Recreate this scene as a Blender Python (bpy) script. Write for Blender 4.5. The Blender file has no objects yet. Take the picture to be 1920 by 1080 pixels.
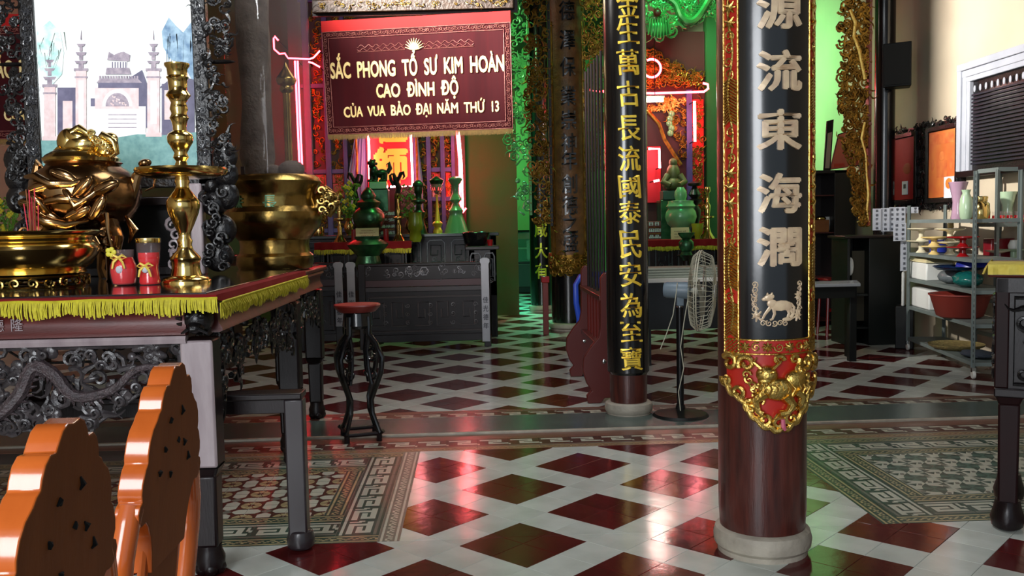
import bpy, math, random
from math import sin, cos, pi, sqrt
from mathutils import Vector, Matrix
S = bpy.context.scene
COL = S.collection

# ---------------------------------------------------------------- camera
F, H, PITCH, ROLL, YAW = 1691.0, 1.4, .0694, -.0205, math.radians(2.43)
def ray(px, py):
    a, b = (px-960)/F, (540-py)/F
    u = a*cos(ROLL)-b*sin(ROLL); v = a*sin(ROLL)+b*cos(ROLL)
    y = cos(PITCH)+v*sin(PITCH); z = -sin(PITCH)+v*cos(PITCH)
    return Vector((u*cos(YAW)+y*sin(YAW), -u*sin(YAW)+y*cos(YAW), z))
def P(px, py, Y):                       # real point seen at a pixel, at depth Y
    d = ray(px, py); return d*(Y/d.y)+Vector((0, 0, H))
def PX(px, py, X):
    d = ray(px, py); return d*(X/d.x)+Vector((0, 0, H))
def PZ(px, py, z=0):
    d = ray(px, py); return d*((z-H)/d.z)+Vector((0, 0, H))
cam = bpy.data.cameras.new('camera'); camo = bpy.data.objects.new('camera', cam); COL.objects.link(camo)
cam.sensor_width = 36; cam.lens = F/1920*36; cam.clip_start = .05; cam.clip_end = 100
fw = ray(960, 540).normalized()
rt = (ray(1960, 540)-ray(960, 540)).normalized(); up = rt.cross(fw).normalized()
camo.matrix_world = Matrix(((rt.x, up.x, -fw.x, 0), (rt.y, up.y, -fw.y, 0), (rt.z, up.z, -fw.z, H), (0, 0, 0, 1)))
S.camera = camo

# ---------------------------------------------------------------- light
S.view_settings.view_transform = 'Standard'; S.view_settings.look = 'None'
S.view_settings.gamma = 1; S.view_settings.use_curve_mapping = False
S.view_settings.exposure = 0.0
w = bpy.data.worlds.new('world'); S.world = w; w.use_nodes = True
w.node_tree.nodes['Background'].inputs[0].default_value = (.75, .88, 1, 1)
w.node_tree.nodes['Background'].inputs[1].default_value = .55
def area(name, loc, target, sx, sy, power, col, spread=180):
    l = bpy.data.lights.new(name, 'AREA'); l.shape = 'RECTANGLE'; l.size = sx; l.size_y = sy
    l.energy = power; l.color = col; l.spread = math.radians(spread)
    o = bpy.data.objects.new(name, l); COL.objects.link(o); o.location = loc
    o.rotation_euler = (Vector(target)-Vector(loc)).to_track_quat('-Z', 'Y').to_euler(); return o
def point(name, loc, power, col, r=.1):
    l = bpy.data.lights.new(name, 'POINT'); l.energy = power; l.color = col; l.shadow_soft_size = r
    o = bpy.data.objects.new(name, l); COL.objects.link(o); o.location = loc; return o
area('daylight_entrance', (-2.1, -2.6, 2.4), (-1.3, 4, 1.2), 2.4, 3.0, 300, (.93, .96, 1))
area('daylight_skylight', (.6, 5.2, 4.9), (.6, 5.2, 0), 1.9, 1.9, 75, (.90, .96, 1))
area('added_wall_fill_right', (-3.6, 6.4, 4.75), (5.1, 9.8, 3.2), .5, .3, 210, (1, .96, .9), 50)  # added light with no fixture, brightens the right wall
area('added_banner_fill', (-.8, 4.0, 3.4), (-.5, 8.1, 2.5), .25, .25, 8, (1, .95, .88), 30)  # added light, lifts the dull banner lettering
area('added_picture_fill', (-2.0, 2.3, 3.7), (-2.0, 5.2, 2.0), .35, .35, 9.5, (.95, .98, 1), 60)  # added light, brightens the framed print and the brass before it
point('altar_lamp', tuple(P(1228, 187, 12.6)), 22, (1, .93, .82), .15)
point('altar_fill_lamp', (-.6, 11.2, 4.6), 14, (1, .85, .65), .2)
area('green_lamp_back', (.9, 14.9, 4.8), (.7, 14.4, 0), .8, .4, 230, (.12, 1, .55), 100)
area('green_lamp_rear', (-.6, 17.5, 4.6), (.6, 19.6, 2.6), .6, .3, 45, (.25, 1, .3), 130)
area('green_lamp_right', (3.0, 13.2, 4.7), (5.1, 13.2, 2.6), .6, .3, 54, (.6, 1, .6), 110)
area('green_lamp_altar', (2.6, 11.0, 4.7), (2.6, 11.9, 4.1), .8, .2, 16, (.1, 1, .35), 150)
area('green_lamp_left', (-.1, 11.6, 4.7), (-.2, 12.7, 3.1), .6, .2, 30, (.25, 1, .3), 120)

# ---------------------------------------------------------------- materials
MATS = {}
def lin(c):
    c = c.lstrip('#'); r = [int(c[i:i+2], 16)/255 for i in (0, 2, 4)]
    return [((x+.055)/1.055)**2.4 if x > .04 else x/12.92 for x in r]+[1]
def mat(name, col, rough=.5, metal=0., col2=None, nscale=8., namt=.5, bump=0., bscale=40., coat=0.,
        emit=0., alpha=1., trans=0., rnd=0., stretch=None, spec=.5, wave=False):
    if name in MATS: return MATS[name]
    m = bpy.data.materials.new(name); m.use_nodes = True; nt = m.node_tree; N, L = nt.nodes, nt.links
    b = N['Principled BSDF']; c = lin(col)
    b.inputs['Base Color'].default_value = c; b.inputs['Roughness'].default_value = rough
    b.inputs['Metallic'].default_value = metal; b.inputs['Coat Weight'].default_value = coat
    b.inputs['Coat Roughness'].default_value = .12; b.inputs['Alpha'].default_value = alpha
    b.inputs['Transmission Weight'].default_value = trans; b.inputs['Specular IOR Level'].default_value = spec
    if emit: b.inputs['Emission Color'].default_value = c; b.inputs['Emission Strength'].default_value = emit
    src = None
    if col2 or bump:
        tc = N.new('ShaderNodeTexCoord'); mp = N.new('ShaderNodeMapping'); L.new(tc.outputs['Object'], mp.inputs[0])
        if stretch: mp.inputs['Scale'].default_value = stretch
    if col2:
        if wave:
            n = N.new('ShaderNodeTexWave'); n.inputs['Scale'].default_value = nscale; n.inputs['Distortion'].default_value = 6
            n.inputs['Detail'].default_value = 3
        else:
            n = N.new('ShaderNodeTexNoise'); n.inputs['Scale'].default_value = nscale; n.inputs['Detail'].default_value = 5
        L.new(mp.outputs[0], n.inputs['Vector'])
        r = N.new('ShaderNodeValToRGB'); r.color_ramp.elements[0].position = .5-namt/2; r.color_ramp.elements[1].position = .5+namt/2
        r.color_ramp.elements[0].color = c; r.color_ramp.elements[1].color = lin(col2)
        L.new(n.outputs[0], r.inputs[0]); src = r.outputs[0]
    if rnd:
        oi = N.new('ShaderNodeObjectInfo'); mr = N.new('ShaderNodeMapRange')
        mr.inputs[3].default_value = 1-rnd; mr.inputs[4].default_value = 1+rnd
        L.new(oi.outputs['Random'], mr.inputs[0]); hs = N.new('ShaderNodeHueSaturation')
        L.new(mr.outputs[0], hs.inputs['Value'])
        if src: L.new(src, hs.inputs['Color'])
        else: hs.inputs['Color'].default_value = c
        src = hs.outputs[0]
    if src: L.new(src, b.inputs['Base Color'])
    if bump:
        n2 = N.new('ShaderNodeTexNoise'); n2.inputs['Scale'].default_value = bscale; n2.inputs['Detail'].default_value = 4
        L.new(mp.outputs[0], n2.inputs['Vector'])
        bp = N.new('ShaderNodeBump'); bp.inputs['Strength'].default_value = bump; bp.inputs['Distance'].default_value = .02
        L.new(n2.outputs[0], bp.inputs['Height']); L.new(bp.outputs[0], b.inputs['Normal'])
    MATS[name] = m; return m

M_TW = mat('tile_white', '#cbd0c8', .16, col2='#b3b7ae', nscale=5, rnd=.06, bump=.06, bscale=9)
M_TR = mat('tile_red', '#581b1b', .14, col2='#481616', nscale=4, rnd=.12, bump=.06, bscale=9)
M_GROUT = mat('grout', '#54524c', .9)
M_SLAB = mat('terrazzo_slab', '#56645f', .22, col2='#48544f', nscale=6, bump=.04)
M_KG = mat('tile_green', '#31493f', .3, rnd=.1); M_KW = mat('tile_cream', '#b4b4a2', .3, rnd=.06)
M_KB = mat('tile_brown', '#6d4a3c', .3, rnd=.08); M_KGR = mat('tile_grey', '#6b6c60', .3, rnd=.08)
M_KY = mat('tile_ochre', '#a89970', .3, rnd=.06); M_KD = mat('tile_dark', '#4a2d26', .3, rnd=.08)
M_BLK = mat('black_lacquer', '#0b0b0d', .22, coat=.5, bump=.03, bscale=12)
M_BLKC = mat('black_carved_wood', '#0c0b0c', .3, coat=.2, col2='#171415', nscale=30, bump=.25, bscale=60, spec=.35)
M_DKW = mat('dark_wood', '#100809', .34, spec=.35, col2='#1c1012', nscale=3, stretch=(4, 4, .6), bump=.05)
M_MAHO = mat('mahogany', '#65201a', .36, coat=.0, col2='#40130f', nscale=4, stretch=(1, 6, 6), bump=.04)
M_REDW = mat('red_brown_wood', '#4a1c18', .42, col2='#37130f', nscale=3, stretch=(5, 5, .7), bump=.04, coat=.2)
M_COLW = mat('column_brown_lacquer', '#5a271e', .34, col2='#2c100e', nscale=6, stretch=(6, 6, .6), bump=.08, bscale=30, coat=.25)
M_GREYW = mat('worn_sheen_wood', '#8a7b7f', .36, col2='#a89a9c', nscale=6, stretch=(3, 3, .6), bump=.05, coat=.3)
M_ORG = mat('orange_wood', '#cf6a2b', .2, col2='#b0511b', nscale=5, stretch=(2, 2, .4), coat=.6, bump=.02)
M_BRNW = mat('shaded_back_wood', '#80471f', .6, spec=.2, col2='#693817', nscale=4, stretch=(2, 2, .5), bump=.04)  # shade of the unlit chair backs put into a browner wood colour
M_BRASS = mat('polished_brass', '#ebcd84', .15, 1, col2='#dcb765', nscale=6, bump=.02, bscale=20)
M_BRASSD = mat('antique_brass', '#b39656', .24, 1, col2='#806434', nscale=7, bump=.1, bscale=25)
M_BRONZ = mat('brown_bronze', '#a88258', .18, 1, col2='#7a5a3a', nscale=6, bump=.05, bscale=20)
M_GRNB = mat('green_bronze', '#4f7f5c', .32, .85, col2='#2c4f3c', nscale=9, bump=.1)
M_GRNL = mat('green_glaze_and_light', '#6aa574', .25, .1, coat=.4)
M_GOLD = mat('gold_leaf', '#e9c873', .28, 1, col2='#c79d48', nscale=20, bump=.25, bscale=90)
M_GOLDD = mat('dull_gilding', '#a07a30', .38, .9, col2='#4e3514', nscale=14, bump=.3, bscale=70)
M_GILTT = mat('gilt_lettering', '#ffd84c', .35, .45)
M_PEARL = mat('mother_of_pearl', '#e6cda6', .3, .1, col2='#c2a488', nscale=25)
M_RED = mat('red_lacquer', '#c02a1c', .32, coat=.3, col2='#a81e16', nscale=12)
M_REDD = mat('dark_red_paint', '#6a1c16', .4, coat=.2)
M_VEL = mat('maroon_velvet', '#40060d', .85, col2='#33050b', nscale=3, stretch=(6, 1, .5), spec=.2)
M_REDC = mat('red_cloth', '#b8201f', .75, spec=.2); M_REDV = mat('crimson_velvet', '#7a0f14', .8, spec=.2)
M_EMB = mat('gold_embroidery', '#ffe9ac', .5, 0, col2='#f4cc78', nscale=40)
M_EMB2 = mat('pink_gold_braid', '#b9796a', .5, .2, col2='#7a3a3a', nscale=60)
M_FRI = mat('yellow_fringe', '#d8cf2e', .7, col2='#b3a51e', nscale=50)
M_FRID = mat('dull_gold_fringe', '#8a6a2e', .7, col2='#6a4c1e', nscale=50)
M_YCL = mat('yellow_cloth', '#e2cf62', .8, col2='#c8b044', nscale=30)
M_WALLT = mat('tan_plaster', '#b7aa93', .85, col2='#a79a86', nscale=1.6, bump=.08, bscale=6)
M_WALLG = mat('green_lit_plaster', '#9fcf96', .85, col2='#8fbf88', nscale=1.5, bump=.06, bscale=6)  # part paint, part green lamp light put into the wall colour
M_WALLO = mat('olive_green_lit_plaster', '#4e4a2e', .85, col2='#3c5230', nscale=2.2, namt=.3, bump=.05)  # green blotches stand in for patchy green light on the wall
M_CEIL = mat('ceiling_dark_wood', '#4a3a2e', .8, col2='#3a2c22', nscale=2)
M_STONE = mat('column_stone', '#b5ac9c', .6, col2='#8d8578', nscale=9, bump=.25, bscale=30)
M_STEEL = mat('grey_rack_paint', '#6b7572', .45, col2='#5e6765', nscale=6)
M_HOLE = mat('black_hole', '#0a0a0a', .9)
M_WHP = mat('white_paint', '#a6a9b2', .5, col2='#989ba4', nscale=5)
M_WHPL = mat('white_plastic', '#cfcfc8', .4); M_FOAM = mat('white_foam', '#c8cac6', .7, bump=.1, bscale=80)
M_CRM = mat('cream_porcelain', '#d6cdae', .25, coat=.4); M_YEL = mat('yellow_porcelain', '#d2b878', .25, coat=.4)
M_RPL = mat('red_plastic', '#8e0f14', .25, coat=.3); M_BLUP = mat('blue_plastic', '#2a52c8', .35)
M_NAVY = mat('navy_plastic', '#1a2a8c', .35)
M_TEAL = mat('teal_plastic_bag', '#0f4a48', .25, col2='#12605a', bump=.6, bscale=14)
M_NAVB = mat('blue_metal_tray', '#28406e', .2, .6)
M_GREYC = mat('grey_bag', '#5a6266', .4, bump=.5, bscale=16)
M_TERR = mat('red_clay_plastic', '#7c2a20', .5)
M_BLACKP = mat('black_plastic', '#0a0c0b', .5, spec=.25); M_PAPER = mat('white_paper', '#c4c8d2', .7)
M_INK = mat('print_ink', '#33343c', .7)
M_CARD = mat('cream_card', '#d8cf9a', .7); M_INKR = mat('brown_ink', '#7a4020', .7)
M_GLASS = mat('pink_haze_acrylic', '#8a7c7c', .04, alpha=.13, spec=.8)  # pinkish haze in the tube put into its base colour
M_PANE = mat('cabinet_glass', '#7fb8a8', .06, alpha=.3, spec=.8)
M_RGL = mat('red_gel_glass', '#e00a18', .1, coat=.5)
M_CGL = mat('clear_cup_glass', '#c8b0b0', .05, alpha=.06, spec=.8)
M_FAN = mat('fan_cream_wire', '#b8b49e', .4); M_FANB = mat('fan_grey_plastic', '#6e7c86', .4)
M_BLADE = mat('fan_blade', '#a7a698', .45)
M_NEON = mat('red_neon_tube', '#ff2a34', .3, emit=46); M_NEONW = mat('pink_white_neon', '#ff8a90', .3, emit=42)
M_LAMP = mat('white_lamp', '#fff6e6', .3, emit=18)
M_INC = mat('incense_pink', '#d0304a', .7); M_SMOKE = mat('incense_coil', '#75685c', .9, col2='#473d35', nscale=9, bump=.5)
M_LEAF = mat('leaf_green', '#6c9c2c', .5, col2='#3f6a1c', nscale=10); M_FLOW = mat('yellow_flower', '#d8cc3a', .5)
M_PINKF = mat('pink_flower', '#c8607a', .5)
M_PURP = mat('purple_frame_paint', '#4a3f86', .45, col2='#3b3570', nscale=7)
M_BLUC = mat('violet_satin', '#8a86c8', .35, col2='#a890c0', nscale=4)
M_PINKV = mat('pink_glass_vase', '#a8889c', .15, coat=.6); M_GRNV = mat('pale_green_vase', '#a8c0a0', .2, coat=.6)
M_CHR = mat('chrome', '#c0c4c8', .15, 1)
M_TABLET = mat('grey_satin_cloth', '#b9bac2', .6, col2='#a5a6ae', nscale=6)
M_POSTR = mat('calendar_red', '#a02a26', .4, col2='#8c1f20', nscale=4); M_POSTO = mat('calendar_orange', '#b8512a', .4, col2='#c87838', nscale=5)
M_GLOSSR = mat('glossy_red_poster', '#b8423a', .08, coat=.8, col2='#c2564a', nscale=2)
M_BROWNC = mat('old_gilt_board', '#7d5429', .42, .15, col2='#4a3019', nscale=9, bump=.3, bscale=40)
M_TABTOP = mat('table_glass_top', '#1a1416', .08, coat=.8)
M_WOODB = mat('orange_box_wood', '#8a5026', .5, col2='#6a3a1a', nscale=6)

# ---------------------------------------------------------------- mesh builder
class B:
    def __init__(s): s.v = []; s.f = []; s.mi = []
    def quadgrid(s, rows, closed_u=False, closed_v=False, m=0):
        base = len(s.v); nr = len(rows); nc = len(rows[0])
        for r in rows: s.v += [tuple(p) for p in r]
        for i in range(nr if closed_v else nr-1):
            for j in range(nc if closed_u else nc-1):
                a = base+i*nc+j; b_ = base+i*nc+(j+1) % nc
                c = base+((i+1) % nr)*nc+(j+1) % nc; d = base+((i+1) % nr)*nc+j
                s.f.append((a, b_, c, d)); s.mi.append(m)
        return s
    def box(s, x0, x1, y0, y1, z0, z1, m=0, W=None):
        b = len(s.v); pts = [(x, y, z) for z in (z0, z1) for y in (y0, y1) for x in (x0, x1)]
        s.v += [tuple(W(*p)) if W else p for p in pts]
        for f in ((0, 2, 3, 1), (4, 5, 7, 6), (0, 1, 5, 4), (2, 6, 7, 3), (0, 4, 6, 2), (1, 3, 7, 5)):
            s.f.append(tuple(b+i for i in f)); s.mi.append(m)
        return s
    def lathe(s, prof, c=(0, 0, 0), seg=24, m=0, sx=1, sy=1, a0=0, a1=2*pi, wob=None):
        full = abs(a1-a0-2*pi) < 1e-6; n = seg if full else seg+1; rows = []
        for r, z in prof:
            rr = []
            for i in range(n):
                a = a0+(a1-a0)*i/seg; q = r*(1+(wob(a, z) if wob else 0))
                rr.append((c[0]+q*cos(a)*sx, c[1]+q*sin(a)*sy, c[2]+z))
            rows.append(rr)
        s.quadgrid(rows, closed_u=full, m=m)
        if full:
            b = len(s.v)-len(rows)*n
            if prof[0][0] > 1e-4: s.f.append(tuple(b+i for i in reversed(range(n)))); s.mi.append(m)
            if prof[-1][0] > 1e-4: s.f.append(tuple(b+(len(rows)-1)*n+i for i in range(n))); s.mi.append(m)
        return s
    def tube(s, pts, r, seg=8, closed=False, m=0, flat=1., cap=True, upv=None):
        pts = [Vector(p) for p in pts]; n = len(pts)
        if not hasattr(r, '__len__'): r = [r]*n
        rows = []; prev = None
        for i, p in enumerate(pts):
            a = pts[(i-1) % n] if (closed or i) else p; c = pts[(i+1) % n] if (closed or i < n-1) else p
            t = (c-a).normalized() if (c-a).length > 1e-9 else Vector((0, 0, 1))
            if prev is None:
                q = Vector(upv) if upv else (Vector((0, 0, 1)) if abs(t.z) < .9 else Vector((0, 1, 0)))
                nx = (q-t*q.dot(t)).normalized()
            else:
                nx = prev-t*prev.dot(t); nx = nx.normalized() if nx.length > 1e-6 else prev
            prev = nx; ny = t.cross(nx)
            rows.append([p+nx*(r[i]*cos(2*pi*k/seg))+ny*(r[i]*flat*sin(2*pi*k/seg)) for k in range(seg)])
        s.quadgrid(rows, closed_u=True, closed_v=closed, m=m)
        if cap and not closed:
            b = len(s.v)-n*seg
            s.f.append(tuple(b+k for k in reversed(range(seg)))); s.mi.append(m)
            s.f.append(tuple(b+(n-1)*seg+k for k in range(seg))); s.mi.append(m)
        return s
    def ell(s, c, rx, ry, rz, seg=10, rings=6, m=0, W=None, rot=0):
        rows = []
        for i in range(rings+1):
            t = -pi/2+pi*i/rings; row = []
            for k in range(seg):
                a = 2*pi*k/seg; x, y, z = rx*cos(t)*cos(a), ry*cos(t)*sin(a), rz*sin(t)
                x, z = x*cos(rot)-z*sin(rot), x*sin(rot)+z*cos(rot)
                p = (c[0]+x, c[1]+y, c[2]+z); row.append(tuple(W(*p)) if W else p)
            rows.append(row)
        return s.quadgrid(rows, closed_u=True, m=m)
    def prism(s, poly, h0, h1, W=None, m=0, ms=None):   # poly in (u,v), extruded along h ; W(u,v,h)->xyz
        W = W or (lambda u, v, h: (u, v, h)); n = len(poly); b = len(s.v)
        s.v += [tuple(W(u, v, h0)) for u, v in poly]+[tuple(W(u, v, h1)) for u, v in poly]
        s.f.append(tuple(b+i for i in reversed(range(n)))); s.mi.append(m)
        s.f.append(tuple(b+n+i for i in range(n))); s.mi.append(m)
        for i in range(n):
            j = (i+1) % n; s.f.append((b+i, b+j, b+n+j, b+n+i)); s.mi.append(m if ms is None else ms)
        return s
    def mesh(s, name, mats, smooth=35, fix=True):
        me = bpy.data.meshes.new(name); me.from_pydata(s.v, [], s.f)
        for mm in (mats if isinstance(mats, (list, tuple)) else [mats]): me.materials.append(mm)
        if any(s.mi): me.polygons.foreach_set('material_index', s.mi)
        if fix:
            import bmesh
            bm = bmesh.new(); bm.from_mesh(me); bmesh.ops.recalc_face_normals(bm, faces=bm.faces); bm.to_mesh(me); bm.free()
        if smooth:
            me.polygons.foreach_set('use_smooth', [True]*len(me.polygons)); me.set_sharp_from_angle(angle=math.radians(smooth))
        me.update(); return me
    def build(s, name, mats, parent=None, smooth=35, bevel=0, world=False, loc=(0, 0, 0), fix=True, kind=None):
        o = bpy.data.objects.new(name, s.mesh(name, mats, smooth, fix)); COL.objects.link(o); o.location = loc
        if parent:
            o.parent = parent
            if world: o.location = Vector(loc)-wloc(parent)
        if bevel:
            md = o.modifiers.new('bevel', 'BEVEL'); md.width = bevel; md.segments = 2; md.limit_method = 'ANGLE'
            md.angle_limit = math.radians(40)
        if kind: o['kind'] = kind
        elif any(k_ in name for k_ in ('carving', 'studs', 'printing', 'fretwork', 'gilding', 'apron', 'slots', 'braid', 'cage', 'stitching', 'fringe', 'scrollwork', 'crest', 'frieze', 'spandrel', 'marks', 'trim')) and parent: o['kind'] = 'stuff'
        return o
def wloc(o):
    v = Vector(o.location)
    while o.parent: o = o.parent; v += Vector(o.location)
    return v
def thing(name, label, cat, loc=(0, 0, 0), rz=0, group=None):
    o = bpy.data.objects.new(name, None); COL.objects.link(o); o.location = loc; o.rotation_euler = (0, 0, rz)
    o.empty_display_size = .1; return tag(o, label, cat, group)
def tag(o, label, cat, group=None, kind=None):
    o['label'] = label; o['category'] = cat
    if group: o['group'] = group
    if kind: o['kind'] = kind
    return o
def struct(o, label=None):
    o['kind'] = 'structure'
    if label: o['label'] = label
    return o
def child(o, label): o['label'] = label; return o
def dup(o, loc=None, rz=None, label=None, group=None, parent=None):
    c = o.copy(); COL.objects.link(c); c.parent = parent
    if loc is not None: c.location = loc
    if rz is not None: c.rotation_euler = (0, 0, rz)
    if label: c['label'] = label
    if group: c['group'] = group
    for ch in o.children: dup(ch, parent=c)
    return c

# text (built-in fallback font) as meshes
TC = {}
def glyph(ch, bold=.0):
    k = (ch, bold)
    if k not in TC:
        cu = bpy.data.curves.new('g', 'FONT'); cu.body = ch; cu.size = 1; cu.align_x = 'CENTER'; cu.offset = bold
        cu.resolution_u = 3; cu.fill_mode = 'FRONT'
        ob = bpy.data.objects.new('g', cu); COL.objects.link(ob)
        dg = bpy.context.evaluated_depsgraph_get(); me = bpy.data.meshes.new_from_object(ob.evaluated_get(dg))
        vs = [(v.co.x, v.co.y) for v in me.vertices]; fs = [tuple(p.vertices) for p in me.polygons]
        ec = {}
        for f in fs:
            for a, b in zip(f, f[1:]+f[:1]): ec[(a, b)] = 1
        eb = [e for e in ec if (e[1], e[0]) not in ec]
        bpy.data.objects.remove(ob); bpy.data.curves.remove(cu); bpy.data.meshes.remove(me)
        TC[k] = (vs, fs, eb)
    return TC[k]
def text(b, s, W, u, v, wid, hei, h0, h1, m=0, bold=.0, shear=0):
    # fits the text in a box centred at (u,v), W(u,v,h)
    vs, fs, eb = glyph(s, 0)
    if not vs: return
    xs = [p[0] for p in vs]; ys = [p[1] for p in vs]; x0, x1, y0, y1 = min(xs), max(xs), min(ys), max(ys)
    sx = wid/(x1-x0) if wid else hei/(y1-y0); sy = hei/(y1-y0) if hei else sx
    du, dv = bold*sx*.95, bold*sy*.95           # heavier strokes: the outline repeated a hair to each side
    for k_, (ou, ov) in enumerate(((0, 0), (du, 0), (-du, 0), (0, dv), (0, -dv), (du*.7, dv*.7), (-du*.7, -dv*.7)) if bold else ((0, 0),)):
        q = [(ou+u+(x-(x0+x1)/2)*sx+shear*(y-(y0+y1)/2)*sy, ov+v+(y-(y0+y1)/2)*sy) for x, y in vs]
        n = len(b.v); k = len(q); hh = h1-k_*(h1-h0)*.02
        b.v += [tuple(W(x, y, hh)) for x, y in q]+[tuple(W(x, y, h0)) for x, y in q]
        for f in fs: b.f.append(tuple(n+i for i in f)); b.mi.append(m)
        for a, c in eb: b.f.append((n+c, n+a, n+k+a, n+k+c)); b.mi.append(m)

# carving helpers -------------------------------------------------
def curl(b, W, u, v, r, ang, th, h, turns=1.3, m=0, seg=5, n=13, mir=1):
    pts = []; rr = []
    for i in range(n):
        t = i/(n-1); a = ang+mir*t*turns*2*pi; q = r*(1-.82*t)
        pts.append(W(u+q*cos(a), v+q*sin(a), h*(1+.7*t))); rr.append(th*(1-.45*t))
    b.tube(pts, rr, seg, m=m)
def wisp(b, W, u, v, L, ang, th, h, m=0):
    pts = []; rr = []; k = random.choice((-1, 1))*random.uniform(.4, 1)
    for i in range(6):
        t = i/5; a = ang+k*sin(t*pi)*.7
        pts.append(W(u+L*t*cos(a), v+L*t*sin(a), h*(1+.4*sin(pi*t)))); rr.append(th*(1.1-t*.95))
    b.tube(pts, rr, 5, m=m)
def carve(b, W, rect, n, r, th, h, seed=1, inside=None, m=0, wf=.35):
    rnd = random.Random(seed); random.seed(seed); u0, u1, v0, v1 = rect; k = 0; tries = 0
    while k < n and tries < n*20:
        tries += 1; u = rnd.uniform(u0, u1); v = rnd.uniform(v0, v1)
        if inside and not inside(u, v): continue
        k += 1; q = r*rnd.uniform(.6, 1.15)
        if rnd.random() < wf: wisp(b, W, u, v, q*2.2, rnd.uniform(0, 2*pi), th*1.3, h)
        else: curl(b, W, u, v, q, rnd.uniform(0, 2*pi), th, h, rnd.uniform(.9, 1.6), mir=rnd.choice((-1, 1)), m=m)
def pip(poly):
    def f(x, y):
        c = False; n = len(poly)
        for i in range(n):
            x1, y1 = poly[i]; x2, y2 = poly[i-1]
            if (y1 > y) != (y2 > y) and x < (x2-x1)*(y-y1)/(y2-y1)+x1: c = not c
        return c
    return f
def dragon(b, W, pts, r, h, m=0, spikes=True, n=46):
    # serpent body through control points (u,v) with back spines, legs' claws and a head
    P2 = [Vector((p[0], p[1])) for p in pts]; out = []
    for i in range(n+1):
        t = i/n*(len(P2)-1); k = min(int(t), len(P2)-2); f = t-k
        p0, p1, p2, p3 = P2[max(k-1, 0)], P2[k], P2[k+1], P2[min(k+2, len(P2)-1)]
        out.append(.5*((2*p1)+(p2-p0)*f+(2*p0-5*p1+4*p2-p3)*f*f+(3*p1-p0-3*p2+p3)*f**3))
    rr = [r*(.25+.75*sin(min(1, i/n*1.25+.08)*pi/1.6)) for i in range(n+1)]
    rr = [q*(1+.07*(i % 2)) for i, q in enumerate(rr)]
    b.tube([W(p.x, p.y, h+.004*sin(i*.5)) for i, p in enumerate(out)], rr, 8, m=m)
    if spikes:
        for i in range(2, n-1):
            d = (out[i+1]-out[i-1]).normalized(); nn = Vector((-d.y, d.x)); q = out[i]+nn*rr[i]*.9
            e = out[i]+nn*rr[i]*1.75-d*r*.5
            b.tube([W(q.x, q.y, h), W(e.x, e.y, h)], [r*.3, r*.05], 4, m=m)
    hd = out[-1]; d = (out[-1]-out[-3]).normalized(); nn = Vector((-d.y, d.x))
    b.ell((hd.x, h, hd.y), r*1.7, r*1.2, r*1.2, 10, 7, m, W=lambda x, y, z: W(x, z, y))
    q = hd+d*r*1.7; b.ell((q.x, h, q.y), r*1.2, r*.8, r*.7, 8, 6, m, W=lambda x, y, z: W(x, z, y))
    for sgn in (-1, 1):
        for k in range(3):
            a = hd-d*r*(.4+k*.5)+nn*sgn*r*.8; e = a-d*r*(2.4-.3*k)+nn*sgn*r*(1.2+.5*k)
            b.tube([W(a.x, a.y, h), W((a.x+e.x)/2, (a.y+e.y)/2+r*.3, h*1.2), W(e.x, e.y, h)], [r*.35, r*.22, r*.04], 5, m=m)
def WY(y0, sg=-1): return lambda u, v, h: (u, y0+sg*h, v)          # panel facing -Y
def WX(x0, sg=1): return lambda u, v, h: (x0+sg*h, u, v)           # panel facing +-X
def WC(cx, cy, R, a0=0): return lambda u, v, h: (cx+(R+h)*sin(a0+u/R), cy-(R+h)*cos(a0+u/R), v)  # wrapped round a column
def shell(b, cx, cy, R0, R1, a0, a1, z0, z1, seg=24, m=0):
    rows = []
    prof = [(R0, z0), (R1, z0), (R1, z1), (R0, z1)]
    for r, z in prof: rows.append([(cx+r*sin(a0+(a1-a0)*i/seg), cy-r*cos(a0+(a1-a0)*i/seg), z) for i in range(seg+1)])
    b.quadgrid(rows, closed_v=True, m=m)
    for i in (0, seg):
        k = len(b.v)-4*(seg+1); b.f.append(tuple(k+j*(seg+1)+i for j in range(4))); b.mi.append(m)
def turned(name, prof, cx, Y, m, label=None, cat=None, parent=None, seg=28, group=None, base=None, wob=None, m_i=0):
    # prof = [(pixel row, pixel radius)] from bottom to top, of a thing standing at depth Y on px cx
    o = P(cx, prof[0][0], Y); pr = []
    for y, r in prof: pr.append((r*Y/F, P(cx, y, Y).z-o.z))
    if base is not None: o.z = base
    b = B(); b.lathe(pr, seg=seg, wob=wob)
    if parent: return b.build(name, m, parent, loc=o-wloc(parent), smooth=50)
    return tag(b.build(name, m, loc=o, smooth=50), label, cat, group)

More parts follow.
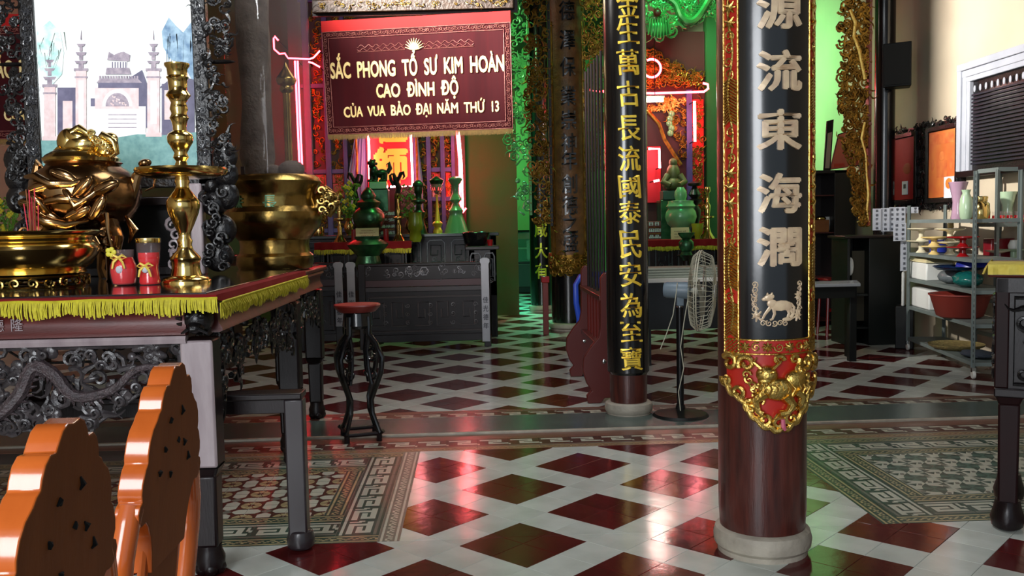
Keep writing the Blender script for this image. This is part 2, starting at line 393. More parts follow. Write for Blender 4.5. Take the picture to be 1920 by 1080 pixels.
# ================================================================ THE SETTING
# floor: grout bed + individually laid cement tiles
b = B(); b.box(-5.2, 5.3, -3.2, 20.2, -.15, -.0035); floor = struct(b.build('floor', M_GROUT, smooth=0))
TS = .199; Z0 = 0.0
def clip(poly, x0, x1, y0, y1):
    for ax, lim, sg in ((0, x0, 1), (0, x1, -1), (1, y0, 1), (1, y1, -1)):
        out = []
        for i in range(len(poly)):
            a, c = poly[i-1], poly[i]; da, dc = (a[ax]-lim)*sg, (c[ax]-lim)*sg
            if (da >= 0) != (dc >= 0):
                t = da/(da-dc); out.append((a[0]+(c[0]-a[0])*t, a[1]+(c[1]-a[1])*t))
            if dc >= 0: out.append(c)
        poly = out
        if len(poly) < 3: return []
    return poly
def slab(b, poly, m=0, g=.0008, bev=.0012):
    n = len(poly); cx = sum(p[0] for p in poly)/n; cy = sum(p[1] for p in poly)/n
    def ins(d):
        o = []
        for x, y in poly:
            l = max(1e-6, math.hypot(x-cx, y-cy)); k = max(0, 1-d*1.41/l); o.append((cx+(x-cx)*k, cy+(y-cy)*k))
        return o
    k = len(b.v)
    for pl, z in ((ins(g+bev), 0.), (ins(g), -bev), (ins(g), -.006)): b.v += [(x, y, z) for x, y in pl]
    b.f.append(tuple(k+i for i in range(n))); b.mi.append(m)
    for L in (0, 1):
        for i in range(n):
            j = (i+1) % n; b.f.append((k+L*n+j, k+L*n+i, k+(L+1)*n+i, k+(L+1)*n+j)); b.mi.append(m)
def sq(a, t=TS): return [(x*t/2*cos(a)-y*t/2*sin(a), x*t/2*sin(a)+y*t/2*cos(a)) for x, y in ((-1, -1), (1, -1), (1, 1), (-1, 1))]
def inview(x, y, mg=60):
    d = Vector((x, y, -H)); z = d.dot(fw)
    if z < .3: return False
    px, py = 960+F*d.dot(rt)/z, 540-F*d.dot(up)/z
    return -mg < px < 1920+mg and py < 1080+mg
ZONES = [((.1906, 3.882), [(-5.1, 5.1, -3, 3.97), (-.36, 1.85, 3.97, 5.58)]), ((-.1732, 7.098), [(-5.1, 5.1, 6.8, 20)])]
cand = []
c45 = cos(pi/4)
for (ox, oy), rects in ZONES:
    for i in range(-110, 111):
        for j in range(-110, 111):
            # red blocks are 2x2 tiles, white bands one tile wide
            ca, cb_ = (i+.5)*TS, (j+.5)*TS; x = ox+(ca-cb_)*c45; y = oy+(ca+cb_)*c45
            red = (i % 3 in (0, 2)) and (j % 3 in (0, 2))
            for r in rects:
                if x < r[0]-.15 or x > r[1]+.15 or y < r[2]-.15 or y > r[3]+.15: continue
                full = r[0]+.142 < x < r[1]-.142 and r[2]+.142 < y < r[3]-.142
                cand.append((x, y, red, full, r, inview(x, y)))
mesh_full = {}
for red in (0, 1):
    bb = B(); slab(bb, sq(pi/4)); mesh_full[red] = bb.mesh('floor_tile', M_TR if red else M_TW, 0)
vis = sorted([c for c in cand if c[5]], key=lambda c: math.hypot(c[0], c[1]))
near, far = vis[:300], vis[300:]+[c for c in cand if not c[5] and c[1] > 1 and abs(c[0]) < 4]
rest = B(); rest.mi = []
def tilepoly(c):
    pl = [(c[0]+p, c[1]+q) for p, q in sq(pi/4)]
    return pl if c[3] else clip(pl, *c[4])
nmade = 0
for c in near:
    if c[3]:
        o = bpy.data.objects.new('floor_tile', mesh_full[int(c[2])]); COL.objects.link(o); o.location = (c[0], c[1], 0)
        o.rotation_euler = (0, 0, random.Random(nmade).choice((0, 1, 2, 3))*pi/2); o.parent = floor
    else:
        pl = tilepoly(c)
        if not pl: continue
        bb = B(); slab(bb, [(x-c[0], y-c[1]) for x, y in pl]); o = bb.build('floor_tile', M_TR if c[2] else M_TW, floor, smooth=0, loc=(c[0], c[1], 0))
    nmade += 1
for c in far:
    pl = tilepoly(c)
    if pl: slab(rest, pl, int(c[2]))
rest.build('far_floor_tiles', [M_TW, M_TR], floor, smooth=0, kind='stuff')

# patterned border tiles, one object each
def pix(rows, w, h, cols):
    b = B(); nr = len(rows); nc = len(rows[0]); g = .0006
    for j, row in enumerate(rows):
        i = 0
        while i < nc:
            k = i
            while k < nc and row[k] == row[i]: k += 1
            x0, x1 = -w/2+g+(w-2*g)*i/nc, -w/2+g+(w-2*g)*k/nc; y1, y0 = h/2-g-(h-2*g)*j/nr, h/2-g-(h-2*g)*(j+1)/nr
            n = len(b.v); b.v += [(x0, y0, 0), (x1, y0, 0), (x1, y1, 0), (x0, y1, 0)]; b.f.append((n, n+1, n+2, n+3)); b.mi.append(int(row[i]))
            i = k
    n = len(b.v); x, y = w/2-g, h/2-g
    b.v += [(-x, -y, 0), (x, -y, 0), (x, y, 0), (-x, y, 0), (-x, -y, -.006), (x, -y, -.006), (x, y, -.006), (-x, y, -.006)]
    for i in range(4): b.f.append((n+i, n+4+i, n+4+(i+1) % 4, n+(i+1) % 4)); b.mi.append(0)
    return b.mesh('border_tile', cols, 0, fix=False)
KEY = ['00000000000000', '11111111111111', '00000000000000', '01111111111010', '01111111111010', '00000000011010', '00111111011011', '00111111011001', '00110000011000', '00111111111110', '00111111111110', '00000000000000', '22222222222222', '00000000000000']
KEY2 = ['22222222222222', '00000000000000', '01111111111000', '01111111111000', '00000000011000', '00000111111000', '00000111111000', '00000110000000', '00000111111111', '10000111111111', '10000000000000', '00000000000000', '22222222222222', '33333333333333']
BAND = ['0000000000000000', '1111111111111111', '0000000000000000', '0110001001100010', '1001010010010101', '0010100100101001', '0000000000000000', '1111111111111111', '0000000000000000']
mk_key = pix(KEY, .2, .2, [M_KG, M_KW, M_KGR]); mk_band = pix(BAND, .2, .1, [M_KG, M_KY]); mk_band2 = pix(BAND, .2, .1, [M_KGR, M_KW])
mk_keyr = pix(KEY2, .2, .2, [M_KD, M_KW, M_KB, M_KGR]); mk_bandr = pix(BAND, .2, .08, [M_KB, M_KY])
def put(me, x, y, rz=0, name='border_tile', sx=1):
    o = bpy.data.objects.new(name, me); COL.objects.link(o); o.location = (x, y, 0); o.rotation_euler = (0, 0, rz); o.parent = floor; o.scale = (sx, 1, 1); return o
x = -2.9
while x < 5.0:
    if x > -1.0 or x > -2.2: put(mk_keyr, x, 5.76); put(mk_bandr, x, 5.62); put(mk_keyr, x, 6.64, pi)
    x += .2
b = B(); b.box(-5.1, 5.1, 5.861, 5.995, -.01, -.0002); struct(b.build('trim_1', M_KB, smooth=0))
b = B(); b.box(-5.1, 5.1, 6.03, 6.53, -.02, .012); struct(b.build('trim_2', M_SLAB, bevel=.004))
b = B(); b.box(-5.1, 5.1, 5.995, 6.03, -.02, .014); struct(b.build('trim_3', M_STONE, bevel=.005))
b = B(); b.box(-5.1, 5.1, 6.745, 6.80, -.01, -.0002); struct(b.build('trim_4', M_KB, smooth=0))
# field tiles
def poly_tile(kind):
    b = B(); h = .0995
    def pg(pts, z, m): k = len(b.v); b.v.extend([(x, y, z) for x, y in pts]); b.f.append(tuple(range(k, k+len(pts)))); b.mi.append(m)
    slab(b, [(-h, -h), (h, -h), (h, h), (-h, h)], 0)
    z1, z2, z3 = .0003, .0006, .0009
    if kind == 'l':
        for k in range(4):
            R_ = lambda p: (p[0]*cos(k*pi/2)-p[1]*sin(k*pi/2), p[0]*sin(k*pi/2)+p[1]*cos(k*pi/2))
            pg([R_(p) for p in ((.030, -.008), (.052, -.034), (.0985, -.034), (.0985, .034), (.052, .034), (.030, .008))][:6], z1, 1)
            q = [(-.0985, -.0985)]+[(-.0985+.05*cos(t*pi/12), -.0985+.05*sin(t*pi/12)) for t in range(0, 7)]
            pg([R_(p) for p in q], z1, 3)
            q = [(-.0985, -.0985)]+[(-.0985+.016*cos(t*pi/8), -.0985+.016*sin(t*pi/8)) for t in range(0, 5)]
            pg([R_(p) for p in q], z2, 0)
            for a in (.4, 1.17): pg([R_((-.0985+r_*cos(a+d), -.0985+r_*sin(a+d))) for r_, d in ((.016, -.09), (.05, -.04), (.05, .04), (.016, .09))], z2, 0)
        pg([(0, -.03), (.03, 0), (0, .03), (-.03, 0)], z1, 2)
        return b.mesh('field_tile', [M_KD, M_KW, M_KGR, M_KY], 0, fix=False)
    for k in range(4):
        R_ = lambda p: (p[0]*cos(k*pi/2)-p[1]*sin(k*pi/2), p[0]*sin(k*pi/2)+p[1]*cos(k*pi/2))
        pg([R_(p) for p in ((0, 0), (.0985, .0), (.045, .045))], z1, 1); pg([R_(p) for p in ((0, 0), (.045, .045), (0, .06))], z1, 2)
        pg([R_(p) for p in ((.0985, .0985), (.0985, .045), (.055, .07))], z1, 1)
        pg([R_(p) for p in ((.0985, .02), (.0985, .04), (.07, .05), (.06, .03))], z1, 3)
    return b.mesh('field_tile', [M_KW, M_KG, mat('tile_green_mid', '#4d6a5c', .3, rnd=.1), M_KGR], 0, fix=False)
def carpet(xe, sg, kind):           # xe: outer edge towards the aisle, sg: which way the carpet runs
    m = poly_tile(kind)
    for i in range(8): put(mk_band2 if sg < 0 else mk_band, xe+sg*.05, 4.07+.2*i, pi/2)
    for i in range(7): put(mk_key, xe+sg*.2, 4.17+.2*i, -sg*pi/2)
    for i in range(4): put(mk_band, xe+sg*.35, 4.47+.2*i, pi/2)
    for i in range(16):
        x = xe+sg*(.4+.2*i)
        if not (-3.6 < x < 4.6): break
        put(mk_key, x, 4.17); put(mk_key, x, 5.37, pi); put(mk_band, x, 4.32); put(mk_band, x, 5.22)
        put(mk_band, x-sg*.2, 4.02); put(mk_band, x-sg*.2, 5.52)
        for j in range(4): put(m, x+.1*sg, 4.47+.2*j, 0, 'field_tile')
    b = B(); b.box(min(xe, xe+sg*3.8), max(xe, xe+sg*3.8), 3.97, 5.58, -.01, -.0012); struct(b.build('trim_5' if sg < 0 else 'trim_6', M_KW, smooth=0))
carpet(-.36, -1, 'l'); carpet(1.85, 1, 'r')

# walls, ceiling
b = B(); b.box(-5.2, -5.05, -1.5, 20, 0, 5); struct(b.build('wall_left', M_WALLT, smooth=0))
XW = 5.1
b = B(); b.box(XW, 5.25, -1.5, 12.25, 0, 5); struct(b.build('wall_right', M_WALLT, smooth=0))
b = B(); b.box(XW, 5.25, 12.25, 20, 0, 5); struct(b.build('wall_right_rear', M_WALLG, smooth=0))
b = B(); b.box(-5.2, 5.25, 19.6, 19.8, 0, 5); struct(b.build('wall_back', M_WALLG, smooth=0))
b = B(); b.box(-5.2, 5.25, -1.5, 4.2, 5, 5.1); b.box(-5.2, -.4, 4.2, 6.2, 5, 5.1); b.box(1.6, 5.25, 4.2, 6.2, 5, 5.1); b.box(-5.2, 5.25, 6.2, 20, 5, 5.1)
struct(b.build('ceiling', M_CEIL, smooth=0))
# partition behind the two altars
xa = P(575, 300, 14.0).x; xb = P(995, 300, 14.0).x
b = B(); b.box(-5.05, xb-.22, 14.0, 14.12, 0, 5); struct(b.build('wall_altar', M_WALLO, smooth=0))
xc = P(1120, 300, 14.2).x; xd = P(1490, 300, 14.2).x
b = B(); b.box(xc+.3, xd, 14.2, 14.32, 0, 5); struct(b.build('wall_altar_right', M_WALLT, smooth=0))

# window in the right wall
wy = [PX(1812, 120, XW).y, PX(1990, 120, XW).y]; y_far, y_near = wy[0], wy[1]
zt = PX(1815, 122, XW).z; zb = PX(1812, 322, XW).z
b = B(); b.box(XW-.03, XW, y_near, y_far, zb, zt); win = struct(b.build('window_1', M_BLKC, smooth=0))
b = B()
for (d, t, o_) in ((.0, .07, .09), (.07, .05, .06), (.12, .04, .04)):
    b.box(XW-.03-t, XW, y_far-d-.07, y_far-d, zb, zt-d); b.box(XW-.032-t, XW, y_near, y_far-d+.002, zt-d-.07, zt-d+.002)
wf_ = b.build('window_frame', M_WHP, win, bevel=.006)
b = B(); b.box(XW-.10, XW, y_near, y_far, zb-.06, zb); b.build('window_sill', M_DKW, win, bevel=.004)
M_BLIND = mat('dark_blind_slat', '#191a24', .4, rnd=.2)
k = 0; z = zt-.34
while z > zb+.03:
    bb = B(); bb.box(XW-.055, XW-.035, y_near, y_far-.2, z, z+.018); bb.build('blind_slat', M_BLIND, win, smooth=0); z -= .036
bb = B()
yy = y_far-.24
while yy > y_near: bb.ell((XW-.045, yy, zt-.27), .006, .02, .035, 6, 5); yy -= .1
bb.build('curtain_fringe', M_WHP, win)

# ================================================================ COLUMNS
def column(X, Y, R, ztop, label, m, rs, hs, zlow=0):
    t = thing('column', label, 'column', (X, Y, 0))
    b = B(); b.lathe([(rs*.93, 0), (rs*.93, .02), (rs, .035), (rs*1.02, hs*.6), (rs*.98, hs*.9), (rs*.9, hs)], seg=36); b.build('stone_base', M_STONE, t)
    b = B(); b.lathe([(R*.97, hs), (R, hs+.08), (R, ztop)], seg=48); b.build('shaft', m, t)
    return t
C1 = (1.205, 3.72); C2 = (1.115, 6.5); C3 = (1.27, 11.95)
col1 = column(*C1, .181, 5, 'dark red-brown round column nearest the camera on a pale stone base', M_COLW, .2, .11)
# couplet board wrapped round column 1
R1 = .208; brd = thing('couplet_board', 'curved black couplet board with pearl characters and red gold border on nearest column', 'couplet board', (C1[0], C1[1], .55))
O1 = Vector(brd.location)
def zc1(y): return P(1470, y, 3.51).z
def loc1(f): return lambda u, v, h: Vector(f(u, v, h))-O1
W1 = loc1(WC(C1[0], C1[1], R1)); da = math.radians
zb0, zb1 = zc1(636), zc1(666)
b = B(); shell(b, 0, 0, .182, R1, da(-42), da(42), zb0-O1.z, 3.4-O1.z, 40); b.build('black_panel', M_BLK, brd)
for sg in (-1, 1):
    b = B(); a0, a1 = sorted((sg*da(42.3), sg*da(63.5))); shell(b, 0, 0, .182, R1-.002, a0, a1, zb1-O1.z, 3.4-O1.z, 10); b.build('side_border', M_RED, brd)
    b = B(); um = sg*da(52.9)*R1
    for uu in (sg*da(43.6)*R1, sg*da(62.4)*R1): b.tube([W1(uu, z_, 0) for z_ in (zb1, 1.8, 2.6, 3.4)], .0045, 6)
    z_ = zb0; k = 0
    rn = random.Random(4)
    b.tube([W1(um+.012*sin(i*.55), zb0+.03+i*.03, .003) for i in range(82)], .0045, 5)
    while z_ < 3.38:
        seg_ = int((z_-zb0)/.17) % 4
        if seg_ == 1 or z_ < zb0+.14:                          # plaited gold stretch
            for q in range(3): b.tube([W1(um-.03, z_+q*.012, .002), W1(um, z_+.02+q*.012, .005), W1(um+.03, z_+q*.012, .002)], .0045, 5)
            z_ += .036
        elif seg_ == 3:                                         # flower
            for q in range(7): b.tube([W1(um, z_+.02, .006), W1(um+.028*cos(q*.9), z_+.02+.028*sin(q*.9), .003)], [.009, .003], 5)
            z_ += .06
        else:
            curl(b, W1, um+rn.uniform(-.008, .008), z_+.02, .022, rn.uniform(0, 6), .0045, .004, mir=rn.choice((-1, 1))); z_ += .05
    b.build('gilt_flower_carving', M_GOLD, brd)
b = B(); shell(b, 0, 0, .182, R1-.001, da(-63.5), da(63.5), zb1-.002-O1.z, zb0-O1.z, 40); b.build('lower_border', M_RED, brd)
b = B()
for zz in (zb0-.004, zb1+.004): b.tube([W1(da(a)*R1, zz, .001) for a in range(-63, 64, 3)], .004, 6)
for k, a in enumerate(range(-36, 40, 12)):
    if k % 2: curl(b, W1, da(a)*R1, (zb0+zb1)/2, .02, k, .004, .004, 1.5)
    else:
        for q in range(8): b.tube([W1(da(a)*R1, (zb0+zb1)/2, .006), W1(da(a)*R1+.022*cos(q*.785), (zb0+zb1)/2+.02*sin(q*.785), .003)], [.008, .003], 5)
for a in (-58, -53, -48, -43, 43, 48, 53, 58):
    for q in range(4): b.tube([W1(da(a-2)*R1, zb1+.008+q*.014, .002), W1(da(a+2.5)*R1, zb1+.02+q*.014, .004)], .004, 5)
b.build('lower_gilding', M_GOLD, brd)
for ch, y in (('源', 15), ('流', 132), ('東', 243), ('海', 362), ('濶', 462)):
    b = B(); text(b, ch, W1, .007, zc1(y), .172, .15, -.003, .0095, bold=.03)
    b.build('pearl_character', M_PEARL, brd, smooth=0)
# inlaid unicorn with flowering branches
b = B(); uz = zc1(580)
I_ = lambda pts, r_, m=0: b.tube([W1(x*.001, uz+y*.001, .001) for x, y in pts], r_, 6, flat=.35, upv=(1, 0, 0))
def blob(x, y, rx, ry, rot=0): b.ell((x*.001, .002, uz+y*.001), rx*.001, .003, ry*.001, 12, 6, W=lambda a, h, z: W1(a, z, h), rot=rot)
blob(10, 15, 44, 21, .05); blob(-26, 24, 20, 17); blob(38, 12, 20, 19); blob(-38, 48, 22, 13, .3); blob(-54, 42, 12, 8, .2); blob(-28, 60, 9, 5, 1.2); blob(-44, 61, 7, 4, 1.4)
for x0, x1, x2 in ((-32, -52, -62), (-20, -16, -24), (36, 44, 34), (46, 60, 56)): I_([(x0, 8), (x1, -18), (x2, -38), (x2-10, -42)], [.008, .006, .0045, .005])
I_([(50, 22), (66, 6), (60, -20), (48, -34)], [.006, .006, .007, .009]); blob(34, -40, 20, 8)
for sg in (-1, 1):
    I_([(sg*96, -30), (sg*84, 0), (sg*98, 26), (sg*84, 50), (sg*100, 76), (sg*90, 104)], [.005, .004, .004, .003, .003, .002])
    for q in range(7): I_([(sg*(82-0*q), -26), (sg*82+24*cos(q*.9), -26+24*sin(q*.9))], [.007, .003])
    for q in range(6): curl(b, W1, sg*.092, uz+.0+q*.02, .014, q, .0028, .001)
for q in range(7): I_([(86, 52), (86+18*cos(q*.9), 52+18*sin(q*.9))], [.006, .002])
for q in range(5): curl(b, W1, -.06+.022*q, uz-.055, .013, q*2, .003, .001)
b.build('unicorn_inlay', M_PEARL, brd)
# carved dragon pendant below the board
b = B(); pl = []
outline = [(-64, 0), (-66, -.08), (-58, -.12), (-60, -.165), (-47, -.19), (-38, -.195), (-36, -.235), (-24, -.27), (-10, -.295), (2, -.30), (18, -.28), (30, -.245), (36, -.20), (46, -.19), (58, -.16), (57, -.12), (65, -.08), (63, 0)]
zz0 = zb1
LOB = [(0, -.302), (12, -.292), (22, -.268), (30, -.235), (36, -.20), (40, -.178), (47, -.172), (55, -.15), (60, -.125), (63, -.10), (70, -.08)]
def low_at(a):
    a = abs(a)
    for (a0, l0), (a1, l1) in zip(LOB, LOB[1:]):
        if a <= a1: return l0+(l1-l0)*(a-a0)/(a1-a0)
    return -.08
grid = []
ne = 50
for i in range(ne+1):
    a = -62+124*i/ne; low = low_at(a)
    grid.append((a, low))
rows = []
for R_, sel in ((.183, 0), (.2, 0), (.2, 1), (.183, 1)):
    rows.append([((R_)*sin(da(a)), -R_*cos(da(a)), (zz0-.001 if sel == 0 else zz0+low)-O1.z) for a, low in grid])
b.quadgrid(rows, closed_v=True); b.build('pendant_ground', M_RED, brd)
W1b = loc1(WC(C1[0], C1[1], .2)); b = B()
def UA(a): return da(a)*.2
# scrolled rim
b.tube([W1b(UA(a), zz0+low_at(a)+.006*sin(a*.5), .008) for a in range(-62, 63, 2)], .014, 8)
for a in range(-60, 61, 15): curl(b, W1b, UA(a), zz0+low_at(a)*.93+.008, .028, a, .012, .009, 1.1, seg=7)
for a in (-54, -34, 34, 54):
    curl(b, W1b, UA(a), zz0-.035, .036, a, .014, .012, 1.2, mir=1 if a > 0 else -1, seg=8)
for a in (-44, 0, 18, 44): curl(b, W1b, UA(a), zz0-.02, .022, a, .011, .009, 1.0, seg=7)
# beast: body, haunch, head, legs
Wb = lambda a, h, z: W1b(a, z, h)
b.ell((.0, .014, zz0-.135), .078, .03, .048, 16, 10, W=Wb, rot=-.05); b.ell((.07, .014, zz0-.105), .052, .03, .048, 14, 9, W=Wb); b.ell((-.045, .016, zz0-.075), .04, .035, .037, 14, 9, W=Wb)
b.ell((-.052, .03, zz0-.098), .026, .022, .016, 12, 8, W=Wb)
for q in range(6): b.ell((-.075+.013*q, .045, zz0-.112), .006, .007, .008, 7, 5, W=Wb)
for q in (-1, 1): b.ell((-.047+q*.02, .048, zz0-.06), .009, .009, .008, 8, 6, W=Wb); b.tube([W1b(-.045+q*.02, zz0-.05, .03), W1b(-.045+q*.045, zz0-.025, .03), W1b(-.045+q*.035, zz0-.008, .02)], [.009, .006, .003], 6)
for q in range(9):
    b.tube([W1b(-.06+.02*q, zz0-.1-.008*(q % 3), .036), W1b(-.05+.02*q, zz0-.13, .043), W1b(-.06+.02*q, zz0-.16, .034)], .0045, 5)
for pts in (((-.05, -.15), (-.085, -.18), (-.075, -.225), (-.06, -.235)), ((.06, -.14), (.095, -.17), (.085, -.205), (.07, -.21)), ((.02, -.16), (.05, -.2), (.03, -.23), (.0, -.235))):
    b.tube([W1b(x_, zz0+z_, .02) for x_, z_ in pts], [.026, .02, .014, .016], 8)
    for q in range(3): b.tube([W1b(pts[-1][0]+.008*q-.008, zz0+pts[-1][1], .024), W1b(pts[-1][0]+.016*q-.016, zz0+pts[-1][1]-.016, .014)], [.007, .004], 5)
for q in range(7): curl(b, W1b, .075+.018*(q % 3), zz0-.06-.025*(q//2), .02, q*1.3, .008, .02, 1.2, seg=6)
for q in range(6): curl(b, W1b, -.12+.01*q, zz0-.08-.02*q, .018, q*2.3, .007, .01, 1.1, seg=6)
b.build('dragon_relief', M_GOLD, brd)
b = B(); b.tube([W1b(.01, zz0-.255, .025), W1b(.012, zz0-.285, .025), W1b(.02, zz0-.3, .022)], [.008, .010, .006], 6); b.build('pink_ribbon', M_PINKF, brd)

# column 2, black with gilt column of characters
col2 = column(*C2, .136, 5, 'slim black lacquered column with a vertical line of gold characters, beside the fan', M_COLW, .172, .1)
O2 = Vector((C2[0], C2[1], 0)); W2 = lambda u, v, h: Vector(WC(C2[0], C2[1], .152)(u, v, h))-O2
z2 = lambda y: P(1190, y, 6.36).z
b = B(); b.lathe([(.137, z2(705)), (.152, z2(700)), (.152, 5)], seg=48); child(b.build('lacquer_sleeve', M_BLK, col2), 'black lacquer sleeve')
for ch, y, h_ in (('金', 8, 50), ('生', 58, 46), ('萬', 117, 46), ('古', 176, 46), ('長', 240, 46), ('流', 297, 46), ('國', 350, 42), ('泰', 398, 42), ('民', 458, 52), ('安', 514, 46), ('為', 572, 46), ('至', 622, 38), ('寶', 672, 44)):
    b = B(); text(b, ch, W2, .0, z2(y), .15, h_*6.36/F, -.002, .009, bold=.012, shear=-.08)
    b.build('gilt_character', M_GILTT, col2, smooth=0)

# column 3, boarded, further back
col3 = column(*C3, .24, 5, 'thick black column with an old gilt couplet board, behind the pole rack', M_BLK, .28, .1)
O3 = Vector((C3[0], C3[1], 0)); W3 = lambda u, v, h: Vector(WC(C3[0], C3[1], .27)(u, v, h))-O3
z3 = lambda y: P(1067, y, 11.7).z
b = B(); shell(b, 0, 0, .24, .27, da(-60), da(60), z3(480), 4.9, 30); child(b.build('board', M_BROWNC, col3), 'old gilt board with black characters')
b = B()
for sg in (-1, 1):
    b.tube([W3(sg*.215, z3(478)+i*.2, .004) for i in range(16)], .008, 6); b.tube([W3(sg*.275, z3(478)+i*.2, .004) for i in range(16)], .008, 6)
    carve(b, W3, (sg*.245-.025, sg*.245+.025, z3(475), 4.6), 46, .03, .006, .006, seed=7+sg)
b.build('board_trim', M_GOLDD, col3)
for k, (ch, y) in enumerate((('德', 20), ('澤', 75), ('保', 125), ('業', 180), ('崇', 225), ('神', 268), ('年', 300), ('創', 345), ('德', 385), ('之', 420), ('盛', 455))):
    b = B(); text(b, ch, W3, .0, z3(y), .19, .24, -.002, .012, bold=.02)
    b.build('black_character', M_BLK, col3, smooth=0)
b = B(); carve(b, W3, (-.3, .3, z3(515), z3(476)), 60, .05, .012, .012, seed=3); b.lathe([(.25, z3(514)), (.27, z3(505)), (.275, z3(480)), (.262, z3(474))], seg=36); b.build('gilt_collar', M_GOLDD, col3)

# hanging carved fretwork beside column 3 (left and right)
def fret(name, label, x0, x1, yb, yt, Y, m, seed, n=120, taper=.35, post=True, r=.05, th=.010, cat='fretwork', trim=None):
    a = P(x0, yb, Y); c = P(x1, yt, Y); wd = c.x-a.x; O = Vector((a.x, Y, a.z)); ht = c.z-a.z
    t = thing(name, label, cat, O); b = B(); W = lambda u, v, h: Vector((u, -h, v))
    ins = lambda u, v: (wd-u) < wd*(taper+(1-taper)*min(1, v/(ht*.45)))*(1+.12*sin(v*9))
    carve(b, W, (0, wd, 0, ht), n, r, th, .03, seed=seed, inside=ins, wf=.3)
    for i in range(int(n*.25)):                      # leaf masses behind the scrolls
        rn = random.Random(seed*100+i); u, v = rn.uniform(0, wd), rn.uniform(0, ht)
        if ins(u, v): b.ell((u, -.012, v), rn.uniform(.02, .045), .012, rn.uniform(.03, .06), 7, 5, rot=rn.uniform(-1, 1))
    b.build('scroll_carving', m, t)
    if post:
        b = B(); b.box(wd, wd+.035, -.05, .05, 0, ht); b.build('edge_post', trim or M_REDD, t, bevel=.004)
        b = B()
        for k in range(int(ht/.12)): b.ell((wd+.018, -.052, .05+k*.12), .009, .006, .009, 6, 4)
        b.build('studs', M_GOLDD, t)
    return t
fret('carved_fretwork', 'carved scroll fretwork lit green, just right of the maroon banner', 932, 985, 405, -30, 12.6, M_GRNL, 5, 170, .25, True, .07, .014, trim=M_GRNL)  # green light on the carving is put into its green colour

# ================================================================ ALTAR TABLES (left and right foreground)
def leg_mesh(b, x, y, w, zt, zk, sx):
    # square tapering altar leg with shoulder, waist at zk and scroll foot
    for z0, z1, a, c in ((zk, zt, w, w), (.12, zk-.03, w*.74, w*.8)):
        k = len(b.v)
        for z, q in ((z0, a), (z1, c)):
            for dx, dy in ((-1, -1), (1, -1), (1, 1), (-1, 1)): b.v.append((x+dx*q/2, y+dy*q/2, z))
        for f in ((0, 3, 2, 1), (4, 5, 6, 7), (0, 1, 5, 4), (1, 2, 6, 5), (2, 3, 7, 6), (3, 0, 4, 7)): b.f.append(tuple(k+i for i in f)); b.mi.append(0)
    k = len(b.v)
    for z, q in ((zk-.03, w*.8), (zk, w)):
        for dx, dy in ((-1, -1), (1, -1), (1, 1), (-1, 1)): b.v.append((x+dx*q/2, y+dy*q/2, z))
    for i in range(4): b.f.append((k+i, k+(i+1) % 4, k+4+(i+1) % 4, k+4+i)); b.mi.append(0)
def fringe(b, p0, p1, n, L, seed, droop=0, out=(0, 0)):
    rn = random.Random(seed); p0, p1 = Vector(p0), Vector(p1)
    for i in range(n):
        t = (i+rn.uniform(-.3, .3))/n; q = p0.lerp(p1, t); l = L*rn.uniform(.8, 1.08)*(1+.12*sin(i*.11))
        d = (p1-p0).normalized()*rn.uniform(-.004, .004); o = Vector((out[0], out[1], 0))*rn.uniform(0, .008)
        w = (p1-p0).normalized()*.0022
        a, c = q-w, q+w; e, f_ = q+w*1.2+d+o-Vector((0, 0, l)), q-w*1.2+d+o-Vector((0, 0, l))
        m1 = (a+f_)/2+o*1.5; m2 = (c+e)/2+o*1.5
        k = len(b.v); b.v += [tuple(v) for v in (a, c, m2, m1, e, f_)]; b.f += [(k, k+1, k+2, k+3), (k+3, k+2, k+4, k+5)]; b.mi += [0, 0]
        # thickness face
        b.tube([q-Vector((0, 0, 0)), q+d*.6+o-Vector((0, 0, l*.95))], [.0022, .0016], 3, cap=False)
def ruyi_frame(b, W, u0, u1, v0, v1, r, h):
    b.tube([W(u0, v0, h), W(u0, v1-.03, h), W(u0+.03, v1, h), W(u1-.03, v1, h), W(u1, v1-.03, h), W(u1, v0, h)], r, 6)

